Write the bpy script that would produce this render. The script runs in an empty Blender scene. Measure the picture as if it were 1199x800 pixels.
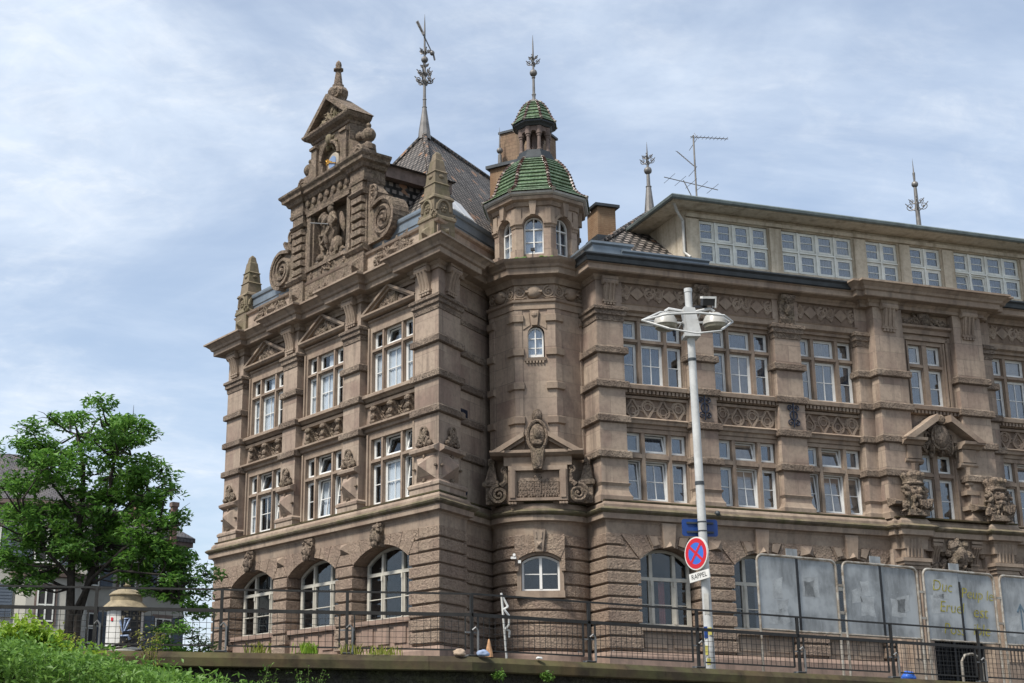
import bpy, bmesh, math, random
from math import sin, cos, pi, radians, sqrt, atan2, hypot, asin, tan
from mathutils import Vector, Matrix, noise

random.seed(11)
SC = bpy.context.scene
COL = SC.collection

# ------------------------------------------------------------------ camera
cam_d = bpy.data.cameras.new('camera')
cam = bpy.data.objects.new('camera', cam_d)
COL.objects.link(cam)
PITCH, ROLL = radians(16.36), radians(-0.96)
_R = Vector((1, 0, 0)); _U = Vector((0, -sin(PITCH), cos(PITCH))); _F = Vector((0, cos(PITCH), sin(PITCH)))
_RT = _R * cos(ROLL) - _U * sin(ROLL); _UP = _R * sin(ROLL) + _U * cos(ROLL)
m = Matrix.Identity(4)
for i in range(3):
    m[i][0] = _RT[i]; m[i][1] = _UP[i]; m[i][2] = -_F[i]
cam.matrix_world = m
cam_d.sensor_width = 36.0
cam_d.lens = 36.0 * 1655.5 / 1199.0
cam_d.shift_x = (599.5 - 418.5) / 1199.0
cam_d.clip_start = 0.1
cam_d.clip_end = 3000
SC.camera = cam

# ------------------------------------------------------------------ light
SUN_DIR = Vector((-0.59, -0.48, 1.00)).normalized()     # towards the sun
world = bpy.data.worlds.new('World'); SC.world = world
world.use_nodes = True
nt = world.node_tree; nt.nodes.clear()
N = nt.nodes.new; L = nt.links.new
out = N('ShaderNodeOutputWorld'); bg = N('ShaderNodeBackground'); sky = N('ShaderNodeTexSky')
sky.sky_type = 'NISHITA'; sky.sun_disc = False
sky.sun_elevation = asin(SUN_DIR.z); sky.sun_rotation = atan2(SUN_DIR.x, SUN_DIR.y)
sky.air_density = 1.0; sky.dust_density = 1.6; sky.ozone_density = 1.4
tc = N('ShaderNodeTexCoord')
sep = N('ShaderNodeSeparateXYZ'); L(tc.outputs['Generated'], sep.inputs[0])
def vmath(op, a, b):
    n = N('ShaderNodeMath'); n.operation = op
    for i, x in enumerate((a, b)):
        if isinstance(x, (int, float)): n.inputs[i].default_value = x
        else: L(x, n.inputs[i])
    return n.outputs[0]
zz = vmath('ADD', vmath('MAXIMUM', sep.outputs[2], 0.0), 0.22)
cmb = N('ShaderNodeCombineXYZ')
L(vmath('DIVIDE', sep.outputs[0], zz), cmb.inputs[0]); L(vmath('DIVIDE', sep.outputs[1], zz), cmb.inputs[1])
def cloud(scale, rot, stretch, detail, dist, lo, hi, off=(0, 0, 0), rough=0.6):
    mp = N('ShaderNodeMapping'); mp.inputs['Rotation'].default_value = (0, 0, radians(rot))
    mp.inputs['Scale'].default_value = (scale, scale * stretch, 1); mp.inputs['Location'].default_value = off
    L(cmb.outputs[0], mp.inputs[0])
    nz = N('ShaderNodeTexNoise'); nz.inputs['Scale'].default_value = 1.0; nz.inputs['Detail'].default_value = detail
    nz.inputs['Roughness'].default_value = rough; nz.inputs['Distortion'].default_value = dist
    L(mp.outputs[0], nz.inputs['Vector'])
    mr = N('ShaderNodeMapRange'); mr.interpolation_type = 'SMOOTHSTEP'
    mr.inputs['From Min'].default_value = lo; mr.inputs['From Max'].default_value = hi
    L(nz.outputs[0], mr.inputs[0]); return mr.outputs[0]
c1 = cloud(1.1, 20, 1.3, 8, 0.6, 0.36, 0.72, (3.1, 1.2, 0))
c2 = cloud(6.5, -35, 1.5, 7, 0.8, 0.42, 0.80, (0.3, 2.7, 0), 0.65)
c4 = cloud(13.0, 10, 1.2, 6, 0.6, 0.48, 0.80, (1.3, 9.7, 0), 0.6)
c3 = cloud(2.2, 75, 1.5, 6, 0.4, 0.40, 0.75, (7.3, 4.2, 0))
def cmix(fac, a, b):
    n = N('ShaderNodeMix'); n.data_type = 'RGBA'
    for i, x in ((0, fac), (6, a), (7, b)):
        if isinstance(x, (int, float)): n.inputs[i].default_value = x
        elif isinstance(x, tuple): n.inputs[i].default_value = (*x, 1)
        else: L(x, n.inputs[i])
    return n.outputs[2]
# thin high haze over the blue, then feathery cirrus over both
hz = vmath('ADD', vmath('MULTIPLY', c1, 0.55), vmath('MULTIPLY', c3, 0.30))
col_ = cmix(vmath('MINIMUM', vmath('ADD', hz, 0.34), 0.94), sky.outputs[0], (4.74, 5.38, 6.26))
wisp = vmath('MULTIPLY', vmath('ADD', vmath('MULTIPLY', c2, c1), vmath('MULTIPLY', vmath('MULTIPLY', c4, c1), 0.8)), 0.95)
col_ = cmix(vmath('MINIMUM', wisp, 0.85), col_, (5.6, 5.9, 6.25))
L(col_, bg.inputs['Color']); bg.inputs['Strength'].default_value = 0.090
L(bg.outputs[0], out.inputs['Surface'])

sl = bpy.data.lights.new('sun', 'SUN'); sl.energy = 3.0; sl.angle = radians(12); sl.color = (1.0, 0.95, 0.87)
so = bpy.data.objects.new('sun', sl); COL.objects.link(so)
so.rotation_euler = (-SUN_DIR).to_track_quat('-Z', 'Y').to_euler(); so.location = (-40, -40, 60)

SC.view_settings.view_transform = 'Standard'; SC.view_settings.look = 'None'
SC.view_settings.exposure = 0.93; SC.view_settings.gamma = 1.0

# ------------------------------------------------------------------ materials
MATS = {}
class NB:
    """small node-building helper"""
    def __init__(s, name):
        s.m = bpy.data.materials.new(name); s.m.use_nodes = True; s.t = s.m.node_tree
        s.p = s.t.nodes['Principled BSDF']; MATS[name] = s.m
    def n(s, k, **kw):
        nd = s.t.nodes.new(k)
        for a, v in kw.items(): setattr(nd, a, v)
        return nd
    def l(s, a, b): s.t.links.new(a, b)
    def pos(s): return s.n('ShaderNodeNewGeometry').outputs['Position']
    def uv(s): return s.n('ShaderNodeTexCoord').outputs['UV']
    def noise(s, vec, scale, detail=4, rough=0.55, dist=0.0):
        nd = s.n('ShaderNodeTexNoise'); nd.inputs['Scale'].default_value = scale; nd.inputs['Detail'].default_value = detail
        nd.inputs['Roughness'].default_value = rough; nd.inputs['Distortion'].default_value = dist
        s.l(vec, nd.inputs['Vector']); return nd.outputs[0]
    def voro(s, vec, scale, feature='F1'):
        nd = s.n('ShaderNodeTexVoronoi'); nd.feature = feature; nd.inputs['Scale'].default_value = scale
        s.l(vec, nd.inputs['Vector']); return nd
    def ramp(s, fac, stops):
        r = s.n('ShaderNodeValToRGB'); e = r.color_ramp.elements
        while len(e) < len(stops): e.new(0.5)
        for el, (p, c) in zip(e, stops):
            el.position = p; el.color = (c, c, c, 1) if isinstance(c, (int, float)) else (*c, 1)
        s.l(fac, r.inputs[0]); return r.outputs[0]
    def mix(s, fac, a, b, mode='MIX'):
        nd = s.n('ShaderNodeMix', data_type='RGBA', blend_type=mode)
        for i, x in ((0, fac), (6, a), (7, b)):
            if isinstance(x, (int, float)): nd.inputs[i].default_value = x if i == 0 else (x, x, x, 1)
            elif isinstance(x, tuple): nd.inputs[i].default_value = (*x, 1)
            else: s.l(x, nd.inputs[i])
        return nd.outputs[2]
    def math(s, op, a, b=0.0):
        nd = s.n('ShaderNodeMath', operation=op)
        for i, x in enumerate((a, b)):
            if isinstance(x, (int, float)): nd.inputs[i].default_value = x
            else: s.l(x, nd.inputs[i])
        return nd.outputs[0]
    def bump(s, h, strength=0.5, dist=0.02, prev=None):
        b = s.n('ShaderNodeBump'); b.inputs['Strength'].default_value = strength; b.inputs['Distance'].default_value = dist
        s.l(h, b.inputs['Height'])
        if prev is not None: s.l(prev, b.inputs['Normal'])
        return b.outputs[0]
    def done(s, col=None, rough=0.85, nrm=None, metal=0.0, spec=0.3):
        if col is not None:
            if isinstance(col, tuple): s.p.inputs['Base Color'].default_value = (*col, 1)
            else: s.l(col, s.p.inputs['Base Color'])
        if isinstance(rough, (int, float)): s.p.inputs['Roughness'].default_value = rough
        else: s.l(rough, s.p.inputs['Roughness'])
        s.p.inputs['Metallic'].default_value = metal
        s.p.inputs['Specular IOR Level'].default_value = spec
        if nrm is not None: s.l(nrm, s.p.inputs['Normal'])
        return s.m

def stone(name, c1, c2, c3, dark, brick=(1.45, 0.6275), rough_h=0.0, moss=0.0, carve=False, mortar=0.011, pit=0.0):
    b = NB(name); P = b.pos(); uv = b.uv()
    mp = b.n('ShaderNodeMapping'); mp.inputs['Location'].default_value = (0.37, -3.54, 0); b.l(uv, mp.inputs[0])
    br = b.n('ShaderNodeTexBrick'); br.inputs['Scale'].default_value = 1.0; br.inputs['Brick Width'].default_value = brick[0]
    br.inputs['Row Height'].default_value = brick[1]; br.inputs['Mortar Size'].default_value = mortar; br.inputs['Bias'].default_value = -0.05
    br.inputs['Color1'].default_value = (*c1, 1); br.inputs['Color2'].default_value = (*c2, 1); br.inputs['Mortar'].default_value = tuple([x * 0.55 for x in c1]) + (1,)
    b.l(mp.outputs[0], br.inputs['Vector'])
    n1 = b.noise(P, 0.9, 5, 0.6); n2 = b.noise(P, 7.0, 6, 0.65); n3 = b.noise(P, 0.28, 3, 0.5)
    # vertical run-off streaks: noise stretched along z
    ms = b.n('ShaderNodeMapping'); ms.inputs['Scale'].default_value = (2.6, 2.6, 0.22); b.l(P, ms.inputs[0])
    n4 = b.noise(ms.outputs[0], 1.0, 5, 0.6)
    col = b.mix(b.ramp(n1, [(0.40, 0.0), (0.68, 0.8)]), br.outputs[0], c3)
    col = b.mix(b.ramp(n2, [(0.30, 0.40), (0.56, 0.0)]), col, dark)
    col = b.mix(b.ramp(n4, [(0.50, 0.0), (0.72, 0.72)]), col, dark)
    if moss > 0:
        n5 = b.noise(P, 1.7, 5, 0.65)
        col = b.mix(b.ramp(b.math('ADD', n5, moss * 0.2), [(0.52, 0.0), (0.72, moss)]), col, (0.085, 0.088, 0.035))
    h = b.math('ADD', b.math('MULTIPLY', n2, 0.6), b.noise(P, 40, 3))
    nr = b.bump(h, 0.35, 0.012)
    if rough_h > 0:
        v = b.noise(P, 8.0, 4, 0.6, 1.4)
        v2 = b.voro(P, 9.0).outputs['Distance']
        hh = b.math('ADD', b.ramp(v, [(0.36, 0.0), (0.6, 1.0)]), b.math('MULTIPLY', v2, 0.6))
        nr = b.bump(hh, 0.9, rough_h, nr)
        col = b.mix(b.ramp(v, [(0.36, 0.42), (0.50, 0.0)]), col, dark)
    if pit > 0:
        v = b.noise(P, 11.0, 4, 0.6, 1.0); nr = b.bump(b.ramp(v, [(0.38, 0.0), (0.56, 1.0)]), 0.9, pit, nr)
        col = b.mix(b.ramp(v, [(0.36, 0.75), (0.50, 0.0)]), col, dark)
    if carve:
        v = b.noise(P, 6.0, 2, 0.5, 2.2); vv = b.ramp(v, [(0.42, 0.0), (0.52, 1.0)])
        nr = b.bump(vv, 0.9, 0.05, nr)
        col = b.mix(b.ramp(v, [(0.36, 0.55), (0.5, 0.0)]), col, dark)
    b.done(col, 0.9, nr, spec=0.2)
C1 = (0.345, 0.272, 0.214); C2 = (0.215, 0.153, 0.125); C3 = (0.345, 0.278, 0.215); CD = (0.125, 0.098, 0.08)
stone('sandstone', C1, C2, C3, CD)
stone('sandstone_trim', (0.27, 0.206, 0.155), (0.215, 0.16, 0.124), C3, CD, brick=(2.1, 3.1), mortar=0.0)
stone('sandstone_carved', (0.165, 0.125, 0.096), (0.14, 0.104, 0.082), C3, CD, brick=(1.3, 2.0), carve=True, mortar=0.0)
stone('sandstone_rough', (0.305, 0.23, 0.175), (0.255, 0.185, 0.145), (0.325, 0.255, 0.192), (0.165, 0.122, 0.095), brick=(1.25, 0.435), rough_h=0.035)
stone('sandstone_mossy', (0.20, 0.16, 0.115), (0.165, 0.13, 0.095), (0.23, 0.19, 0.135), (0.085, 0.07, 0.05), brick=(1.3, 0.7), moss=0.42)
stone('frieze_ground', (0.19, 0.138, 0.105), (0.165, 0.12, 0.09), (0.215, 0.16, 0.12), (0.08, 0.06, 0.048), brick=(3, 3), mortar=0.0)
stone('sandstone_weathered', (0.255, 0.195, 0.148), (0.205, 0.155, 0.118), (0.29, 0.23, 0.178), (0.07, 0.056, 0.046), brick=(1.3, 0.6), moss=0.25, pit=0.035)
stone('plinth_stone', (0.275, 0.19, 0.15), (0.235, 0.165, 0.132), (0.285, 0.21, 0.165), CD, brick=(1.6, 0.9))
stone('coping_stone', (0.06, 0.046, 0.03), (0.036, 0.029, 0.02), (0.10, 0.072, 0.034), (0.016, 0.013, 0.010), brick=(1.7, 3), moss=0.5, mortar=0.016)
stone('crust_shade_stone', (0.15, 0.12, 0.085), (0.11, 0.088, 0.064), (0.24, 0.19, 0.135), (0.04, 0.034, 0.026), brick=(1.7, 3), moss=0.5, mortar=0.0)  # black crust and the shade of the under-cut, both put into the colour
stone('quay_stone', (0.05, 0.046, 0.04), (0.035, 0.032, 0.029), (0.065, 0.06, 0.052), (0.022, 0.02, 0.018), brick=(0.8, 0.35), rough_h=0.05, moss=0.45)
stone('brick_chimney', (0.235, 0.15, 0.09), (0.19, 0.115, 0.07), (0.26, 0.185, 0.12), (0.15, 0.085, 0.05), brick=(0.25, 0.085), mortar=0.012)
stone('old_brick', (0.24, 0.165, 0.11), (0.2, 0.13, 0.09), (0.26, 0.19, 0.13), (0.1, 0.075, 0.055), brick=(0.3, 0.16), mortar=0.01)
stone('far_chimney_brick', (0.2, 0.12, 0.1), (0.16, 0.1, 0.085), (0.2, 0.13, 0.11), (0.1, 0.07, 0.06), brick=(0.25, 0.085), mortar=0.01)
stone('dormer_render', (0.45, 0.395, 0.31), (0.44, 0.385, 0.30), (0.48, 0.425, 0.34), (0.19, 0.155, 0.11), brick=(40, 40), mortar=0.0)

def tiles(name, ca, cb, cc, w, h, gap, bumpd=0.03):
    b = NB(name); uv = b.uv(); P = b.pos()
    br = b.n('ShaderNodeTexBrick'); br.inputs['Scale'].default_value = 1.0; br.inputs['Brick Width'].default_value = w
    br.inputs['Row Height'].default_value = h; br.inputs['Mortar Size'].default_value = gap; br.inputs['Mortar Smooth'].default_value = 0.1
    br.inputs['Color1'].default_value = (*ca, 1); br.inputs['Color2'].default_value = (*cb, 1); br.inputs['Mortar'].default_value = (0.012, 0.011, 0.010, 1)
    b.l(uv, br.inputs['Vector'])
    # a second random per tile picks the few newer orange tiles
    vd = b.voro(uv, 1.0 / w, 'F1'); wn = b.n('ShaderNodeTexWhiteNoise', noise_dimensions='3D'); b.l(vd.outputs['Position'], wn.inputs['Vector'])
    col = b.mix(b.math('GREATER_THAN', wn.outputs['Value'], 0.955), br.outputs[0], cc)
    col = b.mix(b.ramp(b.noise(P, 1.3, 5), [(0.4, 0.0), (0.7, 0.55)]), col, (0.13, 0.12, 0.11))
    # each course rises to its lower edge
    sx = b.n('ShaderNodeSeparateXYZ'); b.l(uv, sx.inputs[0])
    saw = b.math('FRACT', b.math('DIVIDE', sx.outputs[1], h))
    hgt = b.math('ADD', b.math('SUBTRACT', 1.0, saw), b.math('MULTIPLY', b.math('SUBTRACT', 1.0, br.outputs['Fac']), 0.8))
    b.done(col, 0.7, b.bump(hgt, 0.8, bumpd), spec=0.18)
tiles('roof_tiles', (0.115, 0.096, 0.084), (0.225, 0.195, 0.172), (0.24, 0.135, 0.08), 0.33, 0.29, 0.07)
tiles('pale_roof_tiles', (0.14, 0.116, 0.10), (0.28, 0.245, 0.22), (0.26, 0.15, 0.09), 0.33, 0.29, 0.07)
tiles('slate_tiles', (0.075, 0.07, 0.075), (0.1, 0.095, 0.1), (0.13, 0.1, 0.09), 0.22, 0.2, 0.02)
tiles('red_roof_tiles', (0.25, 0.09, 0.06), (0.2, 0.075, 0.05), (0.3, 0.12, 0.08), 0.2, 0.2, 0.02)

def plain(name, col, rough=0.6, metal=0.0, spec=0.4, var=0.25, scale=3.0, bump=0.15, dark=None):
    b = NB(name); P = b.pos()
    d = dark or tuple(x * (1 - var * 1.6) for x in col)
    n = b.noise(P, scale, 6, 0.6); n2 = b.noise(P, scale * 9, 3)
    c = b.mix(b.ramp(n, [(0.35, 0.0), (0.7, 1.0)]), col, d)
    c = b.mix(b.ramp(n2, [(0.45, 0.0), (0.75, 0.5)]), c, d)
    b.done(c, rough, b.bump(n2, bump, 0.005), metal, spec)
plain('white_paint', (0.72, 0.715, 0.69), 0.45, var=0.12)
plain('green_white_paint', (0.70, 0.71, 0.66), 0.5, var=0.18)
plain('cream_timber', (0.50, 0.475, 0.41), 0.5, var=0.16)
plain('lamp_paint', (0.52, 0.525, 0.515), 0.4, var=0.2, scale=1.6)
plain('lamp_dish', (0.40, 0.39, 0.36), 0.35, var=0.2)
plain('lamp_lens', (0.30, 0.28, 0.22), 0.25, var=0.3)
plain('zinc', (0.20, 0.24, 0.28), 0.5, 0.35, var=0.2, scale=1.4)
plain('dark_zinc', (0.055, 0.062, 0.068), 0.5, 0.3, var=0.25)
plain('eave_copper', (0.16, 0.19, 0.185), 0.55, 0.2, var=0.25)
plain('finial_metal', (0.20, 0.19, 0.18), 0.5, 0.4, var=0.3)
plain('black_iron', (0.022, 0.023, 0.026), 0.5, 0.2, var=0.3)
plain('blue_iron', (0.018, 0.024, 0.045), 0.45, 0.2, var=0.3)
plain('railing_iron', (0.032, 0.030, 0.028), 0.5, 0.3, var=0.3, scale=5)
plain('galvanised', (0.20, 0.20, 0.20), 0.5, 0.4, var=0.25, scale=6)
plain('tube_steel', (0.42, 0.40, 0.36), 0.5, 0.3, var=0.45, scale=7, dark=(0.17, 0.13, 0.09))
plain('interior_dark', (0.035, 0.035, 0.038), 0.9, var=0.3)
plain('curtain_white', (0.52, 0.54, 0.57), 0.9, var=0.12, scale=2)
plain('curtain_net', (0.095, 0.104, 0.13), 0.95, var=0.25, scale=1.2)
plain('red_curtain', (0.17, 0.045, 0.04), 0.95, var=0.3)
plain('sign_blue', (0.010, 0.045, 0.20), 0.4, var=0.15)
plain('sign_blue_bright', (0.035, 0.13, 0.52), 0.4, var=0.1)
plain('sign_red', (0.50, 0.012, 0.022), 0.4, var=0.1)
plain('sign_white', (0.62, 0.61, 0.58), 0.45, var=0.12)
plain('ink_black', (0.02, 0.02, 0.02), 0.6, var=0.1)
plain('graffiti_yellow', (0.42, 0.37, 0.06), 0.7, var=0.45, scale=12)
plain('graffiti_blue', (0.12, 0.18, 0.23), 0.7, var=0.3, scale=12)
plain('gold_leaf', (0.62, 0.33, 0.06), 0.35, 0.6, var=0.2)
plain('clock_blue', (0.19, 0.27, 0.43), 0.4, var=0.15)
plain('ridge_tile_red', (0.10, 0.05, 0.038), 0.3, spec=0.6, var=0.4, scale=5)
plain('ridge_tile_pale', (0.30, 0.25, 0.215), 0.3, spec=0.6, var=0.3, scale=5)
plain('column_cap', (0.30, 0.245, 0.155), 0.7, var=0.35, scale=4)
plain('bark', (0.045, 0.036, 0.028), 0.9, var=0.5, scale=8, bump=0.9)
plain('stem_green', (0.08, 0.1, 0.03), 0.8, var=0.4, scale=8)
plain('render_white', (0.40, 0.39, 0.345), 0.85, var=0.14, scale=0.6)
plain('render_brownish', (0.34, 0.30, 0.25), 0.85, var=0.2, scale=0.6)  # brownish render of the narrow house, also the clock surround
plain('brown_stone', (0.19, 0.14, 0.12), 0.85, var=0.3)
plain('shutter_blue', (0.10, 0.125, 0.16), 0.6, var=0.2)
plain('street_asphalt', (0.06, 0.06, 0.06), 0.9, var=0.3, scale=1)
plain('quay_ground', (0.16, 0.15, 0.12), 0.95, var=0.3, scale=0.5)
plain('litter_beige', (0.45, 0.34, 0.25), 0.8, var=0.3, scale=9)
plain('litter_blue', (0.30, 0.38, 0.55), 0.5, var=0.3, scale=9)
plain('litter_orange', (0.55, 0.30, 0.15), 0.7, var=0.4, scale=9)
plain('sticker_yellow', (0.55, 0.5, 0.12), 0.6, var=0.3, scale=9)
plain('floodlight_black', (0.02, 0.02, 0.022), 0.4, var=0.2)

def board_metal():
    b = NB('board_metal'); P = b.pos()
    ms = b.n('ShaderNodeMapping'); ms.inputs['Scale'].default_value = (5, 5, 1.2); b.l(P, ms.inputs[0])
    n1 = b.noise(ms.outputs[0], 1.0, 7, 0.7); n2 = b.noise(P, 1.1, 4); n3 = b.noise(P, 14, 5, 0.7)
    c = b.mix(b.ramp(n1, [(0.38, 0.0), (0.66, 1.0)]), (0.17, 0.18, 0.185), (0.30, 0.315, 0.325))
    c = b.mix(b.ramp(n2, [(0.46, 0.0), (0.60, 0.7)]), c, (0.42, 0.44, 0.45))
    c = b.mix(b.ramp(n3, [(0.62, 0.0), (0.75, 0.7)]), c, (0.45, 0.47, 0.48))
    b.done(c, 0.55, b.bump(n3, 0.15, 0.004), 0.25, 0.4)
board_metal()
plain('paper_residue', (0.40, 0.42, 0.43), 0.8, var=0.28, scale=5)

def glazed_green():
    b = NB('green_glazed_tiles'); P = b.pos()
    n1 = b.noise(P, 2.2, 5, 0.6); n2 = b.noise(P, 11, 2)
    c = b.mix(b.ramp(n2, [(0.4, 0.0), (0.62, 1.0)]), (0.085, 0.14, 0.075), (0.19, 0.255, 0.165))
    c = b.mix(b.ramp(n1, [(0.44, 0.0), (0.68, 0.7)]), c, (0.05, 0.065, 0.03))
    b.done(c, 0.12, b.bump(n2, 0.25, 0.01), 0.0, 0.8)
glazed_green()

def glass(name, refl, tint, rough=0.02):
    b = NB(name); t = b.t
    o = t.nodes['Material Output']
    tr = b.n('ShaderNodeBsdfTransparent'); tr.inputs[0].default_value = (*tint, 1)
    gl = b.n('ShaderNodeBsdfGlossy'); gl.inputs['Roughness'].default_value = rough; gl.inputs[0].default_value = (0.9, 0.95, 1.0, 1)
    P = b.pos(); b.l(b.bump(b.noise(P, 1.1, 2), 0.10, 0.06), gl.inputs['Normal'])
    lw = b.n('ShaderNodeLayerWeight'); lw.inputs['Blend'].default_value = 0.5
    ad = b.math('MINIMUM', b.math('ADD', b.math('MULTIPLY', b.math('POWER', lw.outputs['Facing'], 5.0), 0.9), refl), 1.0)
    mx = b.n('ShaderNodeMixShader'); b.l(ad, mx.inputs[0]); b.l(tr.outputs[0], mx.inputs[1]); b.l(gl.outputs[0], mx.inputs[2])
    b.l(mx.outputs[0], o.inputs['Surface'])
glass('window_glass', 0.04, (0.93, 0.95, 0.96))
glass('reflective_glass', 0.105, (0.82, 0.85, 0.88))

def leaf(name, ca, cb, cc):
    b = NB(name); P = b.pos(); t = b.t
    wn = b.noise(P, 1.6, 3); n2 = b.noise(P, 9, 2)
    c = b.mix(b.ramp(wn, [(0.38, 0.0), (0.62, 1.0)]), ca, cb)
    c = b.mix(b.ramp(n2, [(0.50, 0.0), (0.70, 0.8)]), c, cc)
    b.done(c, 0.5, None, 0.0, 0.35)
    o = t.nodes['Material Output']; tl = b.n('ShaderNodeBsdfTranslucent'); b.l(c, tl.inputs[0])
    mx = b.n('ShaderNodeMixShader'); mx.inputs[0].default_value = 0.42
    b.l(b.p.outputs[0], mx.inputs[1]); b.l(tl.outputs[0], mx.inputs[2]); b.l(mx.outputs[0], o.inputs['Surface'])
leaf('tree_leaves', (0.06, 0.15, 0.03), (0.12, 0.265, 0.045), (0.24, 0.41, 0.065))
leaf('bush_leaves', (0.085, 0.18, 0.032), (0.13, 0.25, 0.045), (0.20, 0.33, 0.06))
leaf('lime_leaves', (0.17, 0.30, 0.025), (0.26, 0.38, 0.04), (0.34, 0.42, 0.05))
leaf('dry_grass', (0.26, 0.28, 0.05), (0.33, 0.3, 0.08), (0.2, 0.27, 0.04))

# ------------------------------------------------------------------ geometry helpers
class Fr:
    """wall frame: u along the wall, n outwards, z up"""
    def __init__(s, o, yaw, right):
        s.o = Vector((o[0], o[1])); s.d = Vector((sin(radians(yaw)), cos(radians(yaw))))
        n = Vector((s.d.y, -s.d.x)); s.n = n if right else -n
        s.right = right           # True when u grows to the right seen from outside
    def __call__(s, u, n, z):
        q = s.o + s.d * u + s.n * n; return (q.x, q.y, z)
    def xy(s, u, n):
        q = s.o + s.d * u + s.n * n; return (q.x, q.y)
class Tilt:
    """a wall frame whose panel leans inwards about a horizontal edge"""
    def __init__(s, F, z0, n0, ang): s.F, s.z0, s.n0, s.a = F, z0, n0, ang
    def __call__(s, u, n, z):
        dz = z - s.z0; dn = n - s.n0
        return s.F(u, s.n0 - dz * sin(s.a) + dn * cos(s.a), s.z0 + dz * cos(s.a) + dn * sin(s.a))
def WORLD(x, y, z): return (x, y, z)

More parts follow.
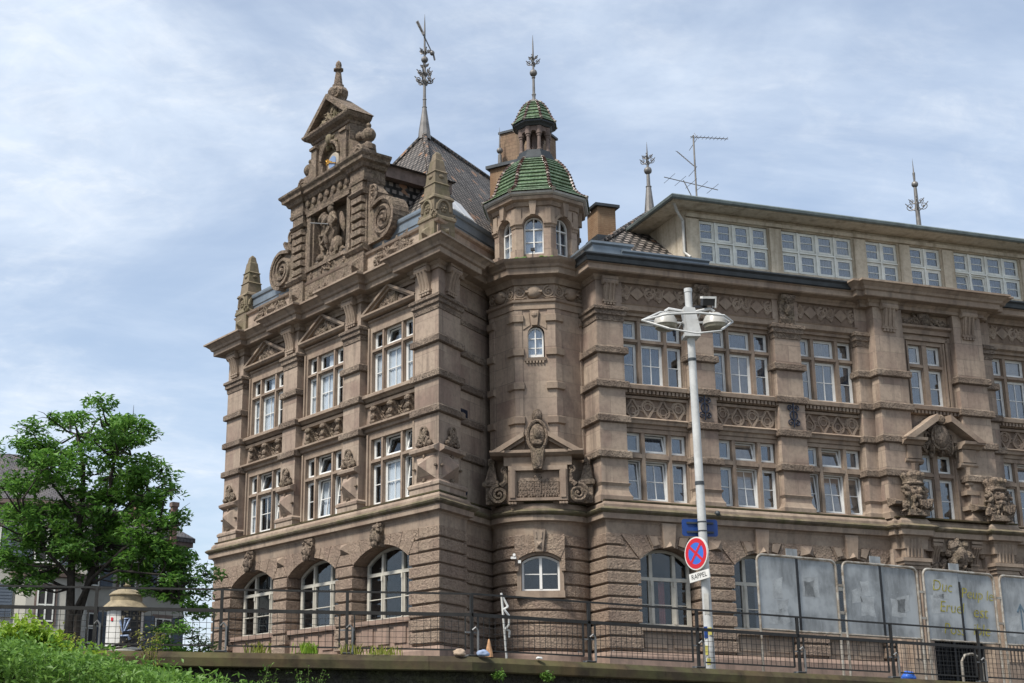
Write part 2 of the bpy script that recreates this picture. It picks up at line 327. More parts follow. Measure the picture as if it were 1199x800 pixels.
OFF = {}
SPLIT = {'moulding', 'band', 'sill', 'ledge', 'boss', 'rusticated_wall', 'plinth', 'string_course', 'console', 'keystone', 'cornice', 'frieze', 'curtain', 'crest', 'gutter', 'balustrade', 'wall', 'turret_wall', 'eave', 'dormer_wall', 'rear_wall', 'carving', 'arch', 'chimney_cap', 'obelisk', 'pilaster', 'pediment', 'eave_board', 'portal_wall', 'tie_plate', 'flashing', 'shutter', 'reflector', 'clamp', 'sticker', 'blue_marks', 'moss', 'portrait_medallion', 'frieze_panel', 'paper_residue', 'strap'}
class MB:
    def __init__(s): s.v = []; s.f = []; s.mi = []; s.cur = 0; s.pr = []
    def add(s, vs, fs):
        s.pr.append((len(s.v), len(s.v) + len(vs), len(s.f), len(s.f) + len(fs)))
        b = len(s.v); s.v += [tuple(v) for v in vs]
        for f in fs: s.f.append(tuple(b + i for i in f)); s.mi.append(s.cur)
    def box(s, F, u0, u1, n0, n1, z0, z1):
        vs = [F(u, n, z) for z in (z0, z1) for n in (n0, n1) for u in (u0, u1)]
        s.add(vs, [(0, 1, 3, 2), (4, 6, 7, 5), (0, 4, 5, 1), (2, 3, 7, 6), (0, 2, 6, 4), (1, 5, 7, 3)])
    def prism(s, F, poly, n0, n1):
        k = len(poly)
        vs = [F(u, n0, z) for u, z in poly] + [F(u, n1, z) for u, z in poly]
        s.add(vs, [tuple(range(k)), tuple(range(2 * k - 1, k - 1, -1))] + [(i, (i + 1) % k, k + (i + 1) % k, k + i) for i in range(k)])
    def taper(s, F, poly, n0, poly1, n1):
        k = len(poly)
        vs = [F(u, n0, z) for u, z in poly] + [F(u, n1, z) for u, z in poly1]
        s.add(vs, [tuple(range(k)), tuple(range(2 * k - 1, k - 1, -1))] + [(i, (i + 1) % k, k + (i + 1) % k, k + i) for i in range(k)])
    def nprism(s, F, poly, u0, u1):
        """profile given as (n, z), extruded along u"""
        k = len(poly)
        vs = [F(u0, n, z) for n, z in poly] + [F(u1, n, z) for n, z in poly]
        s.add(vs, [tuple(range(k)), tuple(range(2 * k - 1, k - 1, -1))] + [(i, (i + 1) % k, k + (i + 1) % k, k + i) for i in range(k)])
    def hprism(s, poly, z0, z1):
        k = len(poly)
        vs = [(x, y, z0) for x, y in poly] + [(x, y, z1) for x, y in poly]
        s.add(vs, [tuple(range(k)), tuple(range(2 * k - 1, k - 1, -1))] + [(i, (i + 1) % k, k + (i + 1) % k, k + i) for i in range(k)])
    def sweep(s, path, prof, closed=False, caps=True):
        """profile (off, z) swept along a plan path, outside on the right-hand side, mitred at the corners"""
        P = [Vector(p) for p in path]; n = len(P); rings = []
        nor = []
        for i in range(n if closed else n - 1):
            d = (P[(i + 1) % n] - P[i]).normalized(); nor.append(Vector((d.y, -d.x)))
        for i in range(n):
            if closed: a, b = nor[i - 1], nor[i]
            else: a = nor[max(i - 1, 0)]; b = nor[min(i, n - 2)]
            q = 1 + a.dot(b); mvec = (a + b) / (q if q > 0.25 else 0.25)
            rings.append([(P[i].x + mvec.x * o, P[i].y + mvec.y * o, z) for o, z in prof])
        k = len(prof); vs = [v for r in rings for v in r]; fs = []
        for i in range(n if closed else n - 1):
            j = (i + 1) % n
            for a in range(k - 1): fs.append((i * k + a, j * k + a, j * k + a + 1, i * k + a + 1))
        if caps and not closed:
            fs.append(tuple(range(k))); fs.append(tuple(range((n - 1) * k + k - 1, (n - 1) * k - 1, -1)))
        s.add(vs, fs)
    def lathe(s, x, y, prof, seg=16, ph=0.0, squash=None):
        k = len(prof); vs = []; fs = []
        for i in range(seg):
            a = ph + 2 * pi * i / seg
            for r, z in prof: vs.append((x + r * cos(a), y + r * sin(a), z))
        for i in range(seg):
            j = (i + 1) % seg
            for a in range(k - 1): fs.append((i * k + a, j * k + a, j * k + a + 1, i * k + a + 1))
        fs.append(tuple(i * k for i in range(seg))); fs.append(tuple(i * k + k - 1 for i in range(seg - 1, -1, -1)))
        s.add(vs, fs)
    def tube(s, pts, r, seg=6, closed=False):
        P = [Vector(p) for p in pts]; n = len(P); rad = r if isinstance(r, (list, tuple)) else [r] * n
        vs = []; fs = []; prev = None
        for i in range(n):
            if closed: t = P[(i + 1) % n] - P[i - 1]
            else: t = P[min(i + 1, n - 1)] - P[max(i - 1, 0)]
            t.normalize()
            if prev is None:
                a = Vector((0, 0, 1)) if abs(t.z) < 0.9 else Vector((1, 0, 0)); x = t.cross(a).normalized()
            else:
                x = prev - t * prev.dot(t)
                x = x.normalized() if x.length > 1e-6 else t.orthogonal().normalized()
            y = t.cross(x); prev = x
            for k in range(seg):
                a = 2 * pi * k / seg; q = P[i] + (x * cos(a) + y * sin(a)) * rad[i]; vs.append(tuple(q))
        for i in range(n if closed else n - 1):
            j = (i + 1) % n
            for k in range(seg): fs.append((i * seg + k, i * seg + (k + 1) % seg, j * seg + (k + 1) % seg, j * seg + k))
        if not closed: fs.append(tuple(range(seg - 1, -1, -1))); fs.append(tuple(range((n - 1) * seg, n * seg)))
        s.add(vs, fs)
    def ell(s, F, u, n, z, ru, rn, rz, seg=10, rings=6, rot=0.0):
        vs = []; fs = []
        for i in range(rings + 1):
            ph = -pi / 2 + pi * i / rings
            for k in range(seg):
                a = 2 * pi * k / seg; du, dz = ru * cos(ph) * cos(a), rz * sin(ph)
                if rot: du, dz = du * cos(rot) - dz * sin(rot), du * sin(rot) + dz * cos(rot)
                vs.append(F(u + du, n + rn * cos(ph) * sin(a), z + dz))
        for i in range(rings):
            for k in range(seg): fs.append((i * seg + k, i * seg + (k + 1) % seg, (i + 1) * seg + (k + 1) % seg, (i + 1) * seg + k))
        s.add(vs, fs)
    def spiral(s, F, u, n, z, r, turns=2.0, hand=1, start=0.0, t=None, inner=0.18, seg=5):
        t = t or r * 0.16; k = int(14 * turns); pts = []; rr = []
        for i in range(k + 1):
            q = i / k; a = start + hand * 2 * pi * turns * q; rad = r * (1 - (1 - inner) * q)
            pts.append(F(u + rad * cos(a), n, z + rad * sin(a))); rr.append(t * (1 - 0.45 * q))
        s.tube(pts, rr, seg)
        s.ell(F, u, n, z, r * inner, t * 1.3, r * inner, 8, 5)
    def pieces(s):
        """separate standing pieces: shapes whose boxes touch belong together"""
        bx = []
        for a, b, c, d in s.pr:
            V = s.v[a:b]; bx.append([min(v[i] for v in V) - .015 for i in range(3)] + [max(v[i] for v in V) + .015 for i in range(3)])
        par = list(range(len(bx)))
        def find(i):
            while par[i] != i: par[i] = par[par[i]]; i = par[i]
            return i
        for i in range(len(bx)):
            for j in range(i):
                p, q = bx[i], bx[j]
                if all(p[k] <= q[k + 3] and q[k] <= p[k + 3] for k in range(3)): par[find(i)] = find(j)
        g = {}
        for i in range(len(bx)): g.setdefault(find(i), []).append(i)
        out = []
        for ids in g.values():
            m = MB()
            for i in ids:
                a, b, c, d = s.pr[i]; m.add(s.v[a:b], [tuple(k - a for k in f) for f in s.f[c:d]])
            out.append(m)
        return out
    def build(s, name, mats, parent=None, smooth=False, ang=26, uv=True):
        if name in SPLIT and parent is not None and len(s.pr) < 400:
            ps = s.pieces()
            if 1 < len(ps) <= 40:
                return [m._build(name, mats, parent, smooth, ang, uv) for m in ps][0]
        return s._build(name, mats, parent, smooth, ang, uv)
    def _build(s, name, mats, parent=None, smooth=False, ang=26, uv=True):
        me = bpy.data.meshes.new(name)
        off = Vector((0, 0, 0))
        if parent is not None: off = OFF.get(parent, Vector((0, 0, 0)))
        vs = [(a - off.x, b - off.y, c - off.z) for a, b, c in s.v]
        me.from_pydata(vs, [], s.f)
        if isinstance(mats, str): mats = [mats]
        for q in mats: me.materials.append(MATS[q])
        if len(mats) > 1: me.polygons.foreach_set('material_index', s.mi)
        bm = bmesh.new(); bm.from_mesh(me); bmesh.ops.recalc_face_normals(bm, faces=bm.faces); bm.to_mesh(me); bm.free()
        if uv:
            lay = me.uv_layers.new(name='UVMap'); data = [0.0] * (2 * len(me.loops))
            co = [v.co + off for v in me.vertices]
            for p in me.polygons:
                nn = p.normal
                if abs(nn.z) > 0.97: t = Vector((1, 0, 0)); b = Vector((0, 1, 0))
                else:
                    t = Vector((-nn.y, nn.x, 0)).normalized(); b = nn.cross(t)
                    if b.z < 0: b = -b
                for li in p.loop_indices:
                    c = co[me.loops[li].vertex_index]; data[2 * li] = c.dot(t); data[2 * li + 1] = c.dot(b)
            lay.data.foreach_set('uv', data)
        if smooth:
            me.polygons.foreach_set('use_smooth', [True] * len(me.polygons)); me.set_sharp_from_angle(angle=radians(ang))
        me.update()
        o = bpy.data.objects.new(name, me); COL.objects.link(o)
        if parent is not None: o.parent = parent; OFF[o] = off
        return o

def thing(name, label, cat, loc=(0, 0, 0), group=None):
    o = bpy.data.objects.new(name, None); COL.objects.link(o); o.location = loc; o.empty_display_size = 0.3
    OFF[o] = Vector(loc); o['label'] = label; o['category'] = cat
    if group: o['group'] = group
    return o
def tag(o, label, cat, group=None, kind=None):
    if label: o['label'] = label; o['category'] = cat
    if group: o['group'] = group
    if kind: o['kind'] = kind
    return o
def struct(o): o['kind'] = 'structure'; return o

def upath(F, u0, u1, nb, nf):
    """left-to-right U path round a projecting pier"""
    if F.right: return [F.xy(u0, nb), F.xy(u0, nf), F.xy(u1, nf), F.xy(u1, nb)]
    return [F.xy(u1, nb), F.xy(u1, nf), F.xy(u0, nf), F.xy(u0, nb)]
def spath(F, u0, u1, n):
    return [F.xy(u0, n), F.xy(u1, n)] if F.right else [F.xy(u1, n), F.xy(u0, n)]
def rect(u0, u1, z0, z1): return [(u0, z0), (u1, z0), (u1, z1), (u0, z1)]

# ------------------------------------------------------------------ wall frames of the building
A = Fr((2.814, 47.0), -33.06, False)          # gabled front, u grows to the left
S = Fr((2.814, 47.0), 34.34, True)            # short side behind its corner
W = Fr((8.502, 48.070), 74.62, True)          # long wing
TC = (6.75, 50.40)                            # axis of the corner turret
TF = Fr((TC[0] - .2130 * 1.737, TC[1] - .9770 * 1.737), 102.3, True)   # its front facet
def octo(r, k0=0):
    """octagon vertices, circumradius r, in the sense that keeps the outside on the right"""
    pts = []
    for k in range(8):
        a = radians(192.3 - 22.5 + 45 * (k + 1)); pts.append((TC[0] + r * sin(a), TC[1] + r * cos(a)))
    return pts[::-1]
def oface(k, r):
    """frame of facet k (0 = front, 1 = next to the right), apothem from circumradius r"""
    yaw = 102.3 - 45 * k; ap = r * cos(pi / 8); ny = radians(yaw + 90)
    return Fr((TC[0] + sin(ny) * ap, TC[1] + cos(ny) * ap), yaw, True)

Z_STREET = 1.70; Z_QUAY = -1.65
BANDS = (10.07, 11.34, 12.59, 13.84)
building = thing('stone_building', 'ornate brown sandstone building with a stepped gable and green domed corner turret', 'building', (2.814, 47.0, Z_STREET))

# ------------------------------------------------------------------ windows
def cells_window(F, uc, lights, zs, n, tilt=(), bars=True, glass_m='window_glass', cur=None, curtains=(), frame_m='white_paint',
                 mull='sandstone_trim', name='window', surround=0.0, label=None, post=0.0, nmull=None):
    """mullioned window: lights = [(u0,u1)] about uc, zs = [(z0,z1)] rows from the bottom"""
    mb = MB()
    ua, ub = uc + lights[0][0], uc + lights[-1][1]; za, zb = zs[0][0], zs[-1][1]
    nm = n + 0.16 if nmull is None else nmull
    for (a, b), (c, d) in zip(lights[:-1], lights[1:]):
        u0, u1 = uc + b, uc + c; w = u1 - u0
        mb.nprism(F, [(n - .12, za), (nm, za), (nm, zb), (n - .12, zb)], u0 + w * .12, u1 - w * .12)
        mb.box(F, u0, u1, n - .12, nm - .06, za, zb)
    for (a, b), (c, d) in zip(zs[:-1], zs[1:]):
        for l0, l1 in lights: mb.box(F, uc + l0, uc + l1, n - .12, nm - .055, b, c); mb.box(F, uc + l0 - .01, uc + l1 + .01, n - .1, nm + .02, b + (c - b) * .25, c - (c - b) * .25)
    if surround:
        sw = surround
        mb.box(F, ua - sw, ua, n - .14, nm + .02, za, zb); mb.box(F, ub, ub + sw, n - .14, nm + .02, za, zb)
        mb.box(F, ua - sw, ub + sw, n - .14, nm + .02, zb, zb + sw)
        mb.box(F, ua - sw, ua - sw * .55, n - .1, nm + .09, za, zb + sw); mb.box(F, ub + sw * .55, ub + sw, n - .1, nm + .09, za, zb + sw)
    root = mb.build(name, mull, building)
    if label: root['label'] = label
    fm = MB(); gm = MB()
    f = 0.055
    for li, (l0, l1) in enumerate(lights):
        for ri, (z0, z1) in enumerate(zs):
            u0, u1 = uc + l0, uc + l1
            for a in (u0, u1 - .03): fm.box(F, a, a + .03, n - .08, n + .02, z0, z1)
            for a in (z0, z1 - .03): fm.box(F, u0 + .03, u1 - .03, n - .08, n + .02, a, a + .03)
            G = F
            if (li, ri) in tilt: G = Tilt(F, z0 + .03, n - .05, radians(6 if ri == 0 else 13))
            x0, x1, y0, y1 = u0 + .034, u1 - .034, z0 + .034, z1 - .034
            for a in (x0, x1 - f): fm.box(G, a, a + f, n - .05, n + .005, y0, y1)
            for a in (y0, y1 - f): fm.box(G, x0 + f, x1 - f, n - .05, n + .005, a, a + f)
            gm.box(G, x0 + f, x1 - f, n - .03, n - .022, y0 + f, y1 - f)
            if bars and ri == 0:
                zm = y0 + (y1 - y0) * .5
                fm.box(G, x0 + f, x1 - f, n - .042, n - .004, zm - .014, zm + .014)
                if l1 - l0 > .7:
                    um = (x0 + x1) / 2; fm.box(G, um - .014, um + .014, n - .042, n - .004, y0 + f, zm - .016); fm.box(G, um - .014, um + .014, n - .042, n - .004, zm + .016, y1 - f)
            if bars == 'all' and ri == 1:
                zm = y0 + (y1 - y0) * .5; fm.box(G, x0 + f, x1 - f, n - .042, n - .004, zm - .014, zm + .014)
    fm.build('frame', frame_m, root); gm.build('pane', glass_m, root)
    drape(F, uc, lights, zs, n, cur, curtains, root, tilt)
    return root

def drape(F, uc, lights, zs, n, cur, curtains, root, tilt=()):
    """hanging curtains a hand behind the panes: (light, row, from, to) as fractions of the light"""
    if not cur: return
    cm = MB()
    for (li, ri, f0, f1) in curtains:
        deep = (li, ri) in tilt
        l0, l1 = lights[li]; z0, z1 = zs[ri]; u0 = uc + l0 + (l1 - l0) * f0; u1 = uc + l0 + (l1 - l0) * f1
        k = max(3, int((u1 - u0) / .035)); pts = []
        for i in range(k + 1):
            u = u0 + (u1 - u0) * i / k; pts.append((u, n - (.20 if deep else .075) + .016 * sin(u * 52 + li) + .008 * sin(u * 23)))
        vs = [F(u, q, z) for z in (z0 - .02, z1 + .02) for u, q in pts] + [F(u, q - .004, z) for z in (z0 - .02, z1 + .02) for u, q in pts]
        kk = k + 1; fs = []
        for i in range(k):
            fs += [(i, i + 1, kk + i + 1, kk + i), (2 * kk + i, 3 * kk + i, 3 * kk + i + 1, 2 * kk + i + 1)]
        cm.add(vs, fs)
    cm.build('curtain', cur, root, smooth=True, ang=80)

def arc(uc, zc, R, a0, a1, k):
    return [(uc + R * sin(a0 + (a1 - a0) * i / k), zc + R * cos(a0 + (a1 - a0) * i / k)) for i in range(k + 1)]

def arch_window(F, uc, a, zsill, zs, h, n, mull, tz, frame_m='white_paint', glass_m='window_glass', midbars=(), cur=None, curtains=(), name='window', fw=.1, tilt=None, mw=.06):
    """casement under a segmental arch: half width a, springing zs, rise h"""
    R = (a * a + h * h) / (2 * h); zc = zs + h - R; th = asin(min(a / R, 1.0))
    top = arc(uc, zc, R, -th, th, 12); b = a - fw; R2 = R - fw; th2 = asin(min(b / R2, 1.0))
    inn = arc(uc, zc, R2, -th2, th2, 12)
    fm = MB()
    for i in range(12):
        fm.prism(F, [top[i], top[i + 1], inn[i + 1], inn[i]], n - .08, n + .03)
    fm.prism(F, [(uc - a, zsill), (uc - b, zsill), (uc - b, inn[0][1]), (uc - a, top[0][1])], n - .08, n + .03)
    fm.prism(F, [(uc + b, zsill), (uc + a, zsill), (uc + a, top[-1][1]), (uc + b, inn[-1][1])], n - .08, n + .03)
    fm.box(F, uc - b, uc + b, n - .08, n + .035, zsill, zsill + .09)
    zat = lambda u: zc + sqrt(max(R2 * R2 - (u - uc) ** 2, 0))
    for m0 in mull:
        fm.box(F, uc + m0 - mw, uc + m0 + mw, n - .07, n + .05, zsill + .09, min(zat(uc + m0 - mw), zat(uc + m0 + mw)) + .01)
        if mw > .05: fm.box(F, uc + m0 - .025, uc + m0 + .025, n + .04, n + .075, zsill + .09, tz - .05)
        if tz < zs + h and mw > .05: fm.box(F, uc + m0 - .045, uc + m0 + .045, n + .04, n + .095, tz - .24, tz - .06)
    if tz < zs + h: fm.box(F, uc - b, uc + b, n - .065, n + .045, tz - mw, tz + mw)
    edges = [-b] + list(mull) + [b]
    for e0, e1 in zip(edges[:-1], edges[1:]):
        for mz in midbars: fm.box(F, uc + e0 + mw - .01, uc + e1 - mw + .01, n - .03, n + .02, mz - .015, mz + .015)
        x0, x1 = uc + e0 + (.06 if e0 != -b else 0), uc + e1 - (.06 if e1 != b else 0)
        zt = min(tz - .06, zs)
        for q in (x0, x1 - .045) if mw > .05 else (): fm.box(F, q, q + .045, n - .05, n + .028, zsill + .09, zt)
    root = fm.build(name, frame_m, building)
    gm = MB(); gm.prism(F, [(uc - b, zsill + .05), (uc + b, zsill + .05)] + inn[::-1], n - .034, n - .026); gm.build('pane', glass_m, root)
    drape(F, uc, list(zip(edges[:-1], edges[1:])), [(zsill, tz), (tz, zs + h * .5)], n, cur, curtains, root)
    return root

# ------------------------------------------------------------------ ornament
def carve(mb, F, u, n, z, w, h, d, k, seed):
    r = random.Random(seed)
    for i in range(k):
        a = r.uniform(0, 2 * pi); q = sqrt(r.random())
        s = r.uniform(.10, .24)
        mb.ell(F, u + q * w * .5 * cos(a), n + r.uniform(-.2, .35) * d, z + q * h * .5 * sin(a), w * s * r.uniform(.6, 1.4), d * r.uniform(.35, .75), h * s * r.uniform(.6, 1.4), 7, 5, r.uniform(0, 3))
def rosette(mb, F, u, n, z, r, d):
    for k in range(6): mb.ell(F, u + r * .62 * cos(k * pi / 3), n, z + r * .62 * sin(k * pi / 3), r * .4, d, r * .4, 7, 4)
    mb.ell(F, u, n + d * .4, z, r * .33, d, r * .33, 7, 5)
def scroll_frieze(mb, F, u0, u1, z0, z1, n, cell=None):
    h = z1 - z0; k = max(1, round((u1 - u0) / (h * 2.1))); w = (u1 - u0) / k; zm = (z0 + z1) / 2
    for i in range(k):
        c = u0 + w * (i + .5)
        mb.prism(F, [(c - h * .42, zm), (c, zm - h * .36), (c + h * .42, zm), (c, zm + h * .36)], n - .03, n + .05)
        for sg in (-1, 1):
            mb.spiral(F, c + sg * (h * .42 + h * .30), n + .01, zm + .02, h * .32, 1.6, sg, pi / 2, h * .10)
            mb.spiral(F, c + sg * (w * .5 - h * .22), n, zm - .01, h * .28, 1.4, -sg, -pi / 2, h * .095)
            pts = [F(c + sg * (h * .3 + (w * .5 - h * .3) * t), n + .01, zm + h * .36 * cos(t * pi * 2.0)) for t in [q / 12 for q in range(13)]]
            mb.tube(pts, h * .07, 5)
def console(mb, F, uc, w, z0, z1, n0, d):
    """scroll bracket with a roll at the head, flutes and a drip at the foot"""
    h = z1 - z0; p = []
    for i in range(9):
        t = i / 8; p.append((n0 + d * (.30 + .62 * t ** 1.6), z0 + h * (.12 + .62 * t)))
    mb.nprism(F, [(n0 - .05, z0 + h * .12)] + p + [(n0 - .05, z0 + h * .74)], uc - w * .42, uc + w * .42)
    for q in (-.28, 0, .28):
        pts = [F(uc + q * w, a + .012, b) for a, b in p]; mb.tube(pts, w * .075, 5)
    mb.tube([F(uc - w * .54, n0 + d * .68, z0 + h * .80), F(uc + w * .54, n0 + d * .68, z0 + h * .80)], h * .115, 10)
    mb.ell(F, uc - w * .54, n0 + d * .68, z0 + h * .80, w * .07, h * .13, h * .13, 8, 5); mb.ell(F, uc + w * .54, n0 + d * .68, z0 + h * .80, w * .07, h * .13, h * .13, 8, 5)
    mb.box(F, uc - w * .60, uc + w * .60, n0 - .05, n0 + d, z0 + h * .90, z1)
    mb.box(F, uc - w * .5, uc + w * .5, n0 - .05, n0 + d * .42, z0 + h * .05, z0 + h * .13)
    for q in (-.33, -.11, .11, .33): mb.box(F, uc + (q - .08) * w, uc + (q + .08) * w, n0 - .03, n0 + d * .36, z0 - h * .04, z0 + h * .05)
BANDP = lambda z: [(-.06, z), (.08, z + .02), (.125, z + .05), (.125, z + .25), (.08, z + .29), (-.06, z + .31)]
CAPP = [(-.06, 15.06), (.03, 15.08), (.05, 15.26), (.11, 15.30), (.11, 15.44), (.17, 15.48), (.17, 15.58), (.05, 15.66), (-.06, 15.68)]
def dentils(mb, F, u0, u1, z0, z1, n0, n1, step=.14):
    k = int((u1 - u0) / step)
    for i in range(k):
        c = u0 + (u1 - u0) * (i + .5) / k; mb.box(F, c - step * .3, c + step * .3, n0, n1, z0, z1)
ZR = [3.54 + .435 * k for k in range(10)]
def rust_prof(k0, k1, d=.085):
    p = [(-.3, ZR[k0])]
    for k in range(k0, k1):
        z = ZR[k]; p += [(-d, z), (-d, z + .05), (-.02, z + .06), (0, z + .085), (0, z + .40), (-.02, z + .425)]
    return p + [(-d, ZR[k1] - .008), (-.3, ZR[k1] - .008)]

def voussoirs(F, uc, half, a, zs, h, n, cuts, name='arch'):
    """segmental arch of rusticated wedges with level courses running up to it"""
    R = (a * a + h * h) / (2 * h); zc = zs + h - R; th = asin(a / R); zt = ZR[9] - .01
    mb = MB()
    sof = arc(uc, zc, R, -th, th, 14)
    mb.prism(F, [(uc - half, zs), (uc - a, zs)] + sof[1:-1] + [(uc + a, zs), (uc + half, zs), (uc + half, zt), (uc - half, zt)], n - .62, n - .06)
    g = .012
    angs = [-th] + cuts + [th]
    for i in range(len(angs) - 1):
        a0, a1 = angs[i] + g / R, angs[i + 1] - g / R
        if i == (len(angs) - 2) / 2: continue
        lo = arc(uc, zc, R, a0, a1, 3)
        hi = [(uc + (zt - zc) * tan(a1), zt), (uc + (zt - zc) * tan(a0), zt)]
        hi = [(max(min(u, uc + half - .01), uc - half + .01), z) for u, z in hi]
        mb.prism(F, lo + hi, n - .1, n - .004)
    for sg in (-1, 1):
        for k in (7, 8):
            z0, z1 = ZR[k] + .05, ZR[k + 1] - .01
            l0, l1 = (z0 - zc) * tan(th) + .02, (z1 - zc) * tan(th) + .02
            if l0 > half - .03: continue
            l1 = min(l1, half - .005)
            mb.prism(F, [(uc + sg * half, z0), (uc + sg * l0, z0), (uc + sg * l1, z1), (uc + sg * half, z1)], n - .1, n)
    mb.build(name, 'sandstone_rough', building)
    return zc, R

# ================================================================== setting
mb = MB(); mb.add([(-600, -400, Z_QUAY), (600, -400, Z_QUAY), (600, 900, Z_QUAY), (-600, 900, Z_QUAY)], [(0, 1, 2, 3)])
struct(mb.build('quay_ground', 'quay_ground', uv=False))
RL = [(-60.0, 25.12), (2.05, 25.12), (13.38, 30.45), (70.0, 57.1)]          # line of the quay wall
mb = MB(); mb.hprism([(-60, 25.40), (2.0, 25.40), (13.2, 30.72), (70, 57.4), (400, 300), (400, 800), (-400, 800), (-400, 25.4)], Z_QUAY + .01, Z_STREET)
struct(mb.build('street', 'street_asphalt', uv=False))

# ================================================================== the building: ground storey
GA, GW, GT = .20, .20, .06
# --- gabled front: rusticated piers, arches, plinth
for i, (u0, u1) in enumerate([(4.95, 6.06), (9.56, 10.6)]):
    mb = MB(); mb.sweep(upath(A, u0, u1, -.5, GA), rust_prof(0, 7)); mb.build('rusticated_pier', 'sandstone_rough', building)
def corner_pt(na, ns):
    """plan point where the front face at na meets the side face at ns"""
    o1 = A.o + A.n * na; o2 = S.o + S.n * ns
    M = Matrix(((A.d.x, -S.d.x), (A.d.y, -S.d.y))); t = M.inverted() @ (o2 - o1)
    q = o1 + A.d * t.x; return (q.x, q.y)
CP = corner_pt
LEFT_END = 15.45
mb = MB(); mb.sweep([A.xy(1.42, -.5), A.xy(1.42, GA), CP(GA, GA), S.xy(1.55, GA), S.xy(1.55, -.4)], rust_prof(0, 7)); mb.build('rusticated_pier', 'sandstone_rough', building)
mb = MB(); mb.sweep([A.xy(LEFT_END + .25, -9), A.xy(LEFT_END + .25, GA), A.xy(14.12, GA), A.xy(14.12, -.5)], rust_prof(0, 7)); mb.build('rusticated_pier', 'sandstone_rough', building)
# course zone above the piers at the two ends
mb = MB(); mb.sweep([A.xy(.86, GA), CP(GA, GA), S.xy(1.55, GA), S.xy(1.55, -.4)], rust_prof(7, 9))
mb.sweep([A.xy(LEFT_END + .25, -9), A.xy(LEFT_END + .25, GA), A.xy(14.62, GA)], rust_prof(7, 9)); mb.build('rusticated_wall', 'sandstone_rough', building)
mb = MB(); mb.sweep(spath(S, 1.3, 4.4, -.12), rust_prof(0, 9)); mb.build('rusticated_wall', 'sandstone_rough', building)
BAYA = (3.19, 7.81, 12.36)
for bi, uc in enumerate(BAYA):
    half = 2.31 if bi != 2 else 2.26
    zc, R = voussoirs(A, uc, half, 1.72, ZR[7], .55, GA, [-.40, -.20, -.075, .075, .20, .40])
    # keystone with a carved head
    mb = MB(); z0 = zc + R - .10
    mb.taper(A, [(uc - .20, z0), (uc + .20, z0), (uc + .30, 7.86), (uc - .30, 7.86)], GA - .1, [(uc - .17, z0 + .03), (uc + .17, z0 + .03), (uc + .27, 7.86), (uc - .27, 7.86)], GA + .14)
    mb.ell(A, uc, GA + .2, 7.38, .19, .19, .25, 12, 8); mb.ell(A, uc, GA + .38, 7.34, .05, .07, .08, 6, 5); mb.ell(A, uc, GA + .24, 7.16, .15, .13, .16, 8, 6)
    for q in (-1, 1):
        mb.spiral(A, uc + q * .24, GA + .16, 7.62, .16, 1.4, q, pi / 2, .035); mb.ell(A, uc + q * .2, GA + .2, 7.36, .07, .1, .18, 7, 5); mb.ell(A, uc + q * .075, GA + .36, 7.44, .035, .03, .025, 6, 4)
    carve(mb, A, uc, GA + .17, 7.68, .5, .28, .16, 14, bi + 3)
    mb.build('keystone', 'sandstone_weathered', building, smooth=True)
    root = arch_window(A, uc, 1.62, 4.58, 6.6, .52, -.40, (-.62, .62), 6.22, midbars=(5.35,), frame_m='cream_timber', cur='curtain_white' if bi == 0 else None, curtains=[(0, 0, 0, .35)])
    # apron below the sill
    mb = MB(); mb.box(A, uc - 1.77, uc + 1.77, -.45, -.02, 3.54, 4.40); mb.box(A, uc - 1.76, uc + 1.76, -.45, .13, 4.40, 4.56)
    for q in (-1.0, 0, 1.0): mb.box(A, uc + q - .36, uc + q + .36, -.02, .03, 3.72, 4.28)
    mb.build('sill', 'plinth_stone', building)
mb = MB(); P_ = [A.xy(LEFT_END + .3, -9), A.xy(LEFT_END + .3, GA + .05), CP(GA + .05, GA + .05), S.xy(1.6, GA + .05), S.xy(1.6, -.07), S.xy(4.4, -.07)]
mb.sweep(P_, [(-.6, 1.5), (.08, 1.5), (.08, 3.36), (0, 3.50), (-.6, 3.53)]); mb.build('plinth', 'plinth_stone', building)
# small faceted bosses between the arches
mb = MB()
for uc in (5.5, 10.08):
    mb.taper(A, rect(uc - .26, uc + .26, 7.05, 7.42), GA - .02, rect(uc - .03, uc + .03, 7.2, 7.26), GA + .16)
mb.build('boss', 'sandstone_trim', building)

# --- turret ground storey: a drum with one small window
def drum(r, a0, a1, k):
    """arc about the turret axis; angles are degrees from the front normal, positive to the right"""
    pts = []
    for i in range(k + 1):
        b = radians(192.3 - (a0 + (a1 - a0) * i / k)); pts.append((TC[0] + r * sin(b), TC[1] + r * cos(b)))
    return pts
WINA = 24.5
for a0, a1, k in ((-120, -WINA, 12), (WINA, 110, 12)):
    mb = MB(); mb.sweep(drum(1.84, a0, a1, k), rust_prof(0, 9)); mb.build('rusticated_wall', 'sandstone_rough', building)
mb = MB(); mb.sweep(drum(1.84, -WINA - .2, WINA + .2, 8), [(-.3, ZR[0])] + rust_prof(0, 4)[1:-1] + [(-.055, 5.28), (-.3, 5.28)]); mb.build('rusticated_wall', 'sandstone_rough', building)
mb = MB(); mb.sweep(drum(1.92, -120, 110, 20), [(-.6, 1.5), (.06, 1.5), (.06, 3.36), (0, 3.5), (-.6, 3.53)]); mb.build('plinth', 'plinth_stone', building)
TG = Fr(TF.xy(0.02, 0), 102.3, True)
mb = MB()
R0 = (.66 ** 2 + .22 ** 2) / (2 * .22); zc0 = 6.55 + .22 - R0; t0 = asin(.66 / R0); sof = arc(0, zc0, R0, -t0, t0, 10)
mb.prism(TG, [(-.80, 5.5), (-.66, 5.5)] + sof + [(.66, 5.5), (.80, 5.5), (.80, ZR[9]), (-.80, ZR[9])], -.35, -.02)
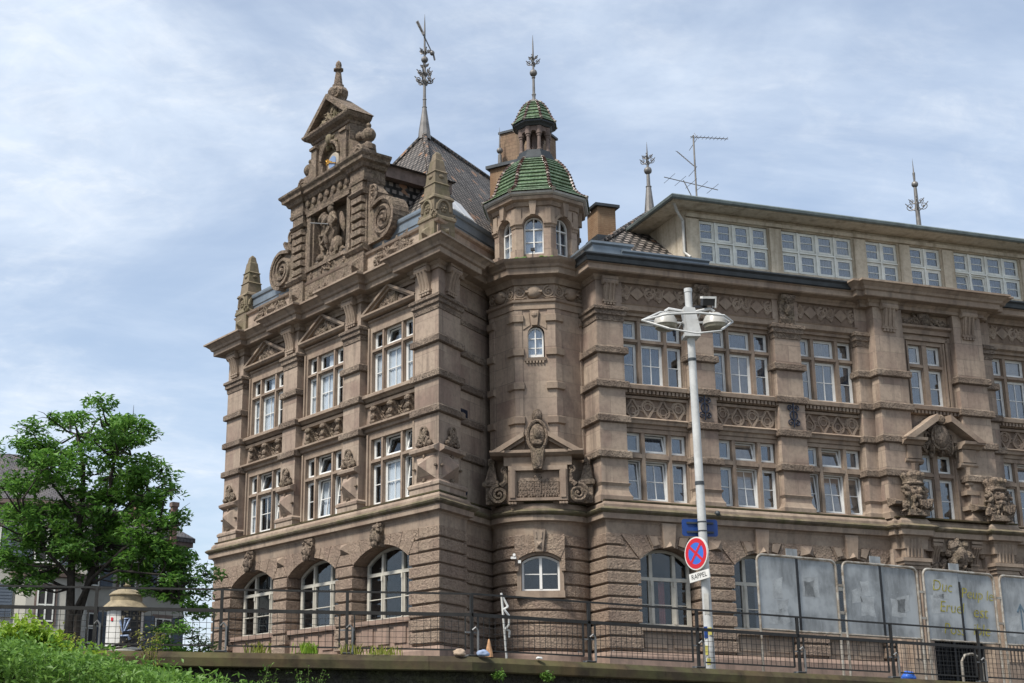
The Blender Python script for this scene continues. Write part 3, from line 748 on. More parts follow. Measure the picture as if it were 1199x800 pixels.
mb.box(TG, -.84, .84, -.3, .16, 5.29, 5.52)
mb.build('window_surround', 'sandstone_trim', building)
mb = MB()
for sg in (-1, 1):
    a0, a1 = (.10, t0 * .98) if sg > 0 else (-t0 * .98, -.10)
    lo = arc(0, zc0, R0 + .10, a0, a1, 4); hi = [(sg * .86, ZR[8] - .02), (sg * .86, ZR[9] - .01), (sg * .17, ZR[9] - .01)]
    mb.prism(TG, lo + (hi if sg > 0 else hi[::-1]), -.1, .10)
    mb.prism(TG, [(sg * .86, ZR[6] + .05), (sg * .73, ZR[6] + .05), (sg * .73, ZR[7] + .05), (sg * .62, ZR[8] - .14), (sg * .86, ZR[8] - .06)], -.1, .08)
mb.build('arch', 'sandstone_rough', building)
mb = MB(); mb.taper(TG, [(-.15, 6.82), (.15, 6.82), (.24, 7.62), (-.24, 7.62)], -.1, [(-.13, 6.85), (.13, 6.85), (.22, 7.6), (-.22, 7.6)], .2)
mb.taper(TG, [(-.1, 6.95), (.1, 6.95), (.1, 7.2), (-.1, 7.2)], .19, [(-.02, 7.05), (.02, 7.05), (.02, 7.09), (-.02, 7.09)], .30)
for q in (-.09, .09): mb.tube([TG(q, .2, 7.3), TG(q * 1.2, .2, 7.52)], .035, 6)
mb.build('keystone', 'sandstone_trim', building)
arch_window(TG, 0, .65, 5.52, 6.53, .22, -.22, (0,), 9.0, midbars=(6.12,), fw=.07, name='window', mw=.045)

# --- wing: piers, arches, portal
BAYW = (2.32, 5.92, 9.50)
PW = [(1.42 - 1.30, 1.24), (3.42, 4.82), (7.02, 8.40)]
for i, (u0, u1) in enumerate(((0.0, 1.24), (3.42, 4.80), (7.04, 8.38), (10.62, 11.1))):
    mb = MB()
    if i == 0: mb.sweep([W.xy(0, -1.3), W.xy(0, GW), W.xy(u1, GW), W.xy(u1, -.5)], rust_prof(0, 7))
    else: mb.sweep(upath(W, u0, u1, -.5, GW), rust_prof(0, 7))
    mb.build('rusticated_pier', 'sandstone_rough', building)
mb = MB(); mb.sweep([W.xy(0, -1.3), W.xy(0, GW), W.xy(.53, GW)], rust_prof(7, 9)); mb.build('rusticated_wall', 'sandstone_rough', building)
WB = [(uc, 1.79, 1.09) for uc in BAYW] + [(17.95, 1.79, 1.09), (21.55, 1.79, 1.09)]
for bi, (uc, half, a) in enumerate(WB):
    zc, R = voussoirs(W, uc, half, a, ZR[7], .48, GW, [-.42, -.26, -.115, .115, .26, .42])
    mb = MB(); z0 = zc + R - .06
    mb.taper(W, [(uc - .20, z0), (uc + .20, z0), (uc + .29, 7.86), (uc - .29, 7.86)], GW - .1, [(uc - .18, z0 + .02), (uc + .18, z0 + .02), (uc + .27, 7.86), (uc - .27, 7.86)], GW + .13)
    mb.taper(W, [(uc - .17, z0 + .02), (uc + .17, z0 + .02), (uc, z0 + .25)], GW + .12, [(uc - .03, z0 + .06), (uc + .03, z0 + .06), (uc, z0 + .1)], GW + .26)
    for q in (-1, 1):
        mb.taper(W, [(uc + q * .34, z0 + .1), (uc + q * .60, z0 + .02), (uc + q * .78, 7.42), (uc + q * .42, 7.42)], GW - .05, [(uc + q * .36, z0 + .12), (uc + q * .58, z0 + .06), (uc + q * .74, 7.4), (uc + q * .44, 7.4)], GW + .06)
    mb.build('keystone', 'sandstone_trim', building)
    arch_window(W, uc, 1.05, 4.42, 6.6, .44, -.38, (-.44, .44), 6.02, midbars=(5.15,), frame_m='cream_timber', glass_m='window_glass', cur='red_curtain' if bi == 0 else 'curtain_net', curtains=[(1, 0, .35, .62)] if bi == 0 else [(1, 0, .5, .8)])
    mb = MB(); mb.box(W, uc - 1.1, uc + 1.1, -.5, .02, 3.54, 4.22); mb.box(W, uc - 1.12, uc + 1.12, -.45, .22, 4.22, 4.40)
    for q in (-.55, .55): mb.box(W, uc + q - .42, uc + q + .42, .02, .06, 3.68, 4.10)
    mb.build('sill', 'sandstone_trim', building)
mb = MB()
for u in (4.12, 7.72, 19.75):
    mb.taper(W, rect(u - .27, u + .27, 7.04, 7.42), GW - .02, [(u - .02, 7.1), (u + .02, 7.1), (u + .02, 7.14), (u - .02, 7.14)], GW + .15)
mb.build('boss', 'sandstone_trim', building)
mb = MB(); mb.sweep([W.xy(0, -1.2), W.xy(0, GW + .05), W.xy(11.3, GW + .05)], [(-.6, 1.5), (.08, 1.5), (.08, 3.36), (0, 3.5), (-.6, 3.53)])
mb.sweep([W.xy(16.1, GW + .05), W.xy(24, GW + .05)], [(-.6, 1.5), (.08, 1.5), (.08, 3.36), (0, 3.5), (-.6, 3.53)]); mb.build('plinth', 'plinth_stone', building)
for u0, u1 in ((16.1, 16.86), (19.05, 20.45), (22.65, 24.0)):
    mb = MB(); mb.sweep(upath(W, u0, u1, -.5, GW), rust_prof(0, 7)); mb.build('rusticated_pier', 'sandstone_rough', building)
# portal in the projecting bay
RZ = .55
mb = MB()
mb.box(W, 11.1, 12.45, -.6, RZ - .12, 1.5, 7.45); mb.box(W, 14.95, 16.2, -.6, RZ - .12, 1.5, 7.45)
mb.box(W, 12.45, 14.95, -.6, RZ - .3, 5.2, 7.45)
mb.prism(W, arc(13.7, 3.9, 1.25, -pi / 2, pi / 2, 16) + [(14.95, 5.2), (12.45, 5.2)], -.6, RZ - .25)
mb.build('portal_wall', 'sandstone', building)
for uc in (11.75, 15.6):
    mb = MB(); mb.box(W, uc - .42, uc + .42, RZ - .14, RZ + .16, 1.5, 6.75)
    for q in range(5): mb.tube([W(uc - .30 + q * .15, RZ + .16, 3.6), W(uc - .30 + q * .15, RZ + .16, 6.7)], .05, 6)
    for z, o in ((6.72, .06), (6.86, .12), (6.98, .18)): mb.box(W, uc - .42 - o, uc + .42 + o, RZ - .14, RZ + .16 + o, z, z + .125)
    mb.box(W, uc - .38, uc + .38, RZ - .14, RZ + .2, 7.11, 7.8)
    for q in range(5): mb.tube([W(uc - .28 + q * .14, RZ + .2, 7.14), W(uc - .28 + q * .14, RZ + .24, 7.78)], .045, 6)
    mb.build('pilaster', 'sandstone_trim', building, smooth=True)
mb = MB()
for uc in (12.85, 14.5):
    console(mb, W, uc, .38, 6.95, 7.86, RZ - .3, .42)
    mb.ell(W, uc + .42, RZ - .2, 7.45, .17, .12, .17, 10, 6)
mb.sweep(spath(W, 12.2, 15.15, RZ - .25), [(-.3, 6.72), (.05, 6.74), (.12, 6.84), (.12, 6.92), (-.3, 6.95)])
mb.build('console', 'sandstone_trim', building, smooth=True)
mb = MB(); mb.ell(W, 13.68, RZ + .06, 7.35, .30, .3, .36, 12, 8); carve(mb, W, 13.68, RZ + .05, 7.35, .95, .95, .26, 34, 5); carve(mb, W, 13.5, RZ - .1, 6.8, 1.6, .5, .2, 26, 15)
mb.build('carved_head', 'sandstone_weathered', building, smooth=True)
mb = MB()
for i in range(21): mb.box(W, 12.5 + i * .117, 12.52 + i * .117, -.2, -.18, 1.72, 5.1)
for i in range(28): mb.box(W, 12.46, 14.94, -.182, -.168, 1.8 + i * .12, 1.82 + i * .12)
for u in (12.45, 13.66, 14.86): mb.box(W, u, u + .09, -.24, -.12, 1.72, 5.1)
mb.build('gate', 'black_iron', building)

# ================================================================== string course above the ground storey
CRUST_SHADE = [(-.3, 8.10), (.19, 8.105), (.275, 8.17), (.305, 8.23), (.235, 8.29), (.115, 8.335), (-.3, 8.34)]
STR = [(-.5, 7.43), (-.02, 7.44), (0, 7.80), (.05, 7.88), (.18, 7.92), (.18, 8.11), (.27, 8.18), (.29, 8.23), (.22, 8.27), (.10, 8.32), (.10, 8.42), (.03, 8.52), (-.5, 8.54)]
mb = MB()
mb.sweep([A.xy(LEFT_END + .25, -9), A.xy(LEFT_END + .25, GA), CP(GA, GA), S.xy(1.55, GA), S.xy(1.55, -.12), S.xy(4.6, -.12)], STR)
mb.build('string_course', 'sandstone_trim', building)
dk = MB(); dk.sweep([A.xy(LEFT_END + .25, -9), A.xy(LEFT_END + .25, GA), CP(GA, GA), S.xy(1.55, GA), S.xy(1.55, -.12), S.xy(4.6, -.12)], CRUST_SHADE); dk.sweep(drum(1.84, -120, 110, 22), CRUST_SHADE)
mb = MB(); mb.sweep(drum(1.84, -120, 110, 22), STR); mb.build('string_course', 'sandstone_trim', building)
mb = MB()
mb.sweep([W.xy(0, -1.3), W.xy(0, GW), W.xy(11.15, GW), W.xy(11.15, RZ + .02), W.xy(11.3, RZ + .02), W.xy(11.3, RZ + .25), W.xy(12.3, RZ + .25), W.xy(12.3, RZ), W.xy(15.1, RZ), W.xy(15.1, RZ + .25), W.xy(16.1, RZ + .25), W.xy(16.1, RZ + .02), W.xy(16.25, RZ + .02), W.xy(16.25, GW), W.xy(24, GW)], STR)
mb.build('string_course', 'sandstone_trim', building)
dk.sweep([W.xy(0, -1.3), W.xy(0, GW), W.xy(11.15, GW), W.xy(11.15, RZ + .02), W.xy(11.3, RZ + .02), W.xy(11.3, RZ + .25), W.xy(12.3, RZ + .25), W.xy(12.3, RZ), W.xy(15.1, RZ), W.xy(15.1, RZ + .25), W.xy(16.1, RZ + .25), W.xy(16.1, RZ + .02), W.xy(16.25, RZ + .02), W.xy(16.25, GW), W.xy(24, GW)], CRUST_SHADE)
dk.build('drip_moulding', 'crust_shade_stone', building)  # dark strip paints in the shadow under the moulding along with its crust
# moss-dark ledges on top of the string course
mb = MB()
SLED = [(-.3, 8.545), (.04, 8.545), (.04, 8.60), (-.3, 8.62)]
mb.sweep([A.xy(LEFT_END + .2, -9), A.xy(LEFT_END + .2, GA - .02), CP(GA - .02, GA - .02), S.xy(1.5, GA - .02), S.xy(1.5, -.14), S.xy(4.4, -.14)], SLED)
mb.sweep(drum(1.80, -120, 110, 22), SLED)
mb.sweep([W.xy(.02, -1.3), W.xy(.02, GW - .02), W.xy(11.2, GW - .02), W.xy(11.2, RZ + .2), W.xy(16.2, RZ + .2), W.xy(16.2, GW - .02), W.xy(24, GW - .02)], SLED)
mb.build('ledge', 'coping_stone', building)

# ================================================================== upper storeys: gabled front
TW = -.33                                                     # wall plane between the pilasters
CUP = [(2, 0, 0, 1)]
def shaft(F, path, name='pilaster', bands=BANDS, mat='sandstone', cap=True, z0=8.54, top=16.78):
    mb = MB(); mb.sweep(path, [(-.04, z0), (0, z0), (0, top), (-.04, top)])
    p = mb.build(name, mat, building)
    b = MB()
    for z in bands: b.sweep(path, BANDP(z))
    if cap: b.sweep(path, CAPP)
    b.build('band', 'sandstone_carved', p)
    return p
def pedestal(mb, path):
    mb.sweep(path, [(-.04, 8.54), (.12, 8.54), (.12, 8.80), (.16, 8.84), (.17, 8.93), (.10, 9.0), (-.04, 9.02)])
def bust(mb, F, uc, w, n, bb):
    """bracketed shoulder with a faceted boss below and a scrolled crest above"""
    bb.nprism(F, [(n - .05, 9.95), (n + .20, 10.06), (n + .22, 10.16), (n - .05, 10.30)], uc - w * .54, uc + w * .54)
    bb.taper(F, rect(uc - w * .43, uc + w * .43, 9.06, 9.95), n - .01, rect(uc - .02, uc + .02, 9.54, 9.58), n + .34)
    for z in (9.88, 9.05): mb.ell(F, uc, n + .08, z, .05, .08, .09, 7, 5)
    for q in (-1, 1):
        mb.ell(F, uc + q * w * .46, n + .06, 9.52, .07, .07, .05, 7, 5)
        mb.spiral(F, uc + q * .17, n + .12, 10.42, .17, 1.3, q, pi / 2, .055)
        mb.ell(F, uc + q * .34, n + .10, 10.34, .13, .09, .10, 7, 5)
    mb.tube([F(uc + .17 * cos(a), n + .12, 10.76 + .16 * sin(a)) for a in [2 * pi * q / 12 for q in range(12)]], .05, 6, True)
    mb.ell(F, uc, n + .1, 10.72, .12, .08, .12, 8, 5); mb.ell(F, uc, n + .12, 10.5, .09, .1, .16, 8, 5)
    carve(mb, F, uc, n + .08, 10.45, .75, .38, .12, 12, int(uc * 10))
UPB = BANDS[1:]
cpath = [A.xy(1.42, -.4), A.xy(1.42, 0), CP(0, 0), S.xy(1.5, 0), S.xy(1.5, -.36)]
p0 = shaft(A, cpath, bands=UPB)
bb = MB(); pedestal(bb, cpath); mb = MB(); bust(mb, A, .72, 1.35, 0, bb); bust(mb, S, .76, 1.35, 0, bb); bb.build('boss', 'sandstone', p0)
mb.build('crest', 'sandstone_weathered', p0, smooth=True)
lpath = [A.xy(LEFT_END, -9), A.xy(LEFT_END, 0), A.xy(14.12, 0), A.xy(14.12, -.4)]
p3 = shaft(A, lpath, bands=UPB); bb = MB(); pedestal(bb, lpath); mb = MB(); bust(mb, A, 14.8, 1.25, 0, bb); bb.build('boss', 'sandstone', p3); mb.build('crest', 'sandstone_weathered', p3, smooth=True)
for u0, u1 in ((4.95, 6.06), (9.56, 10.6)):
    pth = upath(A, u0, u1, -.4, 0); p = shaft(A, pth, bands=UPB); bb = MB(); pedestal(bb, pth); mb = MB(); bust(mb, A, (u0 + u1) / 2, 1.05, 0, bb); bb.build('boss', 'sandstone', p); mb.build('crest', 'sandstone_weathered', p, smooth=True)
LA = [(-1.31, -.69), (-.55, .55), (.69, 1.31)]
TILTL = [{(0, 0), (1, 1), (0, 1)}, {(0, 0), (1, 0), (1, 1)}, {(0, 0), (1, 1)}]
TILTU = [{(1, 1)}, set(), set()]
for bi, uc in enumerate(BAYA):
    mb = MB(); q = 1.80
    for a, b in ((uc - q, uc - 1.5), (uc + 1.5, uc + q)): mb.box(A, a, b, TW - .22, TW, 8.5, 16.7)
    mb.box(A, uc - 1.5, uc + 1.5, TW - .22, TW + .005, 15.5, 16.7); mb.box(A, uc - 1.5, uc + 1.5, TW - .22, TW + .002, 11.40, 11.62)
    mb.box(A, uc - 1.5, uc + 1.5, TW - .22, TW + .02, 12.6, 12.93); mb.box(A, uc - 1.5, uc + 1.5, TW - .22, TW + .03, 8.5, 8.73)
    mb.build('wall', 'sandstone', building)
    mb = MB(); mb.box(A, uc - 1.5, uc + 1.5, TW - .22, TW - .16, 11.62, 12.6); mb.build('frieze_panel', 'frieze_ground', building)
    mb = MB()   # sills, heads, balustrade mouldings
    mb.nprism(A, [(TW - .1, 12.58), (TW + .12, 12.62), (TW + .20, 12.70), (TW + .30, 12.74), (TW + .30, 12.84), (TW + .1, 12.95), (TW - .1, 12.95)], uc - 1.78, uc + 1.78)
    mb.nprism(A, [(TW - .1, 11.28), (TW + .05, 11.28), (TW + .07, 11.44), (TW + .16, 11.48), (TW + .18, 11.58), (TW + .33, 11.63), (TW + .33, 11.70), (TW - .1, 11.80)], uc - 1.78, uc + 1.78)
    mb.nprism(A, [(TW - .1, 12.42), (TW + .1, 12.45), (TW + .14, 12.55), (TW - .1, 12.57)], uc - 1.78, uc + 1.78)
    mb.nprism(A, [(TW - .1, 8.6), (TW + .22, 8.62), (TW + .22, 8.70), (TW - .1, 8.78)], uc - 1.7, uc + 1.7)
    mb.nprism(A, [(TW - .1, 15.46), (TW + .03, 15.47), (TW + .03, 15.70), (TW + .10, 15.74), (TW + .10, 15.80), (TW - .1, 15.83)], uc - 1.62, uc + 1.62)
    mb.build('moulding', 'sandstone_trim', building)
    mb = MB()   # carved balustrade
    for q in (-1.1, 0, 1.1):
        c = uc + q
        mb.taper(A, [(c - .12, 11.74), (c + .12, 11.74), (c + .15, 12.42), (c - .15, 12.42)], TW - .2, [(c - .08, 11.76), (c + .08, 11.76), (c + .1, 12.4), (c - .1, 12.4)], TW + .16)
        mb.ell(A, c, TW + .16, 12.30, .17, .1, .11, 9, 6); mb.ell(A, c, TW + .16, 12.02, .13, .09, .12, 9, 6); mb.ell(A, c, TW + .18, 11.80, .15, .09, .09, 9, 6)
    for q in (-.55, .55):
        c = uc + q
        for rr in (.30, .20):
            mb.tube([A(c + rr * 1.2 * cos(a) * (abs(cos(a)) ** .9 + .12), TW - .11, 12.08 + rr * 1.15 * sin(a) * (abs(sin(a)) ** .9 + .12)) for a in [2 * pi * t / 24 for t in range(24)]], .035, 5, True)
        mb.taper(A, [(c, 11.85), (c + .17, 12.08), (c, 12.3), (c - .17, 12.08)], TW - .18, [(c, 12.05), (c + .03, 12.08), (c, 12.11), (c - .03, 12.08)], TW - .04)
        for sx in (-1, 1):
            for sz in (-1, 1): mb.tube([A(c + sx * (.14 + .3 * cos(t)), TW - .1, 12.08 + sz * (.36 - .3 * sin(t))) for t in [pi * .05 + pi * .45 * r / 6 for r in range(7)]], .03, 5)
    mb.build('balustrade', 'sandstone_weathered', building, smooth=True)
    # pediment
    mb = MB(); T = [(uc - 1.74, 15.84), (uc + 1.74, 15.84), (uc, 16.72)]
    mb.prism(A, [(uc - 1.5, 15.86), (uc + 1.5, 15.86), (uc, 16.58)], TW - .1, TW + .12)
    mb.nprism(A, [(TW - .1, 15.83), (TW + .26, 15.85), (TW + .36, 15.93), (TW + .36, 16.0), (TW - .1, 16.03)], uc - 1.74, uc + 1.74)
    for sg in (-1, 1):
        for o, n1, t in ((0, TW + .36, .10), (.10, TW + .25, .09)):
            mb.prism(A, [(uc + sg * (1.80 - o * 2.2), 16.0), (uc + sg * (1.80 - o * 2.2 - t * 2.3), 16.0), (uc, 16.86 - o - t), (uc, 16.86 - o)], TW - .1, n1)
    pd = mb.build('pediment', 'sandstone_trim', building)
    mb = MB(); carve(mb, A, uc, TW + .13, 16.2, 1.7, .34, .09, 26, bi + 40); carve(mb, A, uc, TW + .13, 16.4, .6, .34, .09, 10, bi + 44); mb.build('carving', 'sandstone_weathered', pd, smooth=True)
    nlow, nup = -.42, -.42
    cells_window(A, uc, LA, [(12.95, 14.47), (14.64, 15.28)], nup, TILTU[bi], cur='curtain_white', curtains=[(1, 0, .18 + .1 * bi, 1), (0, 0, .1 if bi else .55, .45 if bi else 1), (2, 0, .3, 1), (1, 1, 0, .6)], surround=.19)
    cells_window(A, uc, LA, [(8.75, 10.25), (10.44, 11.18)], nlow, TILTL[bi], cur='curtain_white', curtains=[(1, 0, .1, .9)] if bi == 0 else ([(1, 0, .55, 1)] if bi == 1 else [(2, 0, .5, 1)]), surround=.19)
# consoles under the cornice
def con(F, uc, w, n, z0=15.74, z1=16.82, d=.30):
    mb = MB(); console(mb, F, uc, w, z0, z1, n, d); mb.build('console', 'sandstone_trim', building, smooth=True)
for uc in (.72, 5.5, 10.08, 14.8): con(A, uc, .66, 0)
con(S, .76, .66, 0)
COR = [(-.5, 16.55), (.06, 16.56), (.06, 16.68), (.14, 16.74), (.16, 16.80), (.50, 16.82), (.52, 16.84), (.52, 17.02), (.60, 17.06), (.64, 17.15), (.78, 17.27), (.86, 17.30), (.86, 17.37), (-.5, 17.42)]
cA = [A.xy(LEFT_END, -9), A.xy(LEFT_END, .02)]
for a, b in ((14.0, 10.75), (9.42, 6.2), (4.8, 1.55)): cA += [A.xy(a, .02), A.xy(a, TW + .05), A.xy(b, TW + .05), A.xy(b, .02)]
cA += [CP(.02, .02), S.xy(1.62, .02), S.xy(1.62, -.33), S.xy(4.9, -.33)]
mb = MB(); mb.sweep(cA, COR); mb.build('cornice', 'sandstone_trim', building)

# --- side return of the gabled block
mb = MB(); mb.sweep(spath(S, 1.3, 4.9, -.33), [(-.3, 8.5), (0, 8.5), (0, 16.8), (-.3, 16.8)]); mb.build('wall', 'sandstone', building)
mb = MB()
for z in BANDS: mb.sweep([S.xy(1.3, -.33), S.xy(3.55, -.33), S.xy(3.55, -.5)], [(-.1, z), (.05, z + .02), (.10, z + .05), (.10, z + .25), (.06, z + .3), (-.1, z + .32)])
mb.sweep(spath(S, 1.3, 4.6, -.33), [(-.06, 15.06), (.03, 15.08), (.05, 15.26), (-.06, 15.3)]); mb.sweep(spath(S, 1.3, 4.6, -.33), [(-.1, 15.66), (.06, 15.68), (.08, 15.8), (-.1, 15.84)])
mb.build('band', 'sandstone_carved', building)
mb = MB(); mb.box(S, 1.95, 2.55, -.34, -.315, 11.62, 11.95); mb.build('air_vent', 'blue_iron', building)
mb = MB(); mb.tube([S(2.35, -.34, 8.98), S(2.35, -.30, 8.98)], .13, 12); mb.build('wall_plate', 'blue_iron', building)
# dark inner walls behind the windows
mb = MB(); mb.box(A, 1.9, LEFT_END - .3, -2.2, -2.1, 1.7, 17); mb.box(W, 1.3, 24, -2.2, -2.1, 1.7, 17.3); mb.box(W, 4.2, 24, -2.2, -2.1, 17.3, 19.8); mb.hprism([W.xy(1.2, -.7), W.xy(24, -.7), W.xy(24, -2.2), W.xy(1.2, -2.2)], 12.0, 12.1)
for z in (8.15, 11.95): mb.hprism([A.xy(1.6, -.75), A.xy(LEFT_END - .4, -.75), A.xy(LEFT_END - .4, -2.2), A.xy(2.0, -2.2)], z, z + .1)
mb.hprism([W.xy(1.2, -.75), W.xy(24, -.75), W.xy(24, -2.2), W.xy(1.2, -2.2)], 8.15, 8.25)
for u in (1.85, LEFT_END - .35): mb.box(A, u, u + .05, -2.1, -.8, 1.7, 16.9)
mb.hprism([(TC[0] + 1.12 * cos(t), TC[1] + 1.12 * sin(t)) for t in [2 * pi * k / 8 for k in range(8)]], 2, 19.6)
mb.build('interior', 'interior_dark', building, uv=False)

# ================================================================== corner turret
RT = 1.88; HS = RT * sin(pi / 8)
for k in range(-2, 4):
    F = oface(k, RT); mb = MB()
    if k == 0:
        mb.box(F, -HS, HS, -.35, 0, 8.5, 13.80); mb.box(F, -HS, -.26, -.35, 0, 13.80, 15.3); mb.box(F, .34, HS, -.35, 0, 13.80, 15.3)
        mb.prism(F, [(-.26, 14.70)] + arc(.04, 14.70, .30, -pi / 2, pi / 2, 10)[1:-1] + [(.34, 14.70), (.34, 15.3), (-.26, 15.3)], -.35, 0)
        mb.box(F, -HS, HS, -.35, 0, 15.3, 17.0)
    else: mb.box(F, -HS, HS, -.35, 0, 8.5, 17.0)
    mb.build('turret_wall', 'sandstone', building)
arch_window(TF, 0, .29, 13.86, 14.68, .285, -.16, (0,), 17, midbars=(14.20, 14.55), fw=.05, mw=.02, glass_m='reflective_glass', cur='curtain_white', curtains=[(0, 0, 0, 1), (1, 0, 0, 1)])
mb = MB(); mb.nprism(TF, [(-.2, 13.66), (.06, 13.68), (.09, 13.78), (-.2, 13.87)], -.38, .38); dentils(mb, TF, -.34, .34, 13.6, 13.68, -.02, .07, .1)
mb.prism(TF, [(-.10, 15.0), (.10, 15.0), (.16, 15.55), (-.16, 15.55)], -.02, .12); mb.ell(TF, 0, .1, 15.4, .13, .08, .12, 8, 5)
for sg in (-1, 1): mb.prism(TF, [(sg * .16, 15.02), (sg * .42, 14.86), (sg * .44, 15.35), (sg * .2, 15.5)], -.02, .03)
mb.build('keystone', 'sandstone_trim', building)
OC = octo(RT)
def vertex(k, r):
    """corner between facet k and facet k+1"""
    F = oface(k, r); return Vector(F.xy(r * sin(pi / 8), 0))
for k in (-2, -1, 0, 1):
    v = vertex(k, RT); fa = oface(k, RT); fb = oface(k + 1, RT)
    pth = [tuple(v - fa.d * .27), tuple(v), tuple(v + fb.d * .27)]
    mb = MB(); mb.sweep(pth, [(-.1, 8.54), (.03, 8.54), (.03, 15.62), (-.1, 15.62)])
    q = mb.build('turret_pilaster', 'sandstone', building)
    mb = MB(); pth = [tuple(v - fa.d * .32), tuple(v), tuple(v + fb.d * .32)]
    for z in BANDS + (15.1,): mb.sweep(pth, [(-.1, z - .04), (.12, z + .05), (.13, z + .27), (-.1, z + .36)])
    mb.build('band', 'sandstone_trim', q)
mb = MB()
mb.sweep(octo(RT), [(-.2, 15.60), (.06, 15.62), (.06, 15.84), (.13, 15.88), (.15, 15.96), (.0, 16.0), (-.2, 16.0)], True)
mb.sweep(octo(RT), [(-.2, 16.52), (.1, 16.55), (.18, 16.76), (.48, 16.82), (.50, 17.02), (.56, 17.06), (.60, 17.14), (.72, 17.25), (.78, 17.34), (.3, 17.46), (-.3, 17.5)], True)
mb.build('cornice', 'sandstone_trim', building)
mb = MB()
for k in range(-1, 3):
    F = oface(k, RT)
    mb.ell(F, 0, .05, 16.26, .28, .2, .24, 12, 8); mb.box(F, -.30, .30, 0, .2, 16.22, 16.29)
    for sg in (-1, 1):
        mb.spiral(F, sg * .52, .03, 16.27, .23, 1.7, sg, pi / 2, .04)
        mb.tube([F(sg * .30, .03, 16.1), F(sg * .42, .03, 16.03), F(sg * .7, .03, 16.06)], .03, 5)
mb.build('frieze', 'sandstone_trim', building, smooth=True)
# belfry stage with arched windows
R2 = 1.66; H2 = R2 * sin(pi / 8)
for k in range(-2, 4):
    F = oface(k, R2); mb = MB()
    za = 18.98
    mb.prism(F, [(-H2, 17.4), (-.37, 17.4), (-.37, za)] + arc(0, za, .37, -pi / 2, pi / 2, 12)[1:-1] + [(.37, za), (.37, 17.4), (H2, 17.4), (H2, 19.95), (-H2, 19.95)], -.38, 0)
    mb.box(F, -.37, .37, -.38, -.1, 17.4, 17.86)
    for sg in (-1, 1): mb.box(F, sg * .37, sg * (H2 + .05), -.02, .07, 17.42, 18.0)
    w_ = mb.build('turret_wall', 'sandstone', building)
    mb = MB()
    for i in range(12):
        a0, a1 = -pi / 2 + pi * i / 12, -pi / 2 + pi * (i + 1) / 12
        mb.prism(F, [(.38 * sin(a0), za + .38 * cos(a0)), (.38 * sin(a1), za + .38 * cos(a1)), (.48 * sin(a1), za + .48 * cos(a1)), (.48 * sin(a0), za + .48 * cos(a0))], -.02, .045)
    mb.prism(F, [(-.09, 19.33), (.09, 19.33), (.14, 19.86), (-.14, 19.86)], -.02, .17)
    mb.build('arch', 'sandstone_trim', building)
    if k in (-1, 0, 1, 2):
        arch_window(F, 0, .36, 17.86, 18.97, .36, -.26, (0,), 18.86, midbars=(18.36,), fw=.05, mw=.022, glass_m='reflective_glass', cur='curtain_net' if k == 1 else 'curtain_white', curtains=[(0, 0, 0, 1), (1, 0, 0, 1)])
mb = MB()
for k in range(-2, 3):
    v = vertex(k, R2); fa = oface(k, R2); fb = oface(k + 1, R2); pth = [tuple(v - fa.d * .24), tuple(v), tuple(v + fb.d * .24)]
    mb.sweep(pth, [(-.1, 18.84), (.03, 18.86), (.05, 18.94), (.10, 18.98), (.10, 19.05), (-.1, 19.08)])
    mb.sweep([tuple(v - fa.d * .20), tuple(v), tuple(v + fb.d * .20)], [(-.1, 19.06), (.05, 19.06), (.05, 19.62), (-.1, 19.7)])
mb.sweep(octo(R2), [(-.2, 19.68), (.06, 19.70), (.10, 19.80), (.10, 19.85), (.26, 19.90), (.28, 20.02), (-.2, 20.04)], True)
mb.build('cornice', 'sandstone_trim', building)
mb = MB(); mb.sweep(octo(R2), [(-.2, 20.04), (.30, 20.04), (.38, 20.09), (.40, 20.16), (.2, 20.2), (-.2, 20.2)], True); mb.build('gutter', 'lamp_dish', building)
# moss and a small lamp on the turret ledge
mb = MB(); r_ = random.Random(4)
for i in range(26):
    F = oface(r_.choice((-1, 0, 0, 1)), RT); mb.ell(F, r_.uniform(-.7, .7), .25 + r_.uniform(-.1, .2), 17.46, .1, .1, .05 + .05 * r_.random(), 6, 4)
mb.build('moss', 'bush_leaves', building, smooth=True)
mb = MB(); mb.tube([TF(.02, .45, 17.4), TF(.02, .45, 17.72)], .018, 6); mb.box(TF, -.05, .09, .40, .54, 17.70, 17.8); mb.build('ledge_lamp', 'floodlight_black', building)
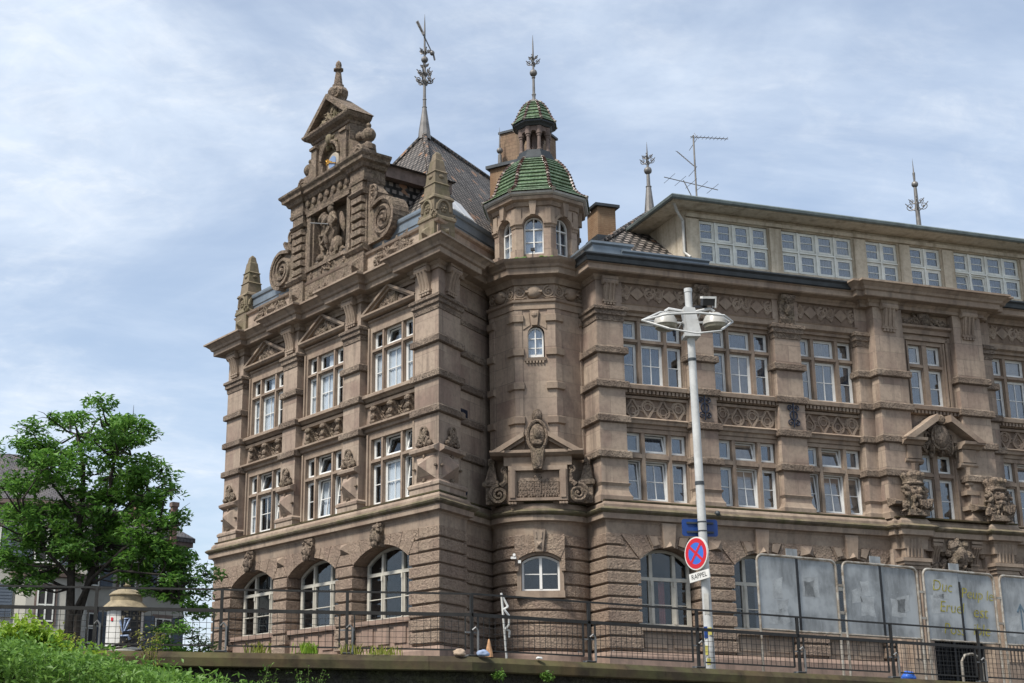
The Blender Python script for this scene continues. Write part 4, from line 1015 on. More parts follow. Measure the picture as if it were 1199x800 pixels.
# green glazed bell roof
def rows(pts, n):
    """resample a profile into n steps"""
    L_ = [0]
    for a, b in zip(pts[:-1], pts[1:]): L_.append(L_[-1] + hypot(b[0] - a[0], b[1] - a[1]))
    o = []
    for i in range(n + 1):
        t = L_[-1] * i / n
        for j in range(len(pts) - 1):
            if t <= L_[j + 1] + 1e-9:
                q = (t - L_[j]) / (L_[j + 1] - L_[j]); o.append((pts[j][0] + (pts[j + 1][0] - pts[j][0]) * q, pts[j][1] + (pts[j + 1][1] - pts[j][1]) * q)); break
    return o
def bell(prof, n, step, knob, name):
    pr = rows(prof, n); pp = []
    for (r0, z0), (r1, z1) in zip(pr[:-1], pr[1:]):
        pp += [(r0 + step * .8, z0 + .003), (r0 + step * 1.05, z0 + (z1 - z0) * .12), (r0 + step * .98, z0 + (z1 - z0) * .32), (r0 + (r1 - r0) * .55 + step * .55, z0 + (z1 - z0) * .6), (r1 + step * .15, z1)]
    mb = MB(); base = 1.0
    ring = octo(base); c8 = cos(pi / 8)
    mb.sweep(ring, [(r * c8 - base * c8, z) for r, z in pp], True)
    o = mb.build(name, 'green_glazed_tiles', building)
    kb = MB(); kp = MB(); hip = rows(prof, knob)
    for k in range(8):
        v = (Vector(ring[k]) - Vector(TC)).normalized()
        for i, (r, z) in enumerate(hip[:-1]):
            r1, z1 = hip[i + 1]; c = Vector(TC) + v * (r + step * .8); c1 = Vector(TC) + v * (r1 + step * .5)
            t = kp if i % 4 == 0 else kb
            t.tube([(c.x, c.y, z + .01), (c1.x, c1.y, z1 + .02)], [step * 1.15, step * .62], 6)
    kb.build('ridge_tile', 'ridge_tile_red', o, smooth=True); kp.build('ridge_tile', 'ridge_tile_pale', o, smooth=True)
    return o
bell([(2.08, 20.18), (1.82, 20.32), (1.58, 20.58), (1.48, 20.9), (1.35, 21.30), (1.14, 21.65), (.82, 22.0)], 13, .075, 17, 'turret_roof')
mb = MB(); mb.sweep(octo(.7), [(.14, 21.90), (.15, 22.02), (.08, 22.05), (.07, 22.16), (.02, 22.18), (.01, 22.29), (-.04, 22.31), (-.05, 22.41), (-.6, 22.42)], True); mb.build('lantern_base', 'dark_zinc', building)
mb = MB()
for k in range(8):
    a = radians(192.3 + 22.5 + 45 * k); x, y = TC[0] + .54 * sin(a), TC[1] + .54 * cos(a)
    mb.lathe(x, y, [(.10, 22.38), (.10, 22.46), (.075, 22.5), (.065, 22.98), (.09, 23.02), (.09, 23.08), (.12, 23.1), (.12, 23.4)], 8)
for k in range(8):
    F = oface(k, .58); h = .58 * sin(pi / 8)
    mb.prism(F, [(-h, 23.1), (-.14, 23.1)] + arc(0, 23.1, .14, -pi / 2, pi / 2, 8)[1:-1] + [(.14, 23.1), (h, 23.1), (h, 23.5), (-h, 23.5)], -.14, .02)
mb.lathe(TC[0], TC[1], [(.12, 22.3), (.12, 23.4)], 8)
mb.build('lantern', 'brown_stone', building)
mb = MB(); mb.sweep(octo(.58), [(-.4, 23.40), (.08, 23.42), (.14, 23.48), (.25, 23.53), (.25, 23.60), (-.4, 23.64)], True); mb.build('lantern_eave', 'dark_zinc', building)
bell([(.86, 23.60), (.73, 23.74), (.65, 23.94), (.54, 24.2), (.38, 24.45), (.17, 24.66)], 7, .055, 9, 'lantern_roof')
def finial(x, y, prof, curls, name='finial', mat='finial_metal'):
    mb = MB(); mb.lathe(x, y, prof, 10)
    for z, r, k in curls:
        for i in range(k):
            a = 2 * pi * i / k + .4; F = Fr((x, y), math.degrees(a), True)
            mb.spiral(F, r * .55, 0, z, r * .42, 1.3, 1, pi, .022, .2, 4); mb.tube([F(.03, 0, z - r * .5), F(r * .5, 0, z - r * .2), F(r * .95, 0, z + r * .35)], .02, 4)
    return mb.build(name, mat, building, smooth=True)
def sph(r, z): return [(r * cos(t), z + r * sin(t)) for t in [-1.3 + 2.6 * i / 8 for i in range(9)]]
finial(TC[0], TC[1], [(.11, 24.55), (.08, 24.7), (.06, 24.9), (.09, 25.0), (.055, 25.05), (.05, 25.68), (.08, 25.72)] + sph(.15, 25.93) + [(.04, 26.14), (.03, 26.9), (.025, 27.2), (.004, 27.6)], [(26.40, .30, 4), (26.6, .2, 4)])

# carved aedicule on the turret front
ZA = 8.60
mb = MB()
mb.box(TF, -1.02, 1.06, -.6, .16, ZA, 9.9)
for u in (-.86, .90): mb.box(TF, u - .13, u + .13, .1, .30, ZA, 9.78); mb.box(TF, u - .09, u + .09, .28, .34, ZA + .1, 9.7)
mb.box(TF, -1.0, 1.04, .1, .32, 9.66, 9.82); mb.box(TF, -.74, .78, .1, .30, ZA, ZA + .10)
for u in (-.86, .90):
    for q in (-.1, 0, .1): mb.lathe(*TF.xy(u + q, .30), [(.0, ZA - .16), (.05, ZA - .12), (.05, ZA - .05)], 6)
mb.nprism(TF, [(-.6, 9.82), (.24, 9.84), (.24, 10.14), (.34, 10.18), (.46, 10.26), (.46, 10.36), (-.6, 10.42)], -1.16, 1.20)
for sg in (-1, 1):
    for o, n1 in ((0, .56), (.12, .40)):
        mb.prism(TF, [(sg * 1.62, 10.28 - o * .1), (sg * (1.62 - .34 - o), 10.28 - o * .1), (sg * .42, 10.82 - o), (sg * .42, 10.99 - o)], -.6, n1)
    mb.prism(TF, [(sg * 1.3, 10.36), (sg * .42, 10.36), (sg * .42, 10.80)], -.6, .14)
    mb.nprism(TF, [(-.6, 10.16), (.40, 10.18), (.54, 10.27), (.54, 10.34), (-.6, 10.38)], min(sg * 1.62, sg * 1.1), max(sg * 1.62, sg * 1.1))
ae = mb.build('aedicule', 'sandstone_trim', building)
mb = MB()
mb.ell(TF, .04, .34, 10.86, .30, .2, .48, 16, 10); mb.tube([TF(.04 + .34 * cos(a), .44, 10.86 + .53 * sin(a)) for a in [2 * pi * i / 24 for i in range(24)]], .06, 6, True)
mb.ell(TF, .04, .52, 10.9, .14, .1, .2, 10, 7); mb.ell(TF, .04, .5, 10.6, .2, .1, .12, 10, 6); mb.ell(TF, .04, .60, 10.9, .03, .05, .05, 6, 4)
mb.ell(TF, .04, .25, 11.6, .19, .2, .27, 10, 7); mb.ell(TF, .04, .38, 11.56, .1, .1, .14, 8, 5)
mb.taper(TF, [(-.26, 10.38), (.34, 10.38), (.22, 9.6), (-.14, 9.6)], .2, [(-.2, 10.38), (.28, 10.38), (.18, 9.68), (-.1, 9.68)], .52); mb.ell(TF, .04, .5, 10.02, .16, .1, .34, 9, 6)
for sg in (-1, 1):
    mb.spiral(TF, .02 + sg * 1.38, .12, 8.86, .33, 2.0, -sg, pi / 2, .085)
    mb.tube([TF(.02 + sg * 1.30, .12, 9.16), TF(.02 + sg * 1.13, .14, 9.3), TF(.02 + sg * 1.12, .14, 9.55), TF(.02 + sg * 1.2, .14, 9.7)], [.1, .09, .07, .06], 6)
    mb.spiral(TF, .02 + sg * 1.17, .16, 9.72, .13, 1.2, sg, -pi / 2, .04)
mb.build('portrait_medallion', 'sandstone_weathered', ae, smooth=True)
mb = MB(); r_ = random.Random(9)     # relief view of the building itself
for u0, u1, z0, z1 in ((-.66, -.12, 8.78, 9.28), (.16, .74, 8.80, 9.26), (-.1, .13, 8.76, 9.42)):
    mb.box(TF, u0, u1, .14, .21, z0, z1)
    for i in range(int((u1 - u0) / .1)):
        for j in range(3): mb.box(TF, u0 + .03 + i * .1, u0 + .08 + i * .1, .2, .225, z0 + .05 + j * .15, z0 + .14 + j * .15)
    mb.prism(TF, [(u0 - .03, z1), (u1 + .03, z1), ((u0 + u1) / 2 + .1, z1 + .12), ((u0 + u1) / 2 - .1, z1 + .12)], .14, .22)
for i in range(16): mb.ell(TF, -.68 + i * .095, .19, 8.76 + r_.uniform(-.02, .06), .05, .05, .07, 6, 4)
mb.build('relief', 'sandstone_carved', ae)
for F, u, n, sc in ((TF, 1.72, -.30, 1.0), (TF, -1.62, -.3, 1.0)):
    x, y = F.xy(u, n); ph = radians(-22 + 45)
    mb = MB(); mb.lathe(x, y, [(.28, 8.55), (.28, 9.15), (.40, 9.2), (.42, 9.3), (.36, 9.36), (.30, 9.4), (.17, 9.85), (.12, 9.9), (.14, 9.94), (.10, 9.98), (.16, 10.06), (.12, 10.16), (.01, 10.2)], 4, ph); mb.build('obelisk', 'sandstone_weathered', building)

# ================================================================== the wing, upper storeys
TWW = -.30
def wpier(u0, u1, n, nb, ret=False, bands=BANDS, capz=True):
    pth = upath(W, u0, u1, nb, n)
    p = shaft(W, pth, bands=bands, cap=capz, z0=8.54, top=16.7)
    mb = MB(); mb.sweep(pth, [(-.04, 8.54), (.10, 8.54), (.10, 8.76), (.06, 8.82), (-.02, 9.02), (-.04, 9.02)])
    mb.sweep(pth, [(-.04, 9.10), (.0, 9.11), (.06, 9.22), (.0, 9.24), (-.04, 9.24)])
    mb.build('base', 'sandstone_trim', p)
    return p
wpier(0.0, 1.02, 0, -1.25)
for u0, u1 in ((3.58, 4.60), (7.13, 8.20), (19.15, 20.2), (22.75, 23.8)): wpier(u0, u1, 0, -.4)
wpier(10.62, 11.25, 0, -.4); wpier(15.95, 16.6, 0, -.4)
for u0, u1 in ((11.12, 12.36), (14.62, 15.86)): wpier(u0, u1, .45, -.4, capz=False)
def bracket(uc, n, w=.52, z0=15.72, z1=16.7):
    mb = MB(); console(mb, W, uc, w, z0, z1, n, .22); mb.build('console', 'sandstone_trim', building, smooth=True)
bracket(.50, 0)
mb = MB()
for uc in (4.09, 7.66, 19.67, 23.27):
    mb.nprism(W, [(-.02, 15.62), (.10, 15.66), (.16, 15.8), (.12, 16.1), (.18, 16.45), (.30, 16.6), (.30, 16.72), (-.02, 16.74)], uc - .3, uc + .3)
    mb.ell(W, uc, .18, 16.2, .15, .1, .26, 9, 6); rosette(mb, W, uc, .26, 16.5, .13, .06)
    for q in (-.2, 0, .2): mb.box(W, uc + q - .07, uc + q + .07, 0, .14, 15.54, 15.66)
mb.build('console', 'sandstone_weathered', building, smooth=True)
for uc in (11.74, 15.24): bracket(uc, .45, .6, 15.66, 16.8)
LW = [(-1.17, -.60), (-.43, .43), (.60, 1.17)]
BW = (2.30, 5.87, 9.41, 17.9, 21.5)
for bi, uc in enumerate(BW):
    half = 1.32
    mb = MB()
    for a, b in ((uc - half, uc - 1.17), (uc + 1.17, uc + half)): mb.box(W, a, b, TWW - .25, TWW, 8.5, 16.7)
    mb.box(W, uc - 1.17, uc + 1.17, TWW - .25, TWW + .002, 15.3, 16.7); mb.box(W, uc - 1.17, uc + 1.17, TWW - .25, TWW + .002, 11.2, 12.86); mb.box(W, uc - 1.17, uc + 1.17, TWW - .25, TWW + .002, 8.5, 8.72)
    mb.build('wall', 'sandstone', building)
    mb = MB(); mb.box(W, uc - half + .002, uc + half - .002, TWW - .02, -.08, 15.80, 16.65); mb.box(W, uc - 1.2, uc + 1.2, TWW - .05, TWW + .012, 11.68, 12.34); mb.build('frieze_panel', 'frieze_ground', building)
    mb = MB()
    mb.nprism(W, [(TWW - .1, 12.46), (TWW + .15, 12.5), (TWW + .15, 12.62), (TWW + .32, 12.66), (TWW + .34, 12.80), (TWW + .1, 12.90), (TWW - .1, 12.9)], uc - 1.31, uc + 1.31)
    dentils(mb, W, uc - 1.3, uc + 1.3, 12.52, 12.64, TWW + .14, TWW + .27, .15)
    mb.nprism(W, [(TWW - .1, 12.33), (TWW + .12, 12.35), (TWW + .12, 12.44), (TWW - .1, 12.46)], uc - 1.30, uc + 1.30)
    mb.nprism(W, [(TWW - .1, 11.3), (TWW + .06, 11.3), (TWW + .08, 11.42), (TWW + .16, 11.45), (TWW + .18, 11.54), (TWW + .24, 11.60), (TWW + .1, 11.68), (TWW - .1, 11.7)], uc - 1.31, uc + 1.31)
    mb.nprism(W, [(TWW - .1, 15.40), (TWW + .14, 15.42), (TWW + .14, 15.52), (TWW + .28, 15.58), (TWW + .30, 15.76), (TWW + .34, 15.80), (TWW - .1, 15.84)], uc - 1.31, uc + 1.31)
    mb.nprism(W, [(TWW - .1, 8.56), (TWW + .22, 8.58), (TWW + .22, 8.66), (TWW - .1, 8.76)], uc - 1.3, uc + 1.3)
    for u in (uc - 1.28, uc + 1.2): mb.box(W, u, u + .08, TWW - .1, TWW + .12, 11.68, 12.34)
    mb.build('moulding', 'sandstone_trim', building)
    # pierced-looking tracery panel: crossing ogee arcs
    mb = MB(); zb, ztp = 11.70, 12.33; hh = (ztp - zb); n0 = TWW + .03
    k = 4; cw = 2.4 / k
    for i in range(k):
        c = uc - 1.2 + cw * (i + .5); up = 1 if i % 2 == bi % 2 else -1
        zm = (zb + ztp) / 2
        ring = []
        for t in range(25):
            a = 2 * pi * t / 24; r = .235; zz_ = sin(a); tip = max(0, up * zz_) ** 6 * .16
            ring.append(W(c + r * cos(a) * (1 - .25 * max(0, up * zz_) ** 2), n0, zm - up * .07 + r * zz_ + up * tip))
        mb.tube(ring[:-1], .052, 5, True)
        mb.tube([W(c + .13 * cos(a), n0 - .01, zm - up * .07 + .13 * sin(a)) for a in [2 * pi * t / 14 for t in range(14)]], .034, 5, True)
        for sg in (-1, 1):
            for s2 in (-1, 1): mb.tube([W(c + sg * (cw * .5 - .23 * cos(t)), n0, zm + s2 * (.32 - .26 * sin(t))) for t in [pi * .5 * q / 6 for q in range(7)]], .034, 5)
            mb.ell(W, c + sg * cw * .5, n0, zm, .05, .04, .05, 6, 4)
    mb.build('tracery_panel', 'sandstone_trim', building, smooth=True)
    mb = MB(); scroll_frieze(mb, W, uc - 1.30, uc + 1.30, 15.88, 16.56, -.08); mb.build('frieze', 'sandstone_trim', building, smooth=True)
    tl = [{(0, 0), (1, 1), (1, 0)}, {(1, 1), (1, 0)}, {(0, 0), (1, 0), (2, 0), (1, 1)}, {(1, 1)}, set()][bi]
    cu = [(0, 0, 0, 1), (1, 0, 0, 1), (2, 0, 0, 1), (0, 1, 0, 1), (1, 1, 0, 1), (2, 1, 0, 1)]
    cells_window(W, uc, LW, [(12.90, 14.42), (14.60, 15.28)], -.46, set(), glass_m='reflective_glass', cur='curtain_net', curtains=[c for i, c in enumerate(cu) if (i + bi) % 5 != 2], surround=.13, nmull=TWW)
    cells_window(W, uc, LW, [(8.74, 10.16), (10.44, 11.14)], -.46, tl, glass_m='reflective_glass', cur='curtain_net', curtains=[c for i, c in enumerate(cu) if (i + bi) % 5 != 3 or i == 1], surround=.13, nmull=TWW)
# projecting bay between its two piers
uc = 13.49; nr = .10
mb = MB()
for a, b in ((uc - 1.3, uc - .82), (uc + .82, uc + 1.3)): mb.box(W, a, b, nr - .5, nr, 8.5, 16.7)
for a, b in ((8.5, 8.62), (11.12, 12.96), (15.36, 16.75)): mb.box(W, uc - .82, uc + .82, nr - .5, nr + .002, a, b)
mb.build('wall', 'sandstone', building)
mb = MB()
mb.nprism(W, [(nr - .1, 12.55), (nr + .2, 12.6), (nr + .2, 12.7), (nr + .36, 12.74), (nr + .38, 12.88), (nr + .1, 12.98), (nr - .1, 12.98)], uc - 1.12, uc + 1.12); dentils(mb, W, uc - 1.1, uc + 1.1, 12.60, 12.72, nr + .16, nr + .30, .15)
mb.nprism(W, [(nr - .1, 15.74), (nr + .12, 15.76), (nr + .14, 15.92), (nr + .26, 15.98), (nr + .28, 16.06), (nr - .1, 16.1)], uc - 1.22, uc + 1.22)
for sg in (-1, 1):
    for q, o in ((.9, .10), (1.02, .06)): mb.box(W, min(uc + sg * q, uc + sg * (q + .1)), max(uc + sg * q, uc + sg * (q + .1)), nr - .1, nr + o, 12.96, 15.6 + (q - .9))
mb.box(W, uc - 1.12, uc + 1.12, nr - .1, nr + .1, 15.50, 15.62)
mb.build('moulding', 'sandstone_trim', building)
mb = MB()
mb.prism(W, [(uc - 1.2, 16.08), (uc + 1.2, 16.08), (uc + .35, 16.4), (uc - .35, 16.4)], nr - .05, nr + .06)
mb.ell(W, uc, nr + .14, 16.46, .28, .14, .24, 12, 7); mb.ell(W, uc, nr + .2, 16.2, .16, .12, .2, 9, 6)
for sg in (-1, 1):
    mb.spiral(W, uc + sg * .42, nr + .1, 16.26, .17, 1.5, sg, pi / 2, .05); mb.spiral(W, uc + sg * .85, nr + .1, 16.2, .13, 1.4, -sg, pi / 2, .045)
    mb.tube([W(uc + sg * (.2 + t * .95), nr + .1, 16.36 - .22 * t + .05 * sin(t * 9)) for t in [q / 10 for q in range(11)]], .055, 6)
carve(mb, W, uc, nr + .08, 16.22, 1.5, .3, .1, 18, 77)
mb.build('crest', 'sandstone_weathered', building, smooth=True)
L2 = [(-.72, -.14), (.14, .72)]
cells_window(W, uc, L2, [(13.0, 14.40), (14.60, 15.34)], nr - .16, set(), glass_m='reflective_glass', cur='curtain_net', curtains=[(0, 0, 0, 1), (0, 1, 0, 1), (1, 1, 0, .6)], surround=.12, nmull=nr)
cells_window(W, uc, L2, [(8.62, 10.2), (10.44, 11.1)], nr - .16, set(), glass_m='reflective_glass', cur='curtain_net', curtains=[(0, 0, 0, .6)], surround=.12, nmull=nr)
# pediment with cartouche over the lower bay window
mb = MB()
for sg in (-1, 1):
    mb.prism(W, [(uc + sg * 1.72, 11.52), (uc + sg * 1.36, 11.52), (uc + sg * .28, 12.24), (uc + sg * .28, 12.50)], nr - .05, nr + .78)
    mb.prism(W, [(uc + sg * 1.5, 11.56), (uc + sg * .5, 11.56), (uc + sg * .5, 12.1)], nr - .05, nr + .30)
    mb.nprism(W, [(nr - .05, 11.30), (nr + .5, 11.32), (nr + .6, 11.42), (nr + .74, 11.46), (nr + .76, 11.56), (nr - .05, 11.6)], min(uc + sg * 1.70, uc + sg * .80), max(uc + sg * 1.70, uc + sg * .80))
    mb.taper(W, rect(uc + sg * 1.18 - .34, uc + sg * 1.18 + .34, 10.78, 11.32), nr - .05, rect(uc + sg * 1.18 - .30, uc + sg * 1.18 + .30, 10.82, 11.3), nr + .44)
    mb.nprism(W, [(nr, 10.62), (nr + .34, 10.64), (nr + .42, 10.72), (nr + .42, 10.80), (nr, 10.84)], uc + sg * 1.18 - .38, uc + sg * 1.18 + .38)
    mb.taper(W, rect(uc + sg * 1.18 - .2, uc + sg * 1.18 + .2, 10.2, 10.62), nr, rect(uc + sg * 1.18 - .16, uc + sg * 1.18 + .16, 10.3, 10.62), nr + .3)
    x, y = W.xy(uc + sg * 1.18, nr + .26)
    mb.lathe(x, y, [(.03, 9.85), (.15, 10.0), (.13, 10.25), (.19, 10.55), (.22, 10.64)], 8)
    for z in (9.05, 9.62): mb.box(W, min(uc + sg * .95, uc + sg * 1.5), max(uc + sg * .95, uc + sg * 1.5), nr, nr + .38, z, z + .16)
mb.nprism(W, [(nr - .05, 11.14), (nr + .1, 11.15), (nr + .14, 11.24), (nr - .05, 11.28)], uc - .9, uc + .9)
pd = mb.build('pediment', 'sandstone_trim', building)
mb = MB(); mb.ell(W, uc, nr + .42, 11.72, .34, .22, .46, 14, 9); mb.tube([W(uc + .36 * cos(a), nr + .42, 11.70 + .46 * sin(a)) for a in [2 * pi * i / 20 for i in range(20)]], .055, 6, True)
mb.ell(W, uc, nr + .5, 12.34, .2, .18, .2, 9, 6); carve(mb, W, uc, nr + .2, 11.42, 1.6, .4, .24, 34, 91)
for sg in (-1, 1): mb.spiral(W, uc + sg * .46, nr + .34, 11.76, .2, 1.4, sg, pi / 2, .06)
mb.build('cartouche', 'sandstone_weathered', pd, smooth=True)
# crowned mask busts standing on the ledge
def mask_bust(uc):
    n = .95; mb = MB()
    mb.taper(W, rect(uc - .48, uc + .48, 8.60, 8.84), .3, rect(uc - .42, uc + .42, 8.62, 8.82), n + .1)
    mb.ell(W, uc, n - .15, 9.52, .34, .34, .42, 14, 10)                    # head
    r3 = random.Random(int(uc * 7))
    for i in range(46):
        a = r3.uniform(-.3, pi + .3); q = r3.uniform(.30, .46); mb.ell(W, uc + q * cos(a) * 1.05, n - .1 + r3.uniform(-.18, .16), 9.46 + q * sin(a) * .95 - (.1 if r3.random() < .5 else 0), r3.uniform(.05, .1), r3.uniform(.06, .12), r3.uniform(.07, .14), 7, 5, r3.uniform(0, 3))
    for i in range(16): mb.ell(W, uc + r3.gauss(0, .15), n + r3.uniform(-.05, .16), 9.18 + r3.gauss(0, .09), .06, .08, .1, 6, 5)
    mb.ell(W, uc, n + .18, 9.50, .07, .13, .13, 8, 6); mb.ell(W, uc, n + .05, 9.28, .22, .18, .13, 10, 6)    # nose, beard
    for sg in (-1, 1):
        mb.ell(W, uc + sg * .14, n + .13, 9.62, .09, .05, .045, 8, 5); mb.ell(W, uc + sg * .33, n - .1, 9.45, .12, .2, .34, 8, 6)
        mb.spiral(W, uc + sg * .42, n - .02, 8.98, .22, 1.6, sg, pi / 2, .08); mb.ell(W, uc + sg * .16, n + .12, 9.44, .09, .07, .08, 7, 5)
    x, y = W.xy(uc, n - .15); mb.lathe(x, y, [(.36, 9.72), (.40, 9.78), (.36, 9.84), (.36, 9.90), (.43, 10.04), (.3, 10.04)], 12)
    for i in range(8): a = 2 * pi * i / 8; mb.ell(W, uc + .36 * cos(a), n - .15 + .36 * sin(a), 10.08, .09, .09, .11, 7, 5)
    mb.ell(W, uc, n - .15, 10.12, .2, .2, .16, 9, 6)
    mb.taper(W, [(uc - .08, 9.2), (uc + .62, 9.26), (uc + .56, 8.92), (uc + .24, 8.80), (uc - .02, 8.95)], n + .02, [(uc, 9.16), (uc + .54, 9.2), (uc + .48, 8.96), (uc + .24, 8.86), (uc + .04, 8.98)], n + .20)
    for q in range(4): mb.tube([W(uc + .06 + q * .14, n + .2, 9.16), W(uc + .12 + q * .1, n + .2, 8.94)], .025, 5)
    carve(mb, W, uc, n - .05, 8.92, 1.1, .36, .22, 22, int(uc)); carve(mb, W, uc + .2, n - .2, 9.4, .9, .7, .16, 14, int(uc) + 7)
    mb.nprism(W, [(.4, 8.98), (.86, 9.02), (.9, 9.12), (.4, 9.3)], uc - .86, uc - .42)
    return mb.build('carved_bust', 'sandstone_weathered', building, smooth=True)
mask_bust(11.9); mask_bust(15.42)
# cornice, gutter
CW = [(-.6, 16.56), (.02, 16.58), (.06, 16.66), (.10, 16.70), (.12, 16.76), (.44, 16.80), (.48, 16.84), (.48, 17.02), (.56, 17.06), (-.6, 17.08)]
wp = [W.xy(-.02, -1.6), W.xy(-.02, .02), W.xy(10.7, .02)]; wq = [W.xy(16.45, .02), W.xy(24, .02)]
mb = MB(); mb.sweep(wp, CW); mb.sweep(wq, CW)
rp = [W.xy(10.72, -.6), W.xy(10.72, .30), W.xy(10.98, .30), W.xy(10.98, .48), W.xy(16.0, .48), W.xy(16.0, .30), W.xy(16.28, .30), W.xy(16.28, -.6)]
mb.sweep(rp, [(o * .9 - .02, z) for o, z in COR]); mb.build('cornice', 'sandstone_trim', building)
GUT = [(-.6, 17.08), (.50, 17.08), (.55, 17.12), (.58, 17.26), (.66, 17.33), (.66, 17.38), (-.6, 17.40)]
mb = MB(); mb.sweep([W.xy(-.02, -1.6), W.xy(-.02, .02), W.xy(10.5, .02)], GUT); mb.sweep([W.xy(16.55, .02), W.xy(24, .02)], GUT); mb.build('gutter', 'dark_zinc', building)
mb = MB(); mb.sweep([W.xy(.12, -1.5), W.xy(.12, .0), W.xy(.95, .0), W.xy(.95, -.6)], [(-.4, 17.40), (.34, 17.40), (.34, 17.78), (.42, 17.84), (.42, 17.92), (-.4, 17.95)])
mb.sweep([W.xy(.9, .02), W.xy(4.4, .02)], [(-.5, 17.40), (.36, 17.40), (.36, 17.56), (.44, 17.62), (.44, 17.68), (-.5, 17.72)])
mb.sweep([W.xy(4.4, -.1), W.xy(24, -.1)], [(-.5, 17.40), (.1, 17.40), (.1, 17.46), (-.5, 17.5)]); mb.build('flashing', 'zinc', building)
# tiled roof with hipped end
def face(mb, pts, t=.12):
    """a roof plane with thickness"""
    P = [Vector(p) for p in pts]; nn = (P[1] - P[0]).cross(P[2] - P[0]).normalized()
    if nn.z < 0: nn = -nn
    k = len(P); vs = [tuple(p) for p in P] + [tuple(p - nn * t) for p in P]
    mb.add(vs, [tuple(range(k)), tuple(range(2 * k - 1, k - 1, -1))] + [(i, (i + 1) % k, k + (i + 1) % k, k + i) for i in range(k)])
mb = MB(); ap = W(5.45, -6.0, 22.1)
face(mb, [W(-.25, -.35, 17.62), W(24, -.35, 17.62), W(24, -6, 22.1), ap]); face(mb, [W(-.25, -.35, 17.62), ap, W(-.25, -11.65, 17.62)]); face(mb, [W(-.25, -11.65, 17.62), ap, W(24, -6, 22.1), W(24, -11.65, 17.62)])
rf = mb.build('roof', 'pale_roof_tiles', building)
mb = MB(); h0 = Vector(W(-.25, -.35, 17.66)); h1 = Vector(ap)
for i in range(26): a = h0.lerp(h1, i / 26); b = h0.lerp(h1, (i + 1.1) / 26); mb.tube([tuple(a), tuple(b + Vector((0, 0, .02)))], [.12, .09], 7)
mb.build('ridge_tile', 'roof_tiles', rf, smooth=True)
mb = MB(); mb.box(W, 4.4, 23.5, -12.0, -.6, 8, 17.6); mb.box(W, .2, 5, -11.6, -1.2, 8, 17.5); mb.box(W, 24, 24.3, -12, -.3, 1.7, 17.5); mb.build('rear_wall', 'sandstone', building)
# long dormer
ND = -.50
mb = MB(); DW = [(4.58, 7.46, 4), (8.06, 11.14, 4), (11.76, 13.18, 2), (13.74, 15.14, 2), (15.76, 18.82, 4), (19.4, 22.4, 4)]
us = [3.92] + [q for a, b, k in DW for q in (a, b)] + [24.0]
for a, b in zip(us[::2], us[1::2]): mb.box(W, a, b, -2.0, ND, 17.45, 19.62); mb.box(W, a + .05, b - .05, ND - .01, ND + .09, 17.5, 19.60)
mb.box(W, 3.92, 24, -2.0, ND, 19.62, 19.95); mb.box(W, 3.98, 24, -2.0, ND, 17.45, 17.93); mb.box(W, 3.92, 4.1, -6.5, -2.0, 17.45, 19.95)
mb.box(W, 4.0, 24, ND - .02, ND + .12, 19.66, 19.80)
mb.build('dormer_wall', 'dormer_render', building)
mb = MB(); mb.sweep([W.xy(3.9, -7.0), W.xy(3.9, ND), W.xy(24.2, ND)], [(-1.0, 19.93), (.16, 19.94), (.28, 19.93), (.72, 19.97), (.74, 20.02), (-1, 20.03)]); mb.build('dormer_eave', 'dormer_render', building)
mb = MB(); mb.sweep([W.xy(3.9, -7.0), W.xy(3.9, ND), W.xy(24.2, ND)], [(-.5, 20.035), (.74, 20.035), (.80, 19.99), (.88, 20.03), (.90, 20.12), (.84, 20.18), (-.5, 20.24)])
mb.hprism([W.xy(4.2, -1.0), W.xy(24, -1.0), W.xy(24, -7), W.xy(4.2, -7)], 20.1, 20.28); mb.build('dormer_roof', 'eave_copper', building)
for a, b, k in DW:
    uc = (a + b) / 2; w = (b - a); p = .10; cw = (w - p * (k - 1)) / k
    ls = [(-w / 2 + i * (cw + p), -w / 2 + i * (cw + p) + cw) for i in range(k)]
    t = {(0, 0), (1, 0)} if a == 15.76 else set()
    cells_window(W, uc, ls, [(17.96, 18.73), (18.85, 19.60)], ND - .10, t, bars='all', glass_m='reflective_glass', cur='curtain_net', curtains=[(i, r, 0, 1 if i < k - 1 else .72) for i in range(k) for r in (0, 1)], mull='green_white_paint', frame_m='green_white_paint', nmull=ND - .05)
mb = MB(); P_ = [W(3.36, -.1, 20.0), W(3.5, -.2, 19.75), W(3.86, -.42, 19.45), W(3.86, -.42, 18.2), W(3.98, -.2, 17.95)]
mb.tube(P_, .055, 8); mb.box(W, 3.28, 3.46, -.2, .0, 19.95, 20.12); mb.build('downpipe', 'lamp_dish', building, smooth=True)
mb = MB()
for u in (4.09, 7.68):            # forged tie-plate scrolls between the storeys
    n = .06
    mb.tube([W(u, n, 11.72), W(u, n, 12.62)], .03, 5); mb.tube([W(u + .15 * cos(a), n, 12.16 + .17 * sin(a)) for a in [2 * pi * i / 14 for i in range(14)]], .03, 5, True)
    for sg in (-1, 1):
        for z, q in ((12.46, 1), (11.88, -1)): mb.spiral(W, u + sg * .13, n, z, .11, 1.3, sg * q, -q * pi / 2, .028)
mb.build('tie_plate', 'blue_iron', building, smooth=True)
finial(*W.xy(5.45, -6.0), [(.24, 21.9), (.17, 22.6), (.11, 23.2), (.13, 23.25), (.08, 23.3), (.07, 23.8)] + sph(.17, 23.98) + [(.05, 24.2), (.04, 24.6), (.004, 25.3)], [(24.42, .34, 4), (24.62, .24, 4)])
